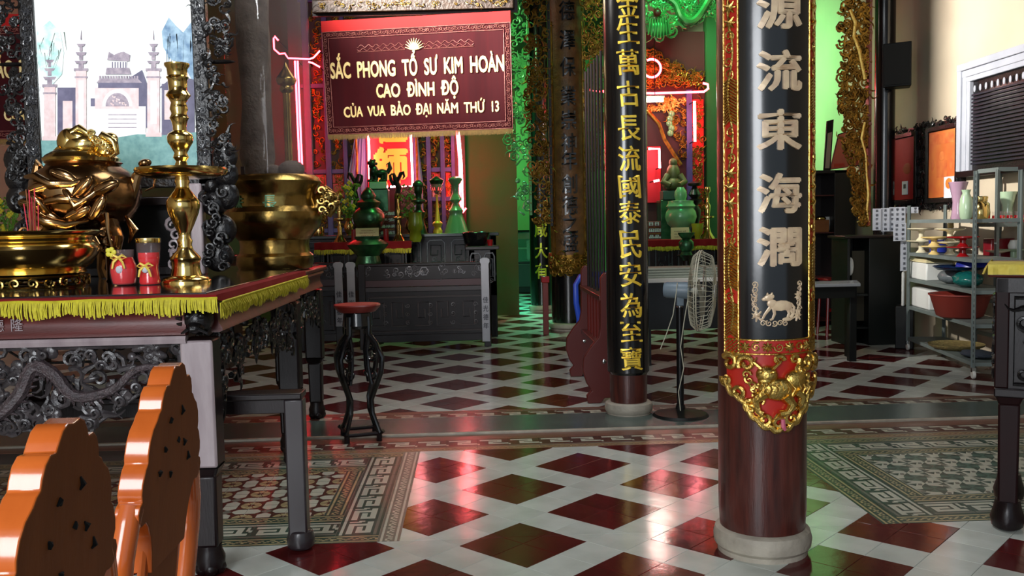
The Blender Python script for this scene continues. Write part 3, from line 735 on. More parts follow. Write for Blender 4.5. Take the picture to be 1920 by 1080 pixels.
ZT = 1.165
def altar_table(name, label, x0, x1, y0, y1, rich=True, group=None, zt=ZT, side=1, cloth_m=None):
    t = thing(name, label, 'altar table', (x0, y0, 0), group=group); L, D = x1-x0, y1-y0
    b = B(); b.box(-.03, L+.03, -.03, D+.03, zt-.05, zt-.018); b.build('table_top', M_MAHO, t, bevel=.01)
    b = B(); b.box(.02, L-.02, .02, D-.02, zt-.018, zt-.006); b.build('glass_plate', M_TABTOP, t, bevel=.003)
    # frieze with hollow moulding, front and sides
    prof = [(-.022, zt-.052), (-.026, zt-.066), (-.008, zt-.078), (.004, zt-.10), (.002, zt-.13), (-.012, zt-.155), (-.016, zt-.168), (.0, zt-.174), (.03, zt-.174), (.03, zt-.052)]
    b = B(); b.prism(prof, .1, L-.1, W=lambda u, v, h: (h, u, v)); b.build('front_frieze', M_MAHO, t)
    b = B(); b.prism(prof, .1, L-.1, W=lambda u, v, h: (h, D-u, v)); b.build('rear_frieze', M_MAHO, t)
    for s_, nm in ((0, 'side_frieze'), (1, 'side_frieze')):
        b = B(); b.prism(prof, .1, D-.1, W=(lambda u, v, h: (u, h, v)) if not s_ else (lambda u, v, h: (L-u, h, v))); b.build(nm, M_MAHO, t)
    b = B(); zr = zt-.174
    b.prism([(-.012, zr), (-.018, zr-.012), (-.012, zr-.03), (.02, zr-.03), (.02, zr)], .1, L-.1, W=lambda u, v, h: (h, u, v)); b.build('front_rail', M_GREYW, t)
    for xx in (.065, L-.065):
        for yy in (.065, D-.065):
            b = B(); leg_mesh(b, xx, yy, .125, zt-.19, .45, 1)
            lg = b.build('leg', M_DKW, t, bevel=.012)
            if yy < D/2 and rich:
                b = B(); b.box(xx-.0635, xx+.0635, yy-.0685, yy-.05, .455, zt-.195); child(b.build('worn_sheen_face', M_GREYW, lg, bevel=.012), 'pale worn front face of the leg, gloss reflection in its colour')  # worn wood, paled further to stand in for daylight reflected off it
            b = B(); b.tube([(xx-.045, yy, .02), (xx-.045, yy, .12)], .04, 8); sx = 1 if xx > L/2 else -1
            b = B()
            for q in range(5): b.ell((xx+.035*cos(q*1.257), yy+.035*sin(q*1.257), .03), .03, .03, .03, 10, 6)
            b.lathe([(.058, .03), (.062, .07), (.05, .1), (.05, .125)], c=(xx, yy, 0), seg=12); b.build('scroll_foot', M_DKW, lg)
            # carved beast mask at the corner
            b = B(); fx = xx+sx*.0; cz = zt-.115
            b.ell((fx, yy-.02, cz), .062, .06, .06, 14, 9); b.ell((fx+sx*.0, yy-.06, cz-.028), .035, .04, .026, 10, 7)
            for q in (-1, 1):
                b.ell((fx+q*.026, yy-.068, cz+.018), .015, .014, .013, 10, 6); b.tube([(fx+q*.03, yy-.05, cz+.035), (fx+q*.055, yy-.03, cz+.058), (fx+q*.04, yy-.02, cz+.075)], [.012, .009, .003], 6)
                b.tube([(fx+q*.02, yy-.09, cz-.03), (fx+q*.05, yy-.075, cz-.05), (fx+q*.06, yy-.06, cz-.03)], [.008, .006, .003], 6)
            for q in range(4): b.tube([(fx-sx*.05, yy-.062, cz+.03-.022*q), (fx-sx*.10, yy-.045, cz+.036-.024*q), (fx-sx*.16, yy-.03, cz+.02-.018*q)], [.010, .008, .002], 6)
            b.build('corner_mask', M_BLKC, t)
    # aprons
    W = WY(.03); random.seed(3); ah = .34
    b = B(); zt2 = zr-.03; arch = lambda u: zt2-ah*(.62+.38*abs(2*u/L-1)**.5) if not rich else zt2-ah*(1 if (u < L-.62 and u > .6) else .55+.45*max(0, (abs(u-L/2)-(L/2-.62))/-.62))
    def low(u):
        e = min(u, L-u)                            # distance from the leg: deep in the middle, high near the corner
        return zt2-(.16+.17*min(1, max(0, (e-.25)/.25))) if e > .18 else zt2-.30+e*.6
    ins = lambda u, v: v > low(u)
    vis0 = .1
    carve(b, W, (vis0, L-.1, zt2-ah, zt2-.01), int(90*L) if rich else int(40*L), .042, .0115, .014, seed=11, inside=ins)
    b.tube([W(.1+(L-.2)*i/60, low(.1+(L-.2)*i/60)-.004, .012) for i in range(61)], .008, 6)
    ruyi_frame(b, W, .135, L-.135, zt2-.17, zt2-.008, .009, .016)
    for i in range(int(L*(75 if rich else 26))):
        rn = random.Random(i); u, v = rn.uniform(.14, L-.14), rn.uniform(zt2-ah, zt2)
        if ins(u, v):
            b.ell((u, .03-.014, v), rn.uniform(.018, .042), .014, rn.uniform(.014, .03), 9, 6, rot=rn.uniform(-1, 1))
            if i % 3 == 0: curl(b, W, u, v, .022, i, .009, .026, 1.1, seg=6)
    b.build('carved_apron', mat('highlit_apron_carving', '#1d1a1b', .3, coat=.25, col2='#4a4446', nscale=14, bump=.2, bscale=70) if rich else M_BLKC, t)  # grey noise paints highlights between dark recesses
    if rich:
        for k in range(2):
            b = B(); o_ = L-.18-k*1.05; zm = zt2-.15; mir = 1 if k == 0 else -1
            dragon(b, W, [(o_-.0, zm+.06), (o_-.12, zm+.05), (o_-.22, zm-.03), (o_-.36, zm-.05), (o_-.44, zm+.04), (o_-.52, zm+.07), (o_-.58, zm-.04), (o_-.68, zm-.12), (o_-.78, zm-.08), (o_-.80, zm+.03), (o_-.9, zm+.06)], .027, .032)
            b.build('carved_dragon', mat('worn_carved_dragon', '#2c2528', .3, coat=.4, col2='#57494c', nscale=40, bump=.5, bscale=120), t)
        b = B(); b.ell((L-1.24, -.01, zt2-.13), .05, .03, .05, 16, 10); child(b.build('carved_pearl', M_GREYW, t), 'round carved pearl between the dragons')
    for sx_, Wd in ((L, WX(L-.03, 1)), (0, WX(.03, -1))):
        b = B()
        carve(b, Wd, (.12, D-.12, zt2-ah, zt2-.01), int(60*D), .045, .011, .012, seed=21, inside=lambda u, v: v > zt2-.12-.2*abs(2*u/D-1)**1.2)
        b.build('side_apron', M_BLKC, t)
    return t
alt = altar_table('altar_table', 'large dark carved altar table at left with dragon apron and yellow fringed cloth', -3.25, -1.04, 3.6, 5.46)
b = B()
W = lambda u, v, h: (u, -.034-h, v)
for k, ch in enumerate('德隆'[::-1]):
    text(b, '隆' if k == 0 else '德', W, P(33-36*k, 610, 3.6).x+3.25, ZT-.115, .045, .05, -.03, -.028+.0, bold=0)
b.build('incised_characters', M_GREYW, alt, smooth=0, loc=(0, 0, 0))
# cloth with fringe round the front and right edge
cl = thing('altar_cloth', 'crimson altar cloth with bright yellow fringe hanging over the left altar table', 'tablecloth', (-3.25, 3.6, ZT-.018))
b = B(); L_, D_ = 2.21, 1.86
rowz = [(-.0, .018), (.0, 0)]
def clothrow(ins_, z): return [(-ins_, -ins_, z), (L_+ins_, -ins_, z), (L_+ins_, D_*.98, z)]
b.box(-.035, L_+.035, -.040, .12, .0, .006); b.box(L_-.16, L_+.038, .12, D_*.98, .0, .006)
n_ = 60; r0 = []; r1 = []
path = [(x_, -.040) for x_ in [i*(L_+.035)/40 for i in range(41)]]+[(L_+.038, y_) for y_ in [i*D_*.98/40 for i in range(1, 41)]]
for th_ in (0, .004):
    r0.append([(x_, y_-th_ if k <= 40 else y_, .006) if k <= 40 else (x_+th_, y_, .006) for k, (x_, y_) in enumerate(path)])
rows = [[(x_, y_, .006) for x_, y_ in path], [(x_+(.006*(k > 40))+.004*sin(k*.9)*(k > 40), y_-(.006*(k <= 40))-.003*sin(k*1.3)*(k <= 40), -.012-(.016 if k > 40 else 0)) for k, (x_, y_) in enumerate(path)]]
b.quadgrid(rows); b.build('cloth', M_REDV, cl)
b = B(); z_ = -.006
fringe(b, (0, -.048, z_), (L_+.04, -.048, z_), 520, .062, 1, out=(0, -1)); fringe(b, (L_+.05, -.045, z_-.02), (L_+.05, D_*.98, z_-.02), 380, .06, 2, out=(1, 0))
b.build('fringe', M_FRI, cl, kind='stuff', fix=False)
b = B(); b.tube([(i*(L_+.04)/50, -.047, z_+.002*sin(i)) for i in range(51)], .005, 5); b.tube([(L_+.049, i*D_*.98/50, z_-.018) for i in range(51)], .005, 5); b.build('braid', M_FRI, cl)
# second altar table behind, carries the censer in its acrylic tube
alt2 = altar_table('altar_table', 'black altar table behind the large left altar, carrying the cased brass censer', -3.25, -1.12, 5.62, 6.75, rich=False, zt=1.15)
# right foreground altar table
RZ3 = -.56
M_DKR = mat('dark_red_leg_wood', '#240a0b', .5, col2='#160607', nscale=4, spec=.2)
c3_ = P(1864, 700, 3.85)
alt3 = thing('altar_table', 'dark altar table with carved panel at the right edge of the photo', 'altar table', (c3_.x, 3.85, 0), rz=RZ3)
b = B(); b.box(-.03, 1.3, -.03, .6, 1.13, 1.18); b.build('table_top', M_MAHO, alt3, bevel=.01)
b = B(); b.box(0, 1.27, .0, .03, 1.06, 1.13); b.build('top_rail', M_DKW, alt3, bevel=.004)
b = B(); b.box(.0, 1.27, -.006, .03, .60, .64); b.build('lower_rail', M_DKW, alt3, bevel=.006)
for xx in (.0, 1.15):
    for yy in (.0, .47):
        b = B(); k = 0
        b.box(xx, xx+.055, yy, yy+.055, .64, 1.13); lg = b.build('leg', M_DKR, alt3, bevel=.006)
        b = B(); leg_mesh(b, xx+.06, yy+.05, .108, .64, .60, 1); b.build('lower_leg', M_DKR, lg, bevel=.01)
        b = B(); b.lathe([(.045, 0), (.062, .01), (.07, .05), (.058, .09), (.05, .13)], c=(xx+.06, yy+.05, 0), seg=16, wob=lambda a, z: .08*sin(3*a)); b.build('scroll_foot', M_DKW, lg)
b = B(); b.box(.055, 1.2, .012, .03, .64, 1.06); b.build('back_board', M_DKW, alt3)
b = B(); b.tube([(.075, .006, .66), (.075, .006, 1.04), (1.15, .006, 1.04), (1.15, .006, .66)], .009, 5, closed=True); carve(b, lambda u, v, h: (u, .012-h, v), (.10, 1.1, .67, 1.03), 90, .045, .011, .012, seed=31); b.build('carved_panel', M_BLKC, alt3)
b = B(); carve(b, lambda u, v, h: (.012-h, u, v), (.08, .45, .67, 1.03), 30, .045, .011, .012, seed=32); b.box(.01, .03, .055, .5, .60, 1.13); b.build('side_panel', M_BLKC, alt3)
cl3 = thing('altar_cloth', 'pale yellow gathered cloth edging on the right-hand altar table', 'tablecloth', (c3_.x-.03, 3.82, 1.17), rz=RZ3)
b = B(); rows = [[(-.02+i*.02, .30, .018) for i in range(70)]]
for k in range(5):
    rows.append([(-.02+i*.02, -.0-.010*sin(i*1.9)*(k > 0)-.004*k, .018-.011*k) for i in range(70)])
b.quadgrid(rows); b2 = [[(-.02-.008*sin(j*1.9)*(k > 0)-.004*k, j*.02, .018-.011*k) for j in range(32)] for k in range(5)]
b.quadgrid(b2); b.build('gathered_valance', M_YCL, cl3)

# low bench table beside the left altar
lt = thing('low_table', 'plain dark low table tucked under the big altar table, one leg showing', 'table', (-2.55, 3.86, 0))
b = B(); b.box(0, 1.80, 0, .12, .672, .70); b.build('table_top', M_DKW, lt, bevel=.006)
b = B(); b.box(.05, 1.75, .03, .055, .61, .672);  b.build('apron', M_DKW, lt, bevel=.003)
for i, xx in enumerate((.0, 1.72)):
    for yy in (0.015,):
        b = B(); b.box(xx, xx+.082, yy, yy+.08, .05, .672); b.lathe([(.03, 0), (.058, .012), (.062, .05), (.05, .09)], c=(xx+.045, yy+.04, 0), seg=14)
        child(b.build('leg', mat('greyish_dark_wood', '#2a2326', .35, coat=.3), lt, bevel=.008), 'greyish leg with rounded foot')

# ================================================================ CHAIRS
def chair(loc, label):
    c = thing('dining_chair', label, 'chair', loc, group='orange wooden chairs in the foreground')
    def Wc(u, v, h): return ((v-.45)*.10-h, u, v)       # plane across Y, raked back towards +X, h = thickness towards -X
    half = [(.0, 1.098), (.022, 1.102), (.04, 1.094), (.052, 1.078), (.060, 1.064), (.078, 1.066), (.094, 1.054), (.103, 1.034), (.106, 1.018), (.118, 1.012), (.128, 1.0), (.150, .985), (.165, .962), (.172, .935), (.170, .918), (.182, .908), (.196, .88), (.199, .858), (.192, .842), (.205, .836), (.212, .82), (.207, .80), (.19, .788), (.165, .79), (.148, .775), (.13, .745), (.118, .71), (.11, .66)]
    poly = half+[(-x, z) for x, z in reversed(half[1:])]
    b = B(); b.prism(poly, 0, .052, W=Wc, m=0, ms=1); b.build('crest_rail', [M_BRNW, M_ORG], c, smooth=50, bevel=.003)
    b = B()
    for u, v, r_, a in ((.03, .98, .012, .6), (-.04, .975, .010, 2), (.06, .90, .011, 1), (-.02, .86, .009, 3), (.09, .86, .011, .2), (-.1, .87, .010, 1.4), (.02, .93, .008, 4), (-.075, .93, .009, 5)):
        b.tube([Wc(u, v, -.0015), Wc(u+r_*cos(a), v+r_*sin(a), -.0015), Wc(u+r_*1.2*cos(a+1), v+r_*1.8*sin(a+1), -.0015)], [.002, .006, .0015], 5)
    b.build('carved_marks', M_HOLE, c)
    # splat
    sp = [(-.105, .70), (-.1, .60), (-.085, .50), (.085, .50), (.1, .60), (.105, .70)]
    b = B(); b.prism(sp, .012, .036, W=Wc, m=0, ms=1); b.build('back_splat', [M_BRNW, M_ORG], c, bevel=.002)
    for sg in (-1, 1):
        b = B(); b.tube([Wc(sg*.108, .75, .02), Wc(sg*.118, .65, .02), Wc(sg*.098, .5, .02)], .008, 6); b.build('splat_moulding', M_ORG, c)
        b = B(); pts = [(.185, .83), (.203, .80), (.226, .73), (.232, .66), (.222, .57), (.205, .48), (.195, .42), (.198, .2), (.205, 0)]
        sm = []
        for i in range(len(pts)-1):
            for k in range(4): t = k/4; sm.append((pts[i][0]*(1-t)+pts[i+1][0]*t, pts[i][1]*(1-t)+pts[i+1][1]*t))
        sm.append(pts[-1])
        b.tube([Vector(Wc(sg*u, max(v, .0), .026)) if v > .45 else Vector(((v-.45)*-.10 if v < .45 else 0, sg*u, v))+Vector((-.026, 0, 0)) for u, v in sm], [.026]*len(sm), 14, flat=1.0)
        b.build('back_post', M_ORG, c)
        b = B(); b.tube([(-.42, sg*.19, 0), (-.41, sg*.19, .42)], [.018, .025], 10); b.build('front_leg', M_ORG, c)
        b = B(); b.tube([(-.4, sg*.195, .2), (-.02, sg*.195, .2)], .012, 8); b.build('stretcher', M_ORG, c)
    b = B(); b.box(-.45, -.0, -.23, .23, .42, .46); b.build('seat', M_ORG, c, bevel=.015)
    b = B(); b.box(-.06, -.02, -.2, .2, .49, .53, W=None); b.build('lower_rail', M_ORG, c, bevel=.008)
    return c
ch1 = chair((-.735, 2.06, 0), 'orange wooden chair with scalloped back in shaded brown, the further one, in front of the altar leg')
ch0 = dup(ch1, (-.71, 1.46, 0), label='orange wooden chair with scalloped back in shaded brown, nearest the camera at the lower left')

# ================================================================ ON THE LEFT ALTAR
ZG = ZT-.006
def zrow(cx, y, Y): return P(cx, y, Y).z
# tall brass candlestick
b_prof = [(531, 44), (527, 44), (521, 40), (517, 28), (505, 25), (492, 25), (486, 28), (482, 26), (470, 15), (460, 12), (452, 14), (446, 10), (436, 12), (420, 19), (400, 27), (386, 30), (378, 29), (366, 21), (357, 14), (350, 11), (343, 13), (336, 12), (334, 60), (328, 78), (320, 82), (316, 80), (317, 74), (322, 14), (312, 12), (303, 9), (296, 14), (288, 11), (276, 17), (268, 22), (258, 23), (252, 21), (246, 12), (238, 12), (228, 14), (222, 17), (214, 13), (206, 16), (200, 15), (194, 13), (186, 17), (180, 22), (176, 20), (171, 16), (150, 17), (146, 20), (143, 17), (130, 18), (124, 22), (120, 22)]
cs = turned('candlestick', b_prof, 350, 4.35, M_BRASS, 'tall polished brass candlestick with wide drip plate on the left altar', 'candlestick', seg=40, base=ZG)
# two red gel candle cups
def cup(loc, label, s=1, flare=0):
    c = thing('candle_cup', label, 'candle', loc, group='red gel candle cups on the left altar'); c.scale = (s, s, s)
    pr = [(.042, 0), (.052, .006), (.058, .03), (.062, .06), (.06, .09), (.05, .115), (.046, .125), (.05, .165)] if not flare else [(.046, 0), (.05, .01), (.046, .04), (.042, .075), (.05, .12), (.054, .17), (.054, .215)]
    g = pr+[(r-.004, z) for r, z in reversed(pr)]
    b = B(); b.lathe(g[:len(pr)*2-1]+[(0, pr[0][1]+.006)], seg=24); b.build('cup', M_CGL, c)
    zl = .13 if not flare else .15
    lp = [(r*.93, z+.004) for r, z in pr if z < zl]; lp += [(lp[-1][0], zl), (0, zl)]
    b = B(); b.lathe([(0, .003)]+lp, seg=24); b.build('red_gel', M_RGL, c)
    b = B(); b.ell((.0, -.055, .075), .016, .006, .018, 10, 6); b.build('white_badge', M_PAPER, c)
    b = B(); z = .13 if not flare else .09
    b.tube([(0, -.057, z), (-.02, -.062, z+.012), (-.036, -.055, z+.0), (-.02, -.06, z-.008), (0, -.058, z)], .006, 6, flat=.5)
    b.tube([(0, -.057, z), (.02, -.062, z+.012), (.036, -.055, z+.0), (.02, -.06, z-.008), (0, -.058, z)], .006, 6, flat=.5)
    for sg in (-1, 1): b.tube([(0, -.058, z), (sg*.02, -.064, z-.02), (sg*.028, -.062, z-.05)], [.005, .006, .004], 6, flat=.5)
    b.build('ribbon_bow', mat('gold_ribbon', '#e8c95a', .4, .2), c)
    if flare:
        b = B(); b.lathe([(.0545, .195), (.0555, .2), (.0555, .215), (.052, .217)], seg=24); b.build('gilt_rim', M_BRASS, c)
    else:
        b = B()
        for q in range(5): b.ell((-.035+.014*cos(q*1.257), -.05, .155+.014*sin(q*1.257)), .012, .006, .012, 8, 5)
        b.build('artificial_flower', M_FLOW, c)
    return c
p = P(233, 529, 4.25); cup((p.x, p.y, ZG), 'squat round red gel cup with yellow flower, second from the candlestick')
p = P(281, 526, 4.25); cup((p.x, p.y, ZG), 'taller flared red gel cup with gold rim, next to the candlestick', flare=1)
# wide brass incense bowl with feet and incense sticks
cx, Yb = 62, 4.25
p = P(cx, 530, Yb); bowl = thing('incense_bowl', 'wide polished brass incense bowl at the far left front of the altar', 'incense burner', (p.x, p.y, ZG))
pr = [(515, 70), (508, 80), (503, 92), (497, 88), (488, 100), (470, 112), (458, 116), (450, 113), (443, 104), (438, 106), (432, 120), (426, 124), (424, 122), (428, 112), (436, 96)]
zb_ = zrow(cx, 530, Yb)
b = B(); b.lathe([(r*Yb/F, zrow(cx, y, Yb)-zb_) for y, r in pr], seg=48); b.build('bowl', M_BRASS, bowl)
b = B(); b.lathe([(0, .2), (96*Yb/F, .205)], seg=32); child(b.build('ash', mat('ash', '#8a8378', .95), bowl), 'grey ash filling')
b = B(); rr = 92*Yb/F
for k in range(22):
    a = k*2*pi/22
    curl(b, lambda u, v, h: ((rr+h)*cos(a+u/rr), (rr+h)*sin(a+u/rr), v), 0, .028, .024, k, .007, .004, 1.2, mir=(-1)**k)
b.tube([(rr*cos(i*.2), rr*sin(i*.2), .006) for i in range(32)], .006, 5, closed=True); b.tube([(rr*cos(i*.2), rr*sin(i*.2), .052) for i in range(32)], .006, 5, closed=True)
b.build('openwork_foot', M_BRASSD, bowl)
for k in range(14):
    rn = random.Random(k); u = P(66, 430, Yb).x-p.x+rn.uniform(-.012, .02)
    o = B(); o.tube([(0, 0, 0), (rn.uniform(-.02, .015), rn.uniform(-.01, .01), rn.uniform(.17, .26))], .0024, 5)
    st = o.build('incense_stick', M_INC if k % 3 else M_WOODB, loc=(p.x+u, p.y-.03+rn.uniform(-.02, .02), ZG+.2))
    tag(st, 'thin pink incense stick standing in the brass bowl', 'incense stick', 'incense sticks in the brass bowl')
# big bronze censer with lion lid
cx, Yc = 165, 4.78; zc_ = zrow(cx, 520, Yc); p = P(cx, 520, Yc); sc = Yc/F
cen = thing('censer', 'big brown bronze censer shaped like a peach with brass lion lid', 'incense burner', (p.x, p.y, ZG))
q = lambda px, y, dy=0: Vector(((px-cx)*sc, dy, P(px, y, Yc).z-zc_+.0))
b = B(); b.lathe([(r*sc, P(cx, y, Yc).z-zc_) for y, r in ((425, 40), (420, 60), (405, 78), (380, 90), (355, 95), (335, 92), (318, 80), (308, 66), (303, 62), (300, 66), (296, 62))], seg=48, wob=lambda a, z: .035*sin(3*a+.5)+.02*sin(5*a)); b.build('bowl', M_BRONZ, cen, smooth=60)
b = B()
for px0, y0, px1, y1, px2, y2, r_ in ((100, 330, 150, 345, 215, 330, 9), (120, 395, 165, 370, 225, 365, 9), (90, 360, 130, 375, 150, 400, 8), (160, 345, 190, 385, 245, 330, 7), (100, 400, 140, 412, 200, 408, 10)):
    b.tube([q(px0, y0, -.22), q((px0+px1)/2, (y0+y1)/2-8, -.27), q(px1, y1, -.275), q((px1+px2)/2, (y1+y2)/2+6, -.26), q(px2, y2, -.2)], [r_*sc*.4, r_*sc*.8, r_*sc, r_*sc*.8, r_*sc*.4], 8)
for px_, y_, a in ((130, 350, .3), (170, 330, -.4), (200, 350, .8), (115, 380, -.2), (190, 395, .4), (225, 385, 1), (145, 405, -.6), (240, 350, .4)):
    o = q(px_, y_, -.25); b.ell((o.x, o.y, o.z), .075, .02, .032, 14, 7, rot=a)
    b.tube([o+Vector((-.05*cos(a), -.02, -.05*sin(a))), o+Vector((.06*cos(a), -.022, .06*sin(a)))], [.006, .002], 6)
b.build('peach_leaves', M_BRONZ, cen, smooth=60)
for sg, px0 in ((-1, 85), (1, 250)):
    b = B(); b.tube([q(px0-sg*8, 380), q(px0+sg*5, 350), q(px0+sg*(12 if sg > 0 else 4), 325), q(px0+sg*(28 if sg > 0 else 0), 305), q(px0+sg*(34 if sg > 0 else 2), 296), q(px0+sg*(20 if sg > 0 else -14), 312)], [.03, .028, .026, .02, .012, .005], 10)
    if sg > 0: b.tube([q(262, 318), q(282, 322), q(296, 330), q(292, 345), q(276, 352)], [.016, .012, .009, .007, .004], 8); b.ell(tuple(q(278, 300)), .035, .03, .022, 12, 8, rot=.2)
    b.build('branch_handle', M_BRONZ, cen)
for k, (x0, x1, x2) in enumerate(((110, 96, 118), (222, 236, 226), (170, 176, 168))):
    dy = -.1 if k < 2 else .12
    b = B(); b.tube([q(x0, 415, dy), q(x1, 440, dy*1.4), q((x1+x2)/2, 470, dy*1.4), q(x2, 500, dy*1.3), q(x2+4, 516, dy*1.4)], [.05, .045, .035, .024, .034], 10)
    for w_ in range(4): curl(b, lambda u, v, h: (u, dy*1.4-.02-h, v), q(x1, 450).x+.02*w_-.03, q(x1, 430+16*w_).z, .03, w_*2, .008, .02, 1.2)
    b.build('leg', M_BRONZ, cen)
b = B(); b.tube([q(232, 395, -.2), q(236, 430, -.22), q(240, 470, -.2), q(243, 500, -.2)], [.012, .008, .008, .006], 8); b.tube([q(180, 420, -.2), q(195, 450, -.24), q(220, 450, -.22), q(205, 425, -.2)], [.012, .010, .009, .004], 8); b.tube([q(252, 400, -.1), q(268, 425, -.12), q(255, 450, -.1)], [.01, .03, .006], 8, flat=.3); b.build('hanging_stems', M_BRONZ, cen)
b = B(); b.lathe([(r*sc, P(cx, y, Yc).z-zc_) for y, r in ((298, 64), (292, 66), (286, 60), (276, 44), (266, 20))], seg=32); b.build('lid', M_BRASS, cen)
b = B()    # lion: haunch, chest, head, curl, tail, legs
for px_, y_, rx, ry, rz, a in ((172, 268, 36, 26, 22, .2), (150, 262, 22, 20, 26, 0), (168, 255, 30, 22, 18, -.3), (215, 272, 20, 18, 22, 0), (165, 240, 9, 9, 10, 0), (222, 256, 14, 12, 12, 0)):
    o = q(px_, y_, -.03); b.ell((o.x, o.y, o.z), rx*sc, ry*sc, rz*sc, 18, 11, rot=a)
for pts, rr_ in ((((200, 268), (214, 250), (232, 262), (236, 282), (222, 292)), (6, 8, 9, 6, 4)), (((140, 275), (128, 285), (110, 290)), (9, 8, 4)), (((160, 246), (172, 236), (190, 250), (205, 262)), (9, 7, 6, 4)), (((188, 258), (192, 242), (200, 252)), (4, 3, 2)), (((204, 285), (212, 296), (220, 300)), (8, 7, 6)), (((150, 280), (146, 294), (150, 298)), (8, 7, 6))):
    b.tube([q(x_, y_, -.06) for x_, y_ in pts], [r_*sc for r_ in rr_], 9)
for k in range(9): curl(b, lambda u, v, h: (u, -.085-h, v), q(196+k*4, 245).x, q(196, 248+k*4).z, .022, k, .007, .004, 1.3)
b.build('lion_finial', M_BRASS, cen, smooth=60)

# carved standing frame with the printed gate picture
Yf = 5.2; zf = P(400, 515, Yf).z
xl, xr = P(83, 300, Yf).x, P(373, 300, Yf).x; xl = P(76, 200, Yf).x; xr = P(368, 200, Yf).x
zb2 = P(230, 330, Yf).z; Of = Vector((xl, Yf, ZG)); ft = P(200, -60, Yf).z
fr = thing('picture_stand', 'black carved standing frame holding a faded print of a temple gate', 'picture frame', Of)
wd = xr-xl; z0 = zb2-ZG; z1 = ft-ZG
for u0 in (-.08, wd):
    b = B(); b.box(u0, u0+.08, -.03, .03, z0-.06, z1+.1); b.build('frame_stile', M_BLKC, fr, bevel=.006)
    b = B(); carve(b, lambda u, v, h: (u, -.03-h, v), (u0+.018, u0+.062, z0, z1), 90, .02, .005, .003, seed=int(u0*10)+5)
    child(b.build('stile_carving', mat('grey_black_carving', '#3a3b40', .3, coat=.4, col2='#151517', nscale=60), fr), 'fine carving of the stile')
    sg = -1 if u0 < 0 else 1
    b = B(); ua, ub = (u0-.17, u0-.01) if sg < 0 else (u0+.09, u0+.20)
    um = u0+.04+sg*.04
    def env(v):
        return (.13 if v > z1-.48 else .07+.05*sin(v*14)) if v > z0+.25 else .10
    carve(b, lambda u, v, h: (u, -.02-h, v), (um-.16 if sg < 0 else um, um if sg < 0 else um+.16, z0-.0, z1), 150, .03, .0085, .01, seed=8+sg, inside=lambda u, v: abs(u-um) < env(v) and not (z1-.62 < v < z1-.5 and abs(u-um) > .05))
    for v in (z0+.0, z0+.1, z0-.12): b.ell((um+sg*.07, -.0, v), .07, .035, .08, 12, 8)
    b.ell((um+sg*.06, 0, z1-.52), .09, .02, .012, 10, 6)
    b.build('side_fretwork', M_BLKC, fr)
for za, zb_2 in ((z0-.07, z0), (z1, z1+.1)):
    b = B(); b.box(-.08, wd+.08, -.03, .03, za, zb_2); b.build('frame_rail', M_BLKC, fr, bevel=.006)
# open base with legs and scroll brackets, side wings
for za, zb_2 in ((0, .05), (z0-.17, z0-.12)):
    b = B(); b.box(.0, wd, -.02, .04, za, zb_2); b.build('base_rail', M_DKW, fr, bevel=.006)
for u0, sg in ((-.02, -1), (wd-.05, 1)):
    b = B(); b.box(u0, u0+.07, -.05, .03, 0, z0-.05); b.build('base_post', M_GREYW if sg > 0 else M_DKW, fr, bevel=.01)
    for k in range(6): pass
    b = B(); uc = u0+.035+sg*.1
    for k, (du, dv, r_) in enumerate(((.0, .1, .09), (.02, .25, .09), (-.01, .4, .075), (-.02, .5, .05))): b.ell((uc+sg*du, .01, dv), r_, .05, r_*1.0, 14, 9)
    for k in range(16): curl(b, lambda u, v, h: (u, -.045-h, v), uc+random.Random(k).uniform(-.06, .06), .04+.028*k, .035, k, .009, .008, 1.2)
    b.build('wing_scroll', M_BLKC, fr)
    b = B()
    for k in range(5): curl(b, lambda u, v, h: (u, -.06-h, v), u0-sg*.09+.02*(k % 2), .06+.055*k, .04, k*2, .011, .01, 1.3)
    b.build('bracket', M_GREYW if sg > 0 else M_BLKC, fr)
b = B(); b.box(.04, wd-.04, .02, .03, .05, z0-.17); b.build('opening_shade', M_HOLE, fr)  # black sheet standing in for the darkness through the open base
# printed picture (flat print)
Wp = lambda u, v, h: (u, -.012-h*.0003, v)
def UV(px, py): o = P(px, py, Yf); return (o.x-Of.x, o.z-Of.z)
pm = [mat('print_sky', '#f6f8f4', .35, col2='#f0f5f5', nscale=2, coat=.3), mat('print_hedge', '#5d8f90', .5, col2='#86b5b0', nscale=30), mat('print_pink_stone', '#d8b6b6', .5, col2='#ecdcdc', nscale=25),
      mat('print_violet_shadow', '#4b4764', .5, col2='#6d6984', nscale=18), mat('print_pale_tree', '#a8dcd4', .5, col2='#f0fbf8', nscale=18, namt=.25), mat('print_blue_tree', '#5d84a8', .5, col2='#a8c8dc', nscale=22, namt=.3), mat('print_white_steps', '#f4eef0', .5), mat('print_roof', '#7a6f80', .5, col2='#b7a8b2', nscale=40), mat('print_branch', '#586a60', .5)]
pb = B()
def pp(pts, m, h): pb.prism([UV(x, y) for x, y in pts], 0, h, W=Wp, m=m)
def pr_(x0, y0, x1, y1, m, h): pp([(x0, y0), (x1, y0), (x1, y1), (x0, y1)], m, h)
pb.box(-.0, wd, -.008, .004, z0, z1, 0)
pp([(72, 60), (95, 40), (115, 60), (122, 100), (118, 140), (100, 160), (80, 140), (72, 110)], 4, 8)
pp([(305, 60), (318, 34), (332, 50), (345, 62), (362, 40), (366, 160), (350, 130), (335, 118), (322, 112), (308, 90)], 5, 8)
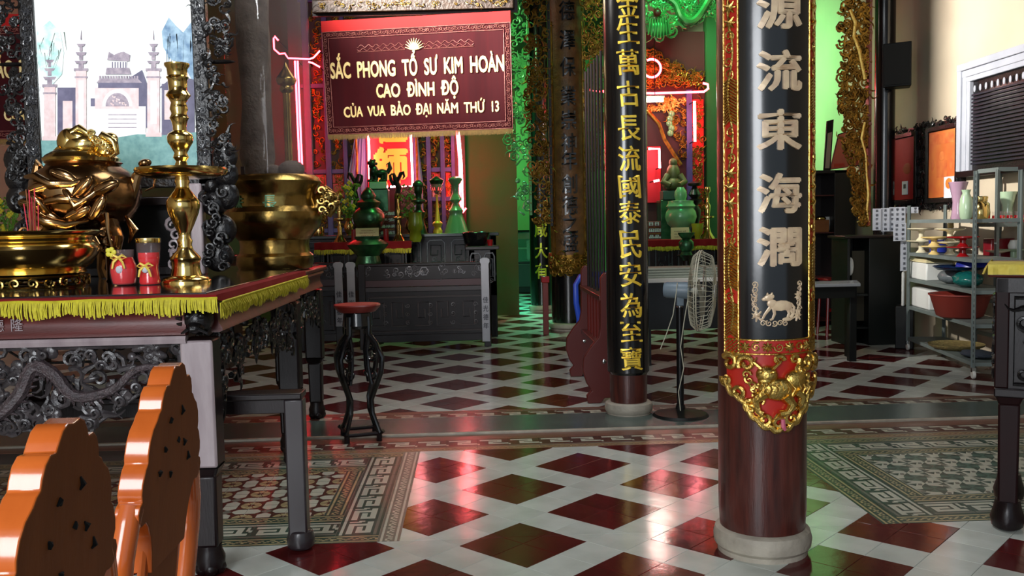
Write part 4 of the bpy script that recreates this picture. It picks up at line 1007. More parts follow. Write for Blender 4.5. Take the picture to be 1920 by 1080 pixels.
for k in range(26):
    rn = random.Random(k); x0 = rn.uniform(306, 362); y0 = rn.uniform(45, 80); pp([(x0, y0), (x0+2.5, y0), (x0+1+rn.uniform(-4, 4), y0+rn.uniform(30, 60))], 5, 9)
    x0 = rn.uniform(75, 122); y0 = rn.uniform(60, 110); pp([(x0, y0), (x0+1.5, y0), (x0+rn.uniform(-12, 8), y0+rn.uniform(20, 42))], 8 if k % 2 else 4, 9)
pr_(110, 165, 150, 262, 3, 9); pr_(305, 158, 366, 255, 3, 9); pp([(300, 165), (330, 142), (366, 150), (366, 165)], 3, 10); pr_(172, 185, 200, 205, 3, 9); pr_(250, 160, 282, 240, 3, 9); pp([(240, 150), (268, 132), (280, 165), (245, 165)], 3, 10)
pr_(120, 190, 138, 250, 2, 10); pr_(310, 170, 322, 225, 2, 10.5)
pr_(168, 200, 275, 262, 6, 10); pr_(180, 165, 262, 205, 2, 10.7); pr_(186, 152, 262, 166, 3, 11.5)
for k in range(15): pr_(188+k*5, 143, 191+k*5, 152, 7, 12)
pp([(183, 156), (190, 148), (260, 148), (268, 156)], 7, 12.5)
pp([(200, 140), (202, 128), (244, 128), (248, 140)], 7, 12.2); pp([(203, 113), (206, 98), (216, 104), (224, 100), (234, 98), (246, 104), (244, 116)], 7, 12); pr_(210, 116, 240, 128, 6, 12)
for k in range(6): pr_(212+k*5, 117, 214+k*5, 128, 3, 13)
arc = [(222+28*cos(pi-t*pi/12), 200-32*sin(pi*t/12)) for t in range(13)]; pp(arc, 6, 13); arc = [(222+22*cos(pi-t*pi/12), 200-25*sin(pi*t/12)) for t in range(13)]; pp(arc, 7, 14)
for k in range(12): rn = random.Random(k); x0, y0 = rn.uniform(204, 236), rn.uniform(178, 196); pp([(x0, y0), (x0+5, y0+1), (x0+3, y0+5)], 2, 15)
for k in range(4): pr_(205, 215+k*8, 258, 216.5+k*8, 7, 12)
for x0, x1, yt, yb_ in ((85, 106, 160, 262), (144, 164, 130, 258), (278, 301, 130, 255)):
    pr_(x0, yt, x1, yb_, 2, 14); pr_(x0+6, yt+22, x1-5, yb_-22, 6 if x0 > 100 else 2, 15); pr_(x0-3, yt-1, x1+3, yt+4, 7, 15); pr_(x0-2, yt+14, x1+2, yt+17, 7, 15); pr_(x0-3, yb_-6, x1+4, yb_+2, 2, 15)
    xm = (x0+x1)/2
    for k, w_ in enumerate((9, 7, 5)): pp([(xm-w_, yt-10-k*16), (xm-w_-3, yt-15-k*16), (xm+w_+3, yt-15-k*16), (xm+w_, yt-10-k*16)], 7, 15); pr_(xm-w_*.5, yt-10-k*16, xm+w_*.5, yt-1-k*16, 7, 14)
    pp([(xm-1, yt-55), (xm+1, yt-55), (xm+.5, yt-72)], 7, 15)
pp([(66, 265), (110, 262), (150, 258), (200, 262), (260, 252), (310, 254), (372, 248), (372, 332), (66, 332)], 1, 12)
pb.build('printed_picture', pm, fr, smooth=0)

# cased brass censer with acrylic tube and incense coil
Yu = 6.15; cx = 517; scu = Yu/F; zu = P(cx, 503, Yu).z; ou = P(cx, 503, Yu)
cb = thing('cased_censer', 'wide antique brass censer under a tall clear acrylic tube', 'incense burner', (ou.x, ou.y, 1.144))
zz = lambda y: P(cx, y, Yu).z-zu+.0
b = B(); b.lathe([(r*scu, zz(y)) for y, r in ((503, 66), (494, 70), (480, 70), (474, 64), (462, 62), (450, 64), (446, 68), (440, 72), (425, 84), (410, 88), (398, 87), (388, 78), (372, 76), (362, 78), (350, 86), (342, 88), (334, 84), (330, 78), (334, 70))], seg=56); b.build('urn', M_BRASSD, cb)
b = B()
for k, (ch, px_) in enumerate((('味', -50), ('長', 10))):
    Wu = lambda u, v, h: ((78*scu+h)*sin(u/(78*scu)), -(78*scu+h)*cos(u/(78*scu)), v)
    text(b, ch, Wu, px_*scu*1.05, zz(381), .085, .085, -.002, .006, bold=.015)
b.build('raised_characters', M_GRNL, cb, smooth=0)
b = B()
b.tube([(78*scu, 0, zz(395)), (86*scu, 0, zz(372)), (98*scu, 0, zz(362)), (106*scu, 0, zz(372)), (108*scu, 0, zz(392)), (100*scu, 0, zz(408))], [.035, .04, .05, .055, .04, .02], 12)
b.ell((100*scu, -.02, zz(372)), .07, .06, .05, 14, 9); b.ell((112*scu, -.02, zz(384)), .045, .04, .03, 12, 8)
for k in range(8): curl(b, lambda u, v, h: (u, -.06-h, v), 92*scu+.03*(k % 3), zz(360+6*k), .028, k, .009, .01, 1.2)
b.build('dragon_head_handle', M_BRASSD, cb, smooth=60)
b = B(); R_ = 76*scu; b.lathe([(R_, zz(330)), (R_, 2.2)], seg=56)
rows = len(b.v); b.f = [f for f in b.f if len(f) == 4]; b.mi = [0]*len(b.f)
child(b.build('acrylic_tube', M_GLASS, cb, smooth=60), 'clear acrylic tube')
for k in range(6):
    a = -2.6+k*.42; b = B(); b.box(R_*sin(a*1.0)-.012, R_*sin(a)+.012, -R_*cos(a)-.012-.0, -R_*cos(a)+.012, zz(336), zz(316))
    b.build('clip', M_BLKC, cb, bevel=.003) if abs(a) < 1.6 else None
b = B()
b.lathe([(.10, zz(334)), (.11, .75), (.10, 1.1), (.115, 1.5), (.10, 2.1)], c=(-.10, .06, 0), seg=20, wob=lambda a, z: .18*sin(2*a+z*16)+.1*sin(5*a-z*23)); child(b.build('dragon_pillar_candle', M_SMOKE, cb, smooth=60), 'dark twisted carved pillar inside the tube')
b = B(); b.ell((.13, .0, zz(318)), .09, .07, .06, 12, 8); b.ell((.0, .02, zz(322)), .07, .07, .05, 12, 8); child(b.build('incense_ash', M_SMOKE, cb), 'heap of ash')
# brass pole with finial behind the tube
Yp_ = 7.0; zq_ = lambda y: P(537, y, Yp_).z
b = B(); b.lathe([(.03, 0)]+[(r*Yp_/F, zq_(y)) for y, r in ((335, 7), (175, 7), (172, 11), (166, 13), (160, 10), (158, 16), (150, 19), (146, 17), (140, 13), (134, 9), (128, 5), (122, 3), (117, 1))], seg=18)
tag(b.build('processional_pole', M_BRASSD, loc=(P(540, 250, Yp_).x, Yp_, 0), smooth=50), 'brass processional pole with knobbed finial seen through the acrylic tube', 'pole')

# ================================================================ PLANT STAND
px_ = P(665, 570, 5.98); ps = thing('plant_stand', 'tall black curved-leg plant stand with small round top, empty', 'plant stand', (px_.x+.015, 5.98, 0))
zt_ = px_.z
b = B(); b.lathe([(.12, zt_-.05), (.15, zt_-.02), (.155, zt_-.008), (.15, zt_), (0, zt_)], seg=40); child(b.build('round_top', M_REDD, ps), 'round top with dark red edge')
b = B(); b.lathe([(.085, zt_-.16), (.10, zt_-.14), (.09, zt_-.06), (.12, zt_-.05)], seg=30); b.build('neck', M_BLK, ps)
for k in range(4):
    a = pi/4+k*pi/2+.25; c_, s_ = cos(a), sin(a)
    W = lambda u, v, h: Vector((u*c_-h*s_, u*s_+h*c_, v))
    b = B(); b.tube([W(u, v, 0) for u, v in ((.085, zt_-.08), (.09, zt_-.2), (.145, zt_-.26), (.19, zt_-.35), (.18, zt_-.44), (.135, zt_-.54), (.095, zt_-.63), (.10, zt_-.72), (.135, .1), (.16, .05), (.185, .07))], [.02, .02, .019, .019, .018, .018, .017, .016, .014, .016, .014], 10); b.build('leg', M_BLK, ps)
    b = B(); b.tube([W(.09, zt_-.2, 0), W(.07, zt_-.3, 0), W(.075, zt_-.42, 0), W(.1, zt_-.53, 0)], .014, 8); curl(b, lambda u, v, h: W(u, v, h), .115, zt_-.34, .055, .5, .012, .003, 1.2, seg=7); curl(b, lambda u, v, h: W(u, v, h), .11, zt_-.46, .045, 3, .011, .003, 1.1, seg=7); b.build('leg_scroll', M_BLK, ps)
b = B()
for k in range(4):
    a = pi/4+k*pi/2+.25; a2 = a+pi/2; b.tube([(.15*cos(a), .15*sin(a), .05), (.15*cos(a2), .15*sin(a2), .05)], .014, 8)
    b.tube([(.15*cos(a), .15*sin(a), .0), (.15*cos(a), .15*sin(a), .06)], .018, 8)
b.build('base_frame', M_DKW, ps)

# ================================================================ BANNERS + PICTURE ABOVE
def banner(q, label, loc_shift=None):
    TL, TR, BL, BR = q; O = TL.copy()
    t = thing('banner', label, 'banner', (TL+TR)/2); O = Vector(t.location)
    ex = (TR-TL); ey = (BL-TL); nn = ex.cross(ey).normalized()
    if nn.y > 0: nn = -nn
    def W(u, v, h):       # u 0..1 , v 0..1 downward
        a = TL.lerp(TR, u); c = BL.lerp(BR, u); w_ = .008*sin(u*19+v*2)*(.3+v)+.006*sin(u*41)*v
        return a.lerp(c, v)+nn*(h+w_)-O
    def sheet(u0, u1, v0, v1, h, m, name, th=.004, nu=48, nv=10, label=None):
        b = B(); g = lambda hh: [[W(u0+(u1-u0)*i/nu, v0+(v1-v0)*j/nv, hh) for i in range(nu+1)] for j in range(nv+1)]
        b.quadgrid(g(h)); b.quadgrid(g(h-th)); rim = [(u0+(u1-u0)*i/nu, v0) for i in range(nu+1)]+[(u1, v0+(v1-v0)*j/nv) for j in range(1, nv+1)]+[(u1-(u1-u0)*i/nu, v1) for i in range(1, nu+1)]+[(u0, v1-(v1-v0)*j/nv) for j in range(1, nv)]
        b.quadgrid([[W(u, v, h) for u, v in rim], [W(u, v, h-th) for u, v in rim]], closed_u=True)
        o = b.build(name, m, t, smooth=60); 
        if label: child(o, label)
        return o
    sheet(0, 1, 0, .10, .004, M_REDC, 'red_header', label='bright red header strip'); sheet(0, 1, .09, 1, 0, M_VEL, 'velvet_panel')
    b = B()
    wl, hl = ex.length, ey.length
    bw, bh = .032, .06
    for i in range(84):
        u = .018+i*(.964/83)
        for v in (.125, .965): curl(b, lambda p, q_, h: W(u+p/wl, v+q_/hl, .004+h), 0, 0, .019, i*1.1, .0026, .001, 1.0, mir=(-1)**i, seg=4, n=8)
    for j in range(40):
        v = .15+j*(.80/39)
        for u in (.018, .982): curl(b, lambda p, q_, h: W(u+p/wl, v+q_/hl, .004+h), 0, 0, .019, j*1.1, .0026, .001, 1.0, mir=(-1)**j, seg=4, n=8)
    for (u0, u1, v0, v1) in ((.002, .998, .098, .997), (.036, .964, .155, .935)):
        pts = [(u0+(u1-u0)*i/30, v0) for i in range(30)]+[(u1, v0+(v1-v0)*j/14) for j in range(14)]+[(u1-(u1-u0)*i/30, v1) for i in range(30)]+[(u0, v1-(v1-v0)*j/14) for j in range(14)]
        b.tube([W(u, v, .004) for u, v in pts], .0032, 5, closed=True)
    child(b.build('scroll_braid', M_EMB2, t), 'pink-gold scrolled braid border')
    b = B()
    Wt = lambda u, v, h: W(u/1000, 1-v/1000, h)
    def line(words, v, hgt, u0, u1, bold):
        b = B(); s_ = '  '.join(words); text(b, s_, Wt, (u0+u1)/2, v, u1-u0, hgt, .001, .009, bold=bold)
        b.build('embroidered_line', M_EMB, t, smooth=0)
    line(['SẮC', 'PHONG', 'TỔ', 'SƯ', 'KIM', 'HOÀN'], 600, 215, 40, 962, .03)
    line(['CAO', 'ĐÌNH', 'ĐỘ'], 372, 190, 285, 722, .03)
    line(['CỦA', 'VUA', 'BẢO', 'ĐẠI', 'NĂM', 'THỨ', '13'], 198, 145, 96, 930, .028)
    b = B()
    for k in range(-5, 6):
        a = k*.3; b.tube([W(.5, .285, .006), W(.5+.022*sin(a), .285-.05*cos(a), .008), W(.5+.045*sin(a)*1.1, .285-.10*cos(a*.9), .004)], [.011, .007, .0015], 6)
    b.build('lotus_emblem', M_EMB, t)
    b = B()
    for sg in (-1, 1):
        for vv, ph in ((.235, 0), (.265, 1.5), (.285, 0)):
            b.tube([W(.5+sg*(.05+.26*i/36), vv+(.012*sin(i*1.1+ph) if vv < .28 else 0), .004) for i in range(37)], .0022, 4)
    b.build('wave_stitching', M_EMB2, t)
    b = B(); rn = random.Random(3)
    for i in range(420):
        u = i/420; a = W(u, .995, 0); c = W(u+rn.uniform(-.001, .001), 1.045+rn.uniform(-.006, .006), 0); b.tube([a, c], [.0028, .0018], 3, cap=False)
    b.build('bottom_fringe', M_FRID, t, kind='stuff', fix=False)
    return t
Q1 = [P(602, 40, 8.4), P(957, 20, 7.85), P(616, 253, 8.4), P(963, 241, 7.85)]
ban = banner(Q1, 'maroon velvet banner with the whole gold Vietnamese inscription, hanging left of centre')
s2 = 1.09; Yb2 = 6.3
def sh(p, dx, dy):            # same banner, second one hangs further left
    return p
Q2 = [P(-37, 28, 7.6), P(330, 18, 7.6), P(-25, 262, 7.6), P(340, 250, 7.6)]
ban2 = banner(Q2, 'second maroon banner cut by the left edge, half hidden behind the black frame')
# framed picture above
def framed(q, label):
    t = thing('framed_picture', label, 'picture frame', (q[2]+q[3])/2); O = Vector(t.location); TL, TR, BL, BR = q
    nn = Vector((-(TR-TL).y, (TR-TL).x, 0)).normalized(); nn = nn if nn.y < 0 else -nn
    def W(u, v, h): return TL.lerp(TR, u).lerp(BL.lerp(BR, u), v)+nn*h-O
    for nm, a in (('frame_rail', (0, 1, .93, 1)), ('frame_rail', (0, 1, 0, .07)), ('frame_stile', (0, .035, .07, .93)), ('frame_stile', (.965, 1, .07, .93))):
        b = B(); b.box(a[0], a[1], a[2], a[3], -.02, .03, W=lambda x, y, z: W(x, y, z)); o = b.build(nm, mat('old_gilt_frame', '#3a2412', .45, .3, col2='#1e120a', nscale=14, bump=.3), t, bevel=.008)
        if nm == 'frame_rail':
            b = B(); carve(b, W, (.02, .98, a[2]+.02, a[3]-.02), 60, .012, .004, .032, seed=3); b.build('rail_carving', M_GOLD, o)
    for a in ((.035, .965, .90, .93), (.035, .965, .07, .1), (.035, .05, .1, .9), (.95, .965, .1, .9)):
        b = B(); b.box(a[0], a[1], a[2], a[3], -.02, .02, W=lambda x, y, z: W(x, y, z)); b.build('gilt_slip', M_GOLD, t, bevel=.004)
    b = B(); b.box(.05, .95, .1, .9, -.02, .0, W=lambda x, y, z: W(x, y, z)); b.build('picture_sheet', mat('pale_picture', '#a8a094', .5, col2='#958d80', nscale=3), t, smooth=0)
    b = B(); b.box(-.012, 1.012, -.012, 1.012, -.05, -.02, W=lambda x, y, z: W(x, y, z)); b.build('backing_board', M_DKW, t)
    return t
framed([P(580, -330, 8.46), P(966, -350, 7.91), P(588, 26, 8.46), P(964, 17, 7.91)], 'gilt framed picture hanging directly above the maroon banner')

# ================================================================ FENCE + ALTARS AT THE BACK (left)
Yq = 10.45
def Q(px, y, Y=Yq): return P(px, y, Y)
def low_screen(x0, x1, label, y_t=490, y_b=648):
    a, c = Q(x0, y_b), Q(x1, y_t); t = thing('altar_screen', label, 'screen', (a.x, Yq, 0)); L = c.x-a.x; z1 = c.z; zf_ = .05
    hz = lambda y: P((x0+x1)/2, y, Yq).z
    b = B(); b.box(0, L, -.03, .03, z1-.03, z1); b.build('top_rail', M_DKW, t, bevel=.006)
    b = B(); b.box(0, L, -.02, .02, hz(524), z1-.03); b.build('frieze_panel', M_DKW, t, bevel=.004)
    b = B(); W = lambda u, v, h: (u, -.02-h, v)
    carve(b, W, (.08, L-.06, hz(519), hz(497)), int(26*L)+4, .035, .006, .004, seed=int(x0)); b.tube([(L*.5+.05*cos(k*pi/3), -.026, (hz(519)+hz(497))/2+.05*sin(k*pi/3)) for k in range(6)], .007, 5, closed=True)
    b.build('frieze_carving', mat('silvered_carving', '#8d8b90', .3, .3, col2='#454246', nscale=20), t)  # silver tone lightened to put highlights into the colour
    b = B(); b.box(0, L, -.03, .03, hz(546), hz(537)); b.build('middle_rail', mat('grey_brown_rail', '#3a3436', .35, spec=.4), t, bevel=.005)
    b = B(); b.box(0, L, -.012, .012, hz(536), hz(524)); child(b.build('slot_panel', mat('dark_red_slot', '#3c1012', .3), t, smooth=0), 'dark red slot panel')
    b = B(); b.box(.0, L, -.03, .03, hz(640), hz(626)); b.build('bottom_rail', M_DKW, t, bevel=.005)
    b = B(); b.box(0, L, -.01, .02, hz(628), hz(545)); b.build('field_panel', M_DKW, t)
    b = B(); b.tube([(.12, -.02, hz(620)), (.12, -.02, hz(556)), (L-.1, -.02, hz(556)), (L-.1, -.02, hz(620))], .012, 5, closed=True)
    # angular fret scrolls
    for k in range(int(L/.26)):
        u = .2+k*.26; v = hz(588); r = .085; mir = -1 if k % 2 else 1
        b.tube([(u+mir*x_*r, -.018, v+z_*r*1.6) for x_, z_ in ((-1, -1), (1, -1), (1, 1), (-.5, 1), (-.5, -.3), (.4, -.3), (.4, .4))], .010, 5)
        for q in range(3): curl(b, W, u+.1, v-.1+.1*q, .03, q+k, .007, .006)
    b.build('fret_carving', mat('fret_wood', '#575254', .35, coat=.3), t)
    b = B(); b.box(-.0, .08, -.04, .04, 0, z1); b.build('leg', M_DKW, t, bevel=.006); b = B(); b.box(L-.08, L, -.04, .04, 0, z1); b.build('leg', M_DKW, t, bevel=.006)
    return t
low_screen(676, 918, 'long black carved altar rail with fret panel in front of the left shrine')
low_screen(560, 640, 'short end of black carved altar rail behind the plant stand', 492, 655)
Yp = 10.37
for x0, yt, yb, lb, g in ((638, 491, 655, 'pale grey embroidered cloth strip on the rail, left of the pair', 1), (661, 491, 640, 'pale grey embroidered cloth strip on the rail, right of the pair', 1), (912, 483, 640, 'pale grey cloth strip at the right end of the rail', 0)):
    a, c = P(x0, yb if g == 0 else 612, Yp), P(x0, yt, Yp); t = thing('cloth_strip', lb, 'cloth strip', (a.x, Yp, a.z), group='grey cloth strips on the altar rail')
    h_ = c.z-a.z; b = B(); w_ = .045
    b.prism([(-w_, 0), (w_, 0), (w_, h_-.07), (w_*1.25, h_-.05), (w_*1.25, h_-.02), (w_*.6, h_), (-w_*.6, h_), (-w_*1.25, h_-.02), (-w_*1.25, h_-.05), (-w_, h_-.07)], 0, .02, W=lambda u, v, h: (u, -h, v)); b.build('strip', M_TABLET, t, bevel=.004)
    b = B()
    for k, ch in enumerate('佳光德年'): text(b, ch, lambda u, v, h: (u, -h, v), 0, h_*.5-.1*k, .06, .07, .019, .023, bold=.01)
    b.build('characters', M_INK, t, smooth=0)

def small_altar(px0, px1, ytop, Y, D, label, m=M_DKW, cloth=None, m2=None):
    a, c = P(px0, ytop, Y), P(px1, ytop, Y); L = c.x-a.x; z1 = a.z; t = thing('altar_table', label, 'altar table', (a.x, Y, 0))
    b = B(); b.box(-.04, L+.04, -.03, D, z1-.045, z1); b.build('table_top', m2 or m, t, bevel=.008)
    b = B(); b.box(0, L, .02, .05, z1-.62, z1-.045); b.box(0, L, D-.05, D-.02, z1-.62, z1-.045); b.build('frieze_panel', m, t)
    b = B(); b.box(L-.03, L, .02, D-.02, z1-.62, z1-.045); b.build('side_panel', m, t)
    b = B(); W = lambda u, v, h: (u, .02-h, v)
    n = max(2, int(L/.3))
    for k in range(n):
        u = (k+.5)*L/n; v = z1-.27; r = L/n*.36
        b.tube([W(u-r, v-.17, .012), W(u-r, v+.14, .012), W(u-r*.7, v+.18, .012), W(u+r*.7, v+.18, .012), W(u+r, v+.14, .012), W(u+r, v-.17, .012)], .012, 5)
        b.tube([W(u+x_*r*.6, v+z_*.11, .01) for x_, z_ in ((-1, -1), (1, -1), (1, 1), (-1, 1), (-1, -.2), (.3, -.2), (.3, .4))], .011, 5)
        for q in range(4): curl(b, W, u-r*.8+q*r*.55, v-.16+.08*(q % 2), .035, q+k, .008, .01)
    b.build('relief_carving', mat('slate_grey_carving', '#4b5056', .35, coat=.2, col2='#2a2e33', nscale=20), t)
    for xx in (0, L-.08):
        for yy in (.02, D-.1):
            b = B(); b.box(xx, xx+.08, yy, yy+.08, 0, z1-.045); b.build('leg', m, t, bevel=.006)
    if cloth:
        b = B(); x0_, x1_ = cloth; x0_ = P(x0_, ytop, Y).x-a.x; x1_ = P(x1_, ytop, Y).x-a.x
        rows = [[(x0_+(x1_-x0_)*i/40, y_+.004*sin(i*1.3)*k_, z_) for i in range(41)] for k_, (y_, z_) in enumerate(((D*.6, z1+.006), (-.036, z1+.006), (-.042, z1-.05), (-.044, z1-.09)))]
        b.quadgrid(rows); b.build('runner', M_REDV, t)
        b = B(); fringe(b, (x0_, -.046, z1-.085), (x1_, -.046, z1-.085), 200, .06, 4, out=(0, -1)); b.build('runner_fringe', M_FRI, t, fix=False, kind='stuff')
    return t
Y1, Y2 = 11.7, 12.25
M_SLATE = mat('slate_painted_wood', '#23272b', .35, coat=.3)
small_altar(606, 768, 456, Y1, .5, 'black carved offering table with red gold-fringed runner before the left shrine', cloth=(590, 772))
small_altar(566, 930, 443, Y2, .7, 'wide black carved altar table of the left shrine', m2=M_SLATE)
zA = P(850, 441, Y2).z; zB = P(690, 456, Y1).z
small_altar(878, 930, 462, 11.3, .5, 'small dark side table at the right end of the left shrine')
zC = P(900, 462, 11.3).z
# shrine screen behind: purple frames, gilded panels, red tablet
Ys = 13.75
t = thing('shrine_screen', 'tall purple and gilt carved shrine screen of the left altar', 'shrine', (P(575, 450, Ys).x, Ys, 0)); OX = t.location.x
ux = lambda px: P(px, 300, Ys).x-OX
zy = lambda y: P(735, y, Ys).z
Wsn = lambda u, v, h: (u, -h, v)
b = B(); b.box(ux(548), ux(872), .0, .08, 0, zy(-60)); b.build('back_board', mat('shrine_dark_red', '#3a1416', .5), t)
for k, (x0, x1) in enumerate(((575, 588), (612, 622), (645, 653), (800, 808), (826, 834), (846, 853))):
    b = B(); b.box(ux(x0), ux(x1), -.08, .0, 0, zy(-50)); b.build('purple_post', M_PURP, t, bevel=.008)
for y in (0, 160, 320, 375, 430):
    for xa_, xb_ in ((0, ux(653)), (ux(800), ux(850))): b = B(); b.box(xa_, xb_, -.06, 0, zy(y+4), zy(y-4)); b.build('purple_rail', M_PURP, t, bevel=.006)
for k, (x0, x1) in enumerate(((589, 611), (623, 644), (809, 825), (835, 846), (655, 668), (786, 799))):
    b = B(); carve(b, Wsn, (ux(x0)+.01, ux(x1)-.01, zy(430), zy(20)), 110, .05, .011, .02, seed=40+k); b.build('gilt_carving', M_GOLDD, t)
for k, (x0, x1, y0, y1) in enumerate(((623, 644, 325, 370), (589, 611, 325, 372), (809, 825, 325, 372), (835, 846, 325, 372))):
    b = B(); b.box(ux(x0), ux(x1), -.03, 0, zy(y1), zy(y0)); b.build('red_panel', M_RED, t, bevel=.004)
# violet satin curtain
b = B(); rows = []
for j in range(14):
    z_ = zy(245)+(zy(440)-zy(245))*j/13; wl = .5+.5*min(1, j/6)
    rows.append([(ux(690)-(ux(690)-ux(652))*wl*(1-i/18.), -.10+.02*sin(i*1.4), z_) for i in range(19)])
b.quadgrid(rows); rows = [[(ux(775)+(ux(792)-ux(775))*(.5+.5*min(1, j/6))*i/10, -.10+.02*sin(i*1.6), zy(245)+(zy(440)-zy(245))*j/13) for i in range(11)] for j in range(14)]
b.quadgrid(rows); child(b.build('satin_curtain', M_BLUC, t), 'violet satin curtain drawn to both sides')
b = B(); b.box(ux(690), ux(776), -.16, -.10, zy(352), zy(150)); child(b.build('red_tablet', mat('bright_red_tablet', '#d01f33', .45), t, bevel=.005), 'bright red tablet with gold characters')
b = B(); W = lambda u, v, h: (u, -.16-h, v)
text(b, '祖', W, ux(735), zy(228), .46, .62, -.002, .02, bold=.05); text(b, '師', W, ux(735), zy(313), .46, .52, -.002, .02, bold=.05)
child(b.build('tablet_characters', mat('pale_gold_paint', '#e8d25a', .4, .2), t, smooth=0), 'pale gold characters')
for k in (0, 1):
    b = B(); b.tube([Wsn(ux(672 if k == 0 else 783), zy(y), .18+.03*sin(y*.1)) for y in range(245, 345, 8)], .018, 6); b.build('tassel_cord', M_GOLDD, t)
# neon tubes
def neon(pts, Y, label, m=M_NEON, r=.014, name='neon_tube', loc_y=0):
    O = P(pts[0][0], pts[0][1], Y); t = thing(name, label, 'neon light', O, group='red neon tubes of the shrines')
    b = B(); b.tube([P(x, y, Y)-O for x, y in pts], r, 8); b.build('glass_tube', m, t, smooth=60)
    for x, y in {pts[0], pts[-1]}:
        b = B(); q_ = P(x, y, Y)-O; b.tube([q_, (q_.x, (14.0 if Y < 13.5 or x < 1000 else 14.2)-Y, q_.z)], .008, 6); b.build('support', M_BLACKP, t)
    return t
Yn = 13.4
neon([(691, 250), (693, 335)], Yn, 'pinkish neon tube at the left edge of the red tablet', M_NEONW, .016)
neon([(770, 248), (774, 349), (732, 350)], Yn, 'pinkish neon tube down the right side and under the red tablet', M_NEONW, .016)
neon([(860, 244), (865, 300), (868, 396)], Yn, 'long upright neon tube at the right edge of the left shrine, nearer the tablet', M_NEONW, .013)
neon([(856, 244), (861, 300), (863, 392), (868, 398), (874, 390)], Yn, 'long upright neon tube with hooked foot at the right edge of the left shrine')
neon([(553, 114), (562, 320)], Yn, 'left one of two long upright neon tubes seen through the acrylic tube')
neon([(558, 114), (567, 322)], Yn, 'right one of two long upright neon tubes seen through the acrylic tube')
neon([(522, 76), (515, 68), (513, 72), (514, 92), (524, 101), (534, 100), (540, 109), (580, 111)], Yn, 'curled end of the left shrine neon outline, left', r=.012)
neon([(580, 111), (588, 108), (600, 95)], Yn, 'short neon tube rising to the banner edge', r=.012); neon([(578, 116), (586, 118), (600, 126)], Yn, 'short neon tube falling to the banner edge', r=.012)

# things standing on the left altar
def trn(name, label, cat, prof, px, Y, m, base, group=None, seg=20, wob=None):
    return turned(name, prof, px, Y, m, label, cat, seg=seg, base=base, group=group, wob=wob)
cst = lambda y0, y1: [(y0, 13), (y0-4, 12), (y0-10, 8), (y0-18, 4), (y0-30, 5), (y0-34, 3), (y0-42, 3), (y0-45, 11), (y0-47, 11), (y0-49, 3), (y0-62, 4), (y0-66, 2.5), (y1+10, 2.5), (y1+8, 5), (y1, 6), (y1, 1)]
trn('candlestick', 'slim brass candlestick at the left of the left shrine table', 'candlestick', cst(452, 361), 638, Y1+.25, M_BRASS, zB, 'candlesticks of the left shrine')
trn('candlestick', 'slim brass candlestick right of the cream card', 'candlestick', cst(452, 361), 748, Y1+.25, M_BRASS, zB, 'candlesticks of the left shrine')
trn('bronze_censer', 'green bronze lidded censer behind the cream card', 'incense burner', [(452, 16), (446, 18), (440, 11), (432, 9), (424, 22), (412, 28), (400, 29), (392, 24), (386, 17), (380, 20), (376, 22), (370, 12), (364, 14), (356, 10), (348, 3)], 693, Y1+.3, M_GRNB, zB, wob=lambda a, z: .06*sin(4*a))
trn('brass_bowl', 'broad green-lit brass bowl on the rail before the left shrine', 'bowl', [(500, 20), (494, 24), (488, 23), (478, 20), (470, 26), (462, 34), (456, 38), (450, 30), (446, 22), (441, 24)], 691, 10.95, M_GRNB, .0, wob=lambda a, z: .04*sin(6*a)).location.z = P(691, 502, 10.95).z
bp = P(691, 502, 10.95); b = B(); b.lathe([(.16, 0), (.15, .03), (.06, .1), (.05, bp.z-.15), (.12, bp.z-.03), (.15, bp.z)], seg=20); tag(b.build('pedestal', M_DKW, loc=(bp.x, bp.y, 0)), 'dark turned pedestal under the green-lit brass bowl', 'pedestal')
card = B(); cp = P(689, 447, Y1+.06); card.box(-.148, .148, -.004, .004, 0, .195); c_ = thing('sign_card', 'cream card with lines of brown print on the left shrine table', 'sign', (cp.x, Y1+.06, zB)); card.build('card', M_CARD, c_, bevel=.002)
b = B()
for k in range(5):
    text(b, ('HÀNH HƯƠNG', 'XIN QUÝ KHÁCH', 'CÚNG LỄ', 'KHÔNG THẮP', 'NHANG ĐÈN')[k], lambda u, v, h: (u, -h, v), 0, .165-.033*k, .2 if k % 2 else .16, .017, .003, .007)
b.build('printing', M_INKR, c_, smooth=0)
def flowers(px, yb, yt, Y, base, label, seed, w=.16, vase_m=None, cols=None):
    o = P(px, yb, Y); h_ = P(px, yt, Y).z-o.z; t = thing('vase_of_flowers', label, 'flower vase', (o.x, Y, base)); rn = random.Random(seed)
    b = B(); b.lathe([(.04, 0), (.05, .01), (.035, .04), (.065, .1), (.07, .16), (.045, .22), (.055, .26)], seg=18); b.build('vase', vase_m or M_BRASS, t)
    b = B(); fl = B()
    for k in range(34):
        a, r_, z_ = rn.uniform(0, 6.28), rn.uniform(.02, w), rn.uniform(.3, h_)
        e = Vector((r_*cos(a), r_*sin(a)*.6, z_)); b.tube([(0, 0, .2), e*.6+Vector((0, 0, .05)), e], [.004, .003, .002], 4)
        for q in range(3): b.ell((e.x+rn.uniform(-.03, .03), e.y, e.z-rn.uniform(.0, .08)), .03, .006, .012, 6, 4, rot=rn.uniform(-1.5, 1.5))
        if k % 2: 
            for q in range(4): fl.ell((e.x+.018*cos(q*1.6), e.y-.01, e.z+.018*sin(q*1.6)), .016, .012, .016, 6, 4)
    child(b.build('foliage', M_LEAF, t, kind='stuff'), 'yellow-green foliage'); fl.build('blossoms', cols or M_FLOW, t, kind='stuff'); return t
flowers(655, 448, 345, Y2+.2, zA, 'tall vase of yellow-green flowers at the left of the left shrine', 1)
flowers(770, 448, 352, Y2+.42, zA, 'vase of mixed pink and yellow flowers right of the tablet', 2, cols=M_PINKF)
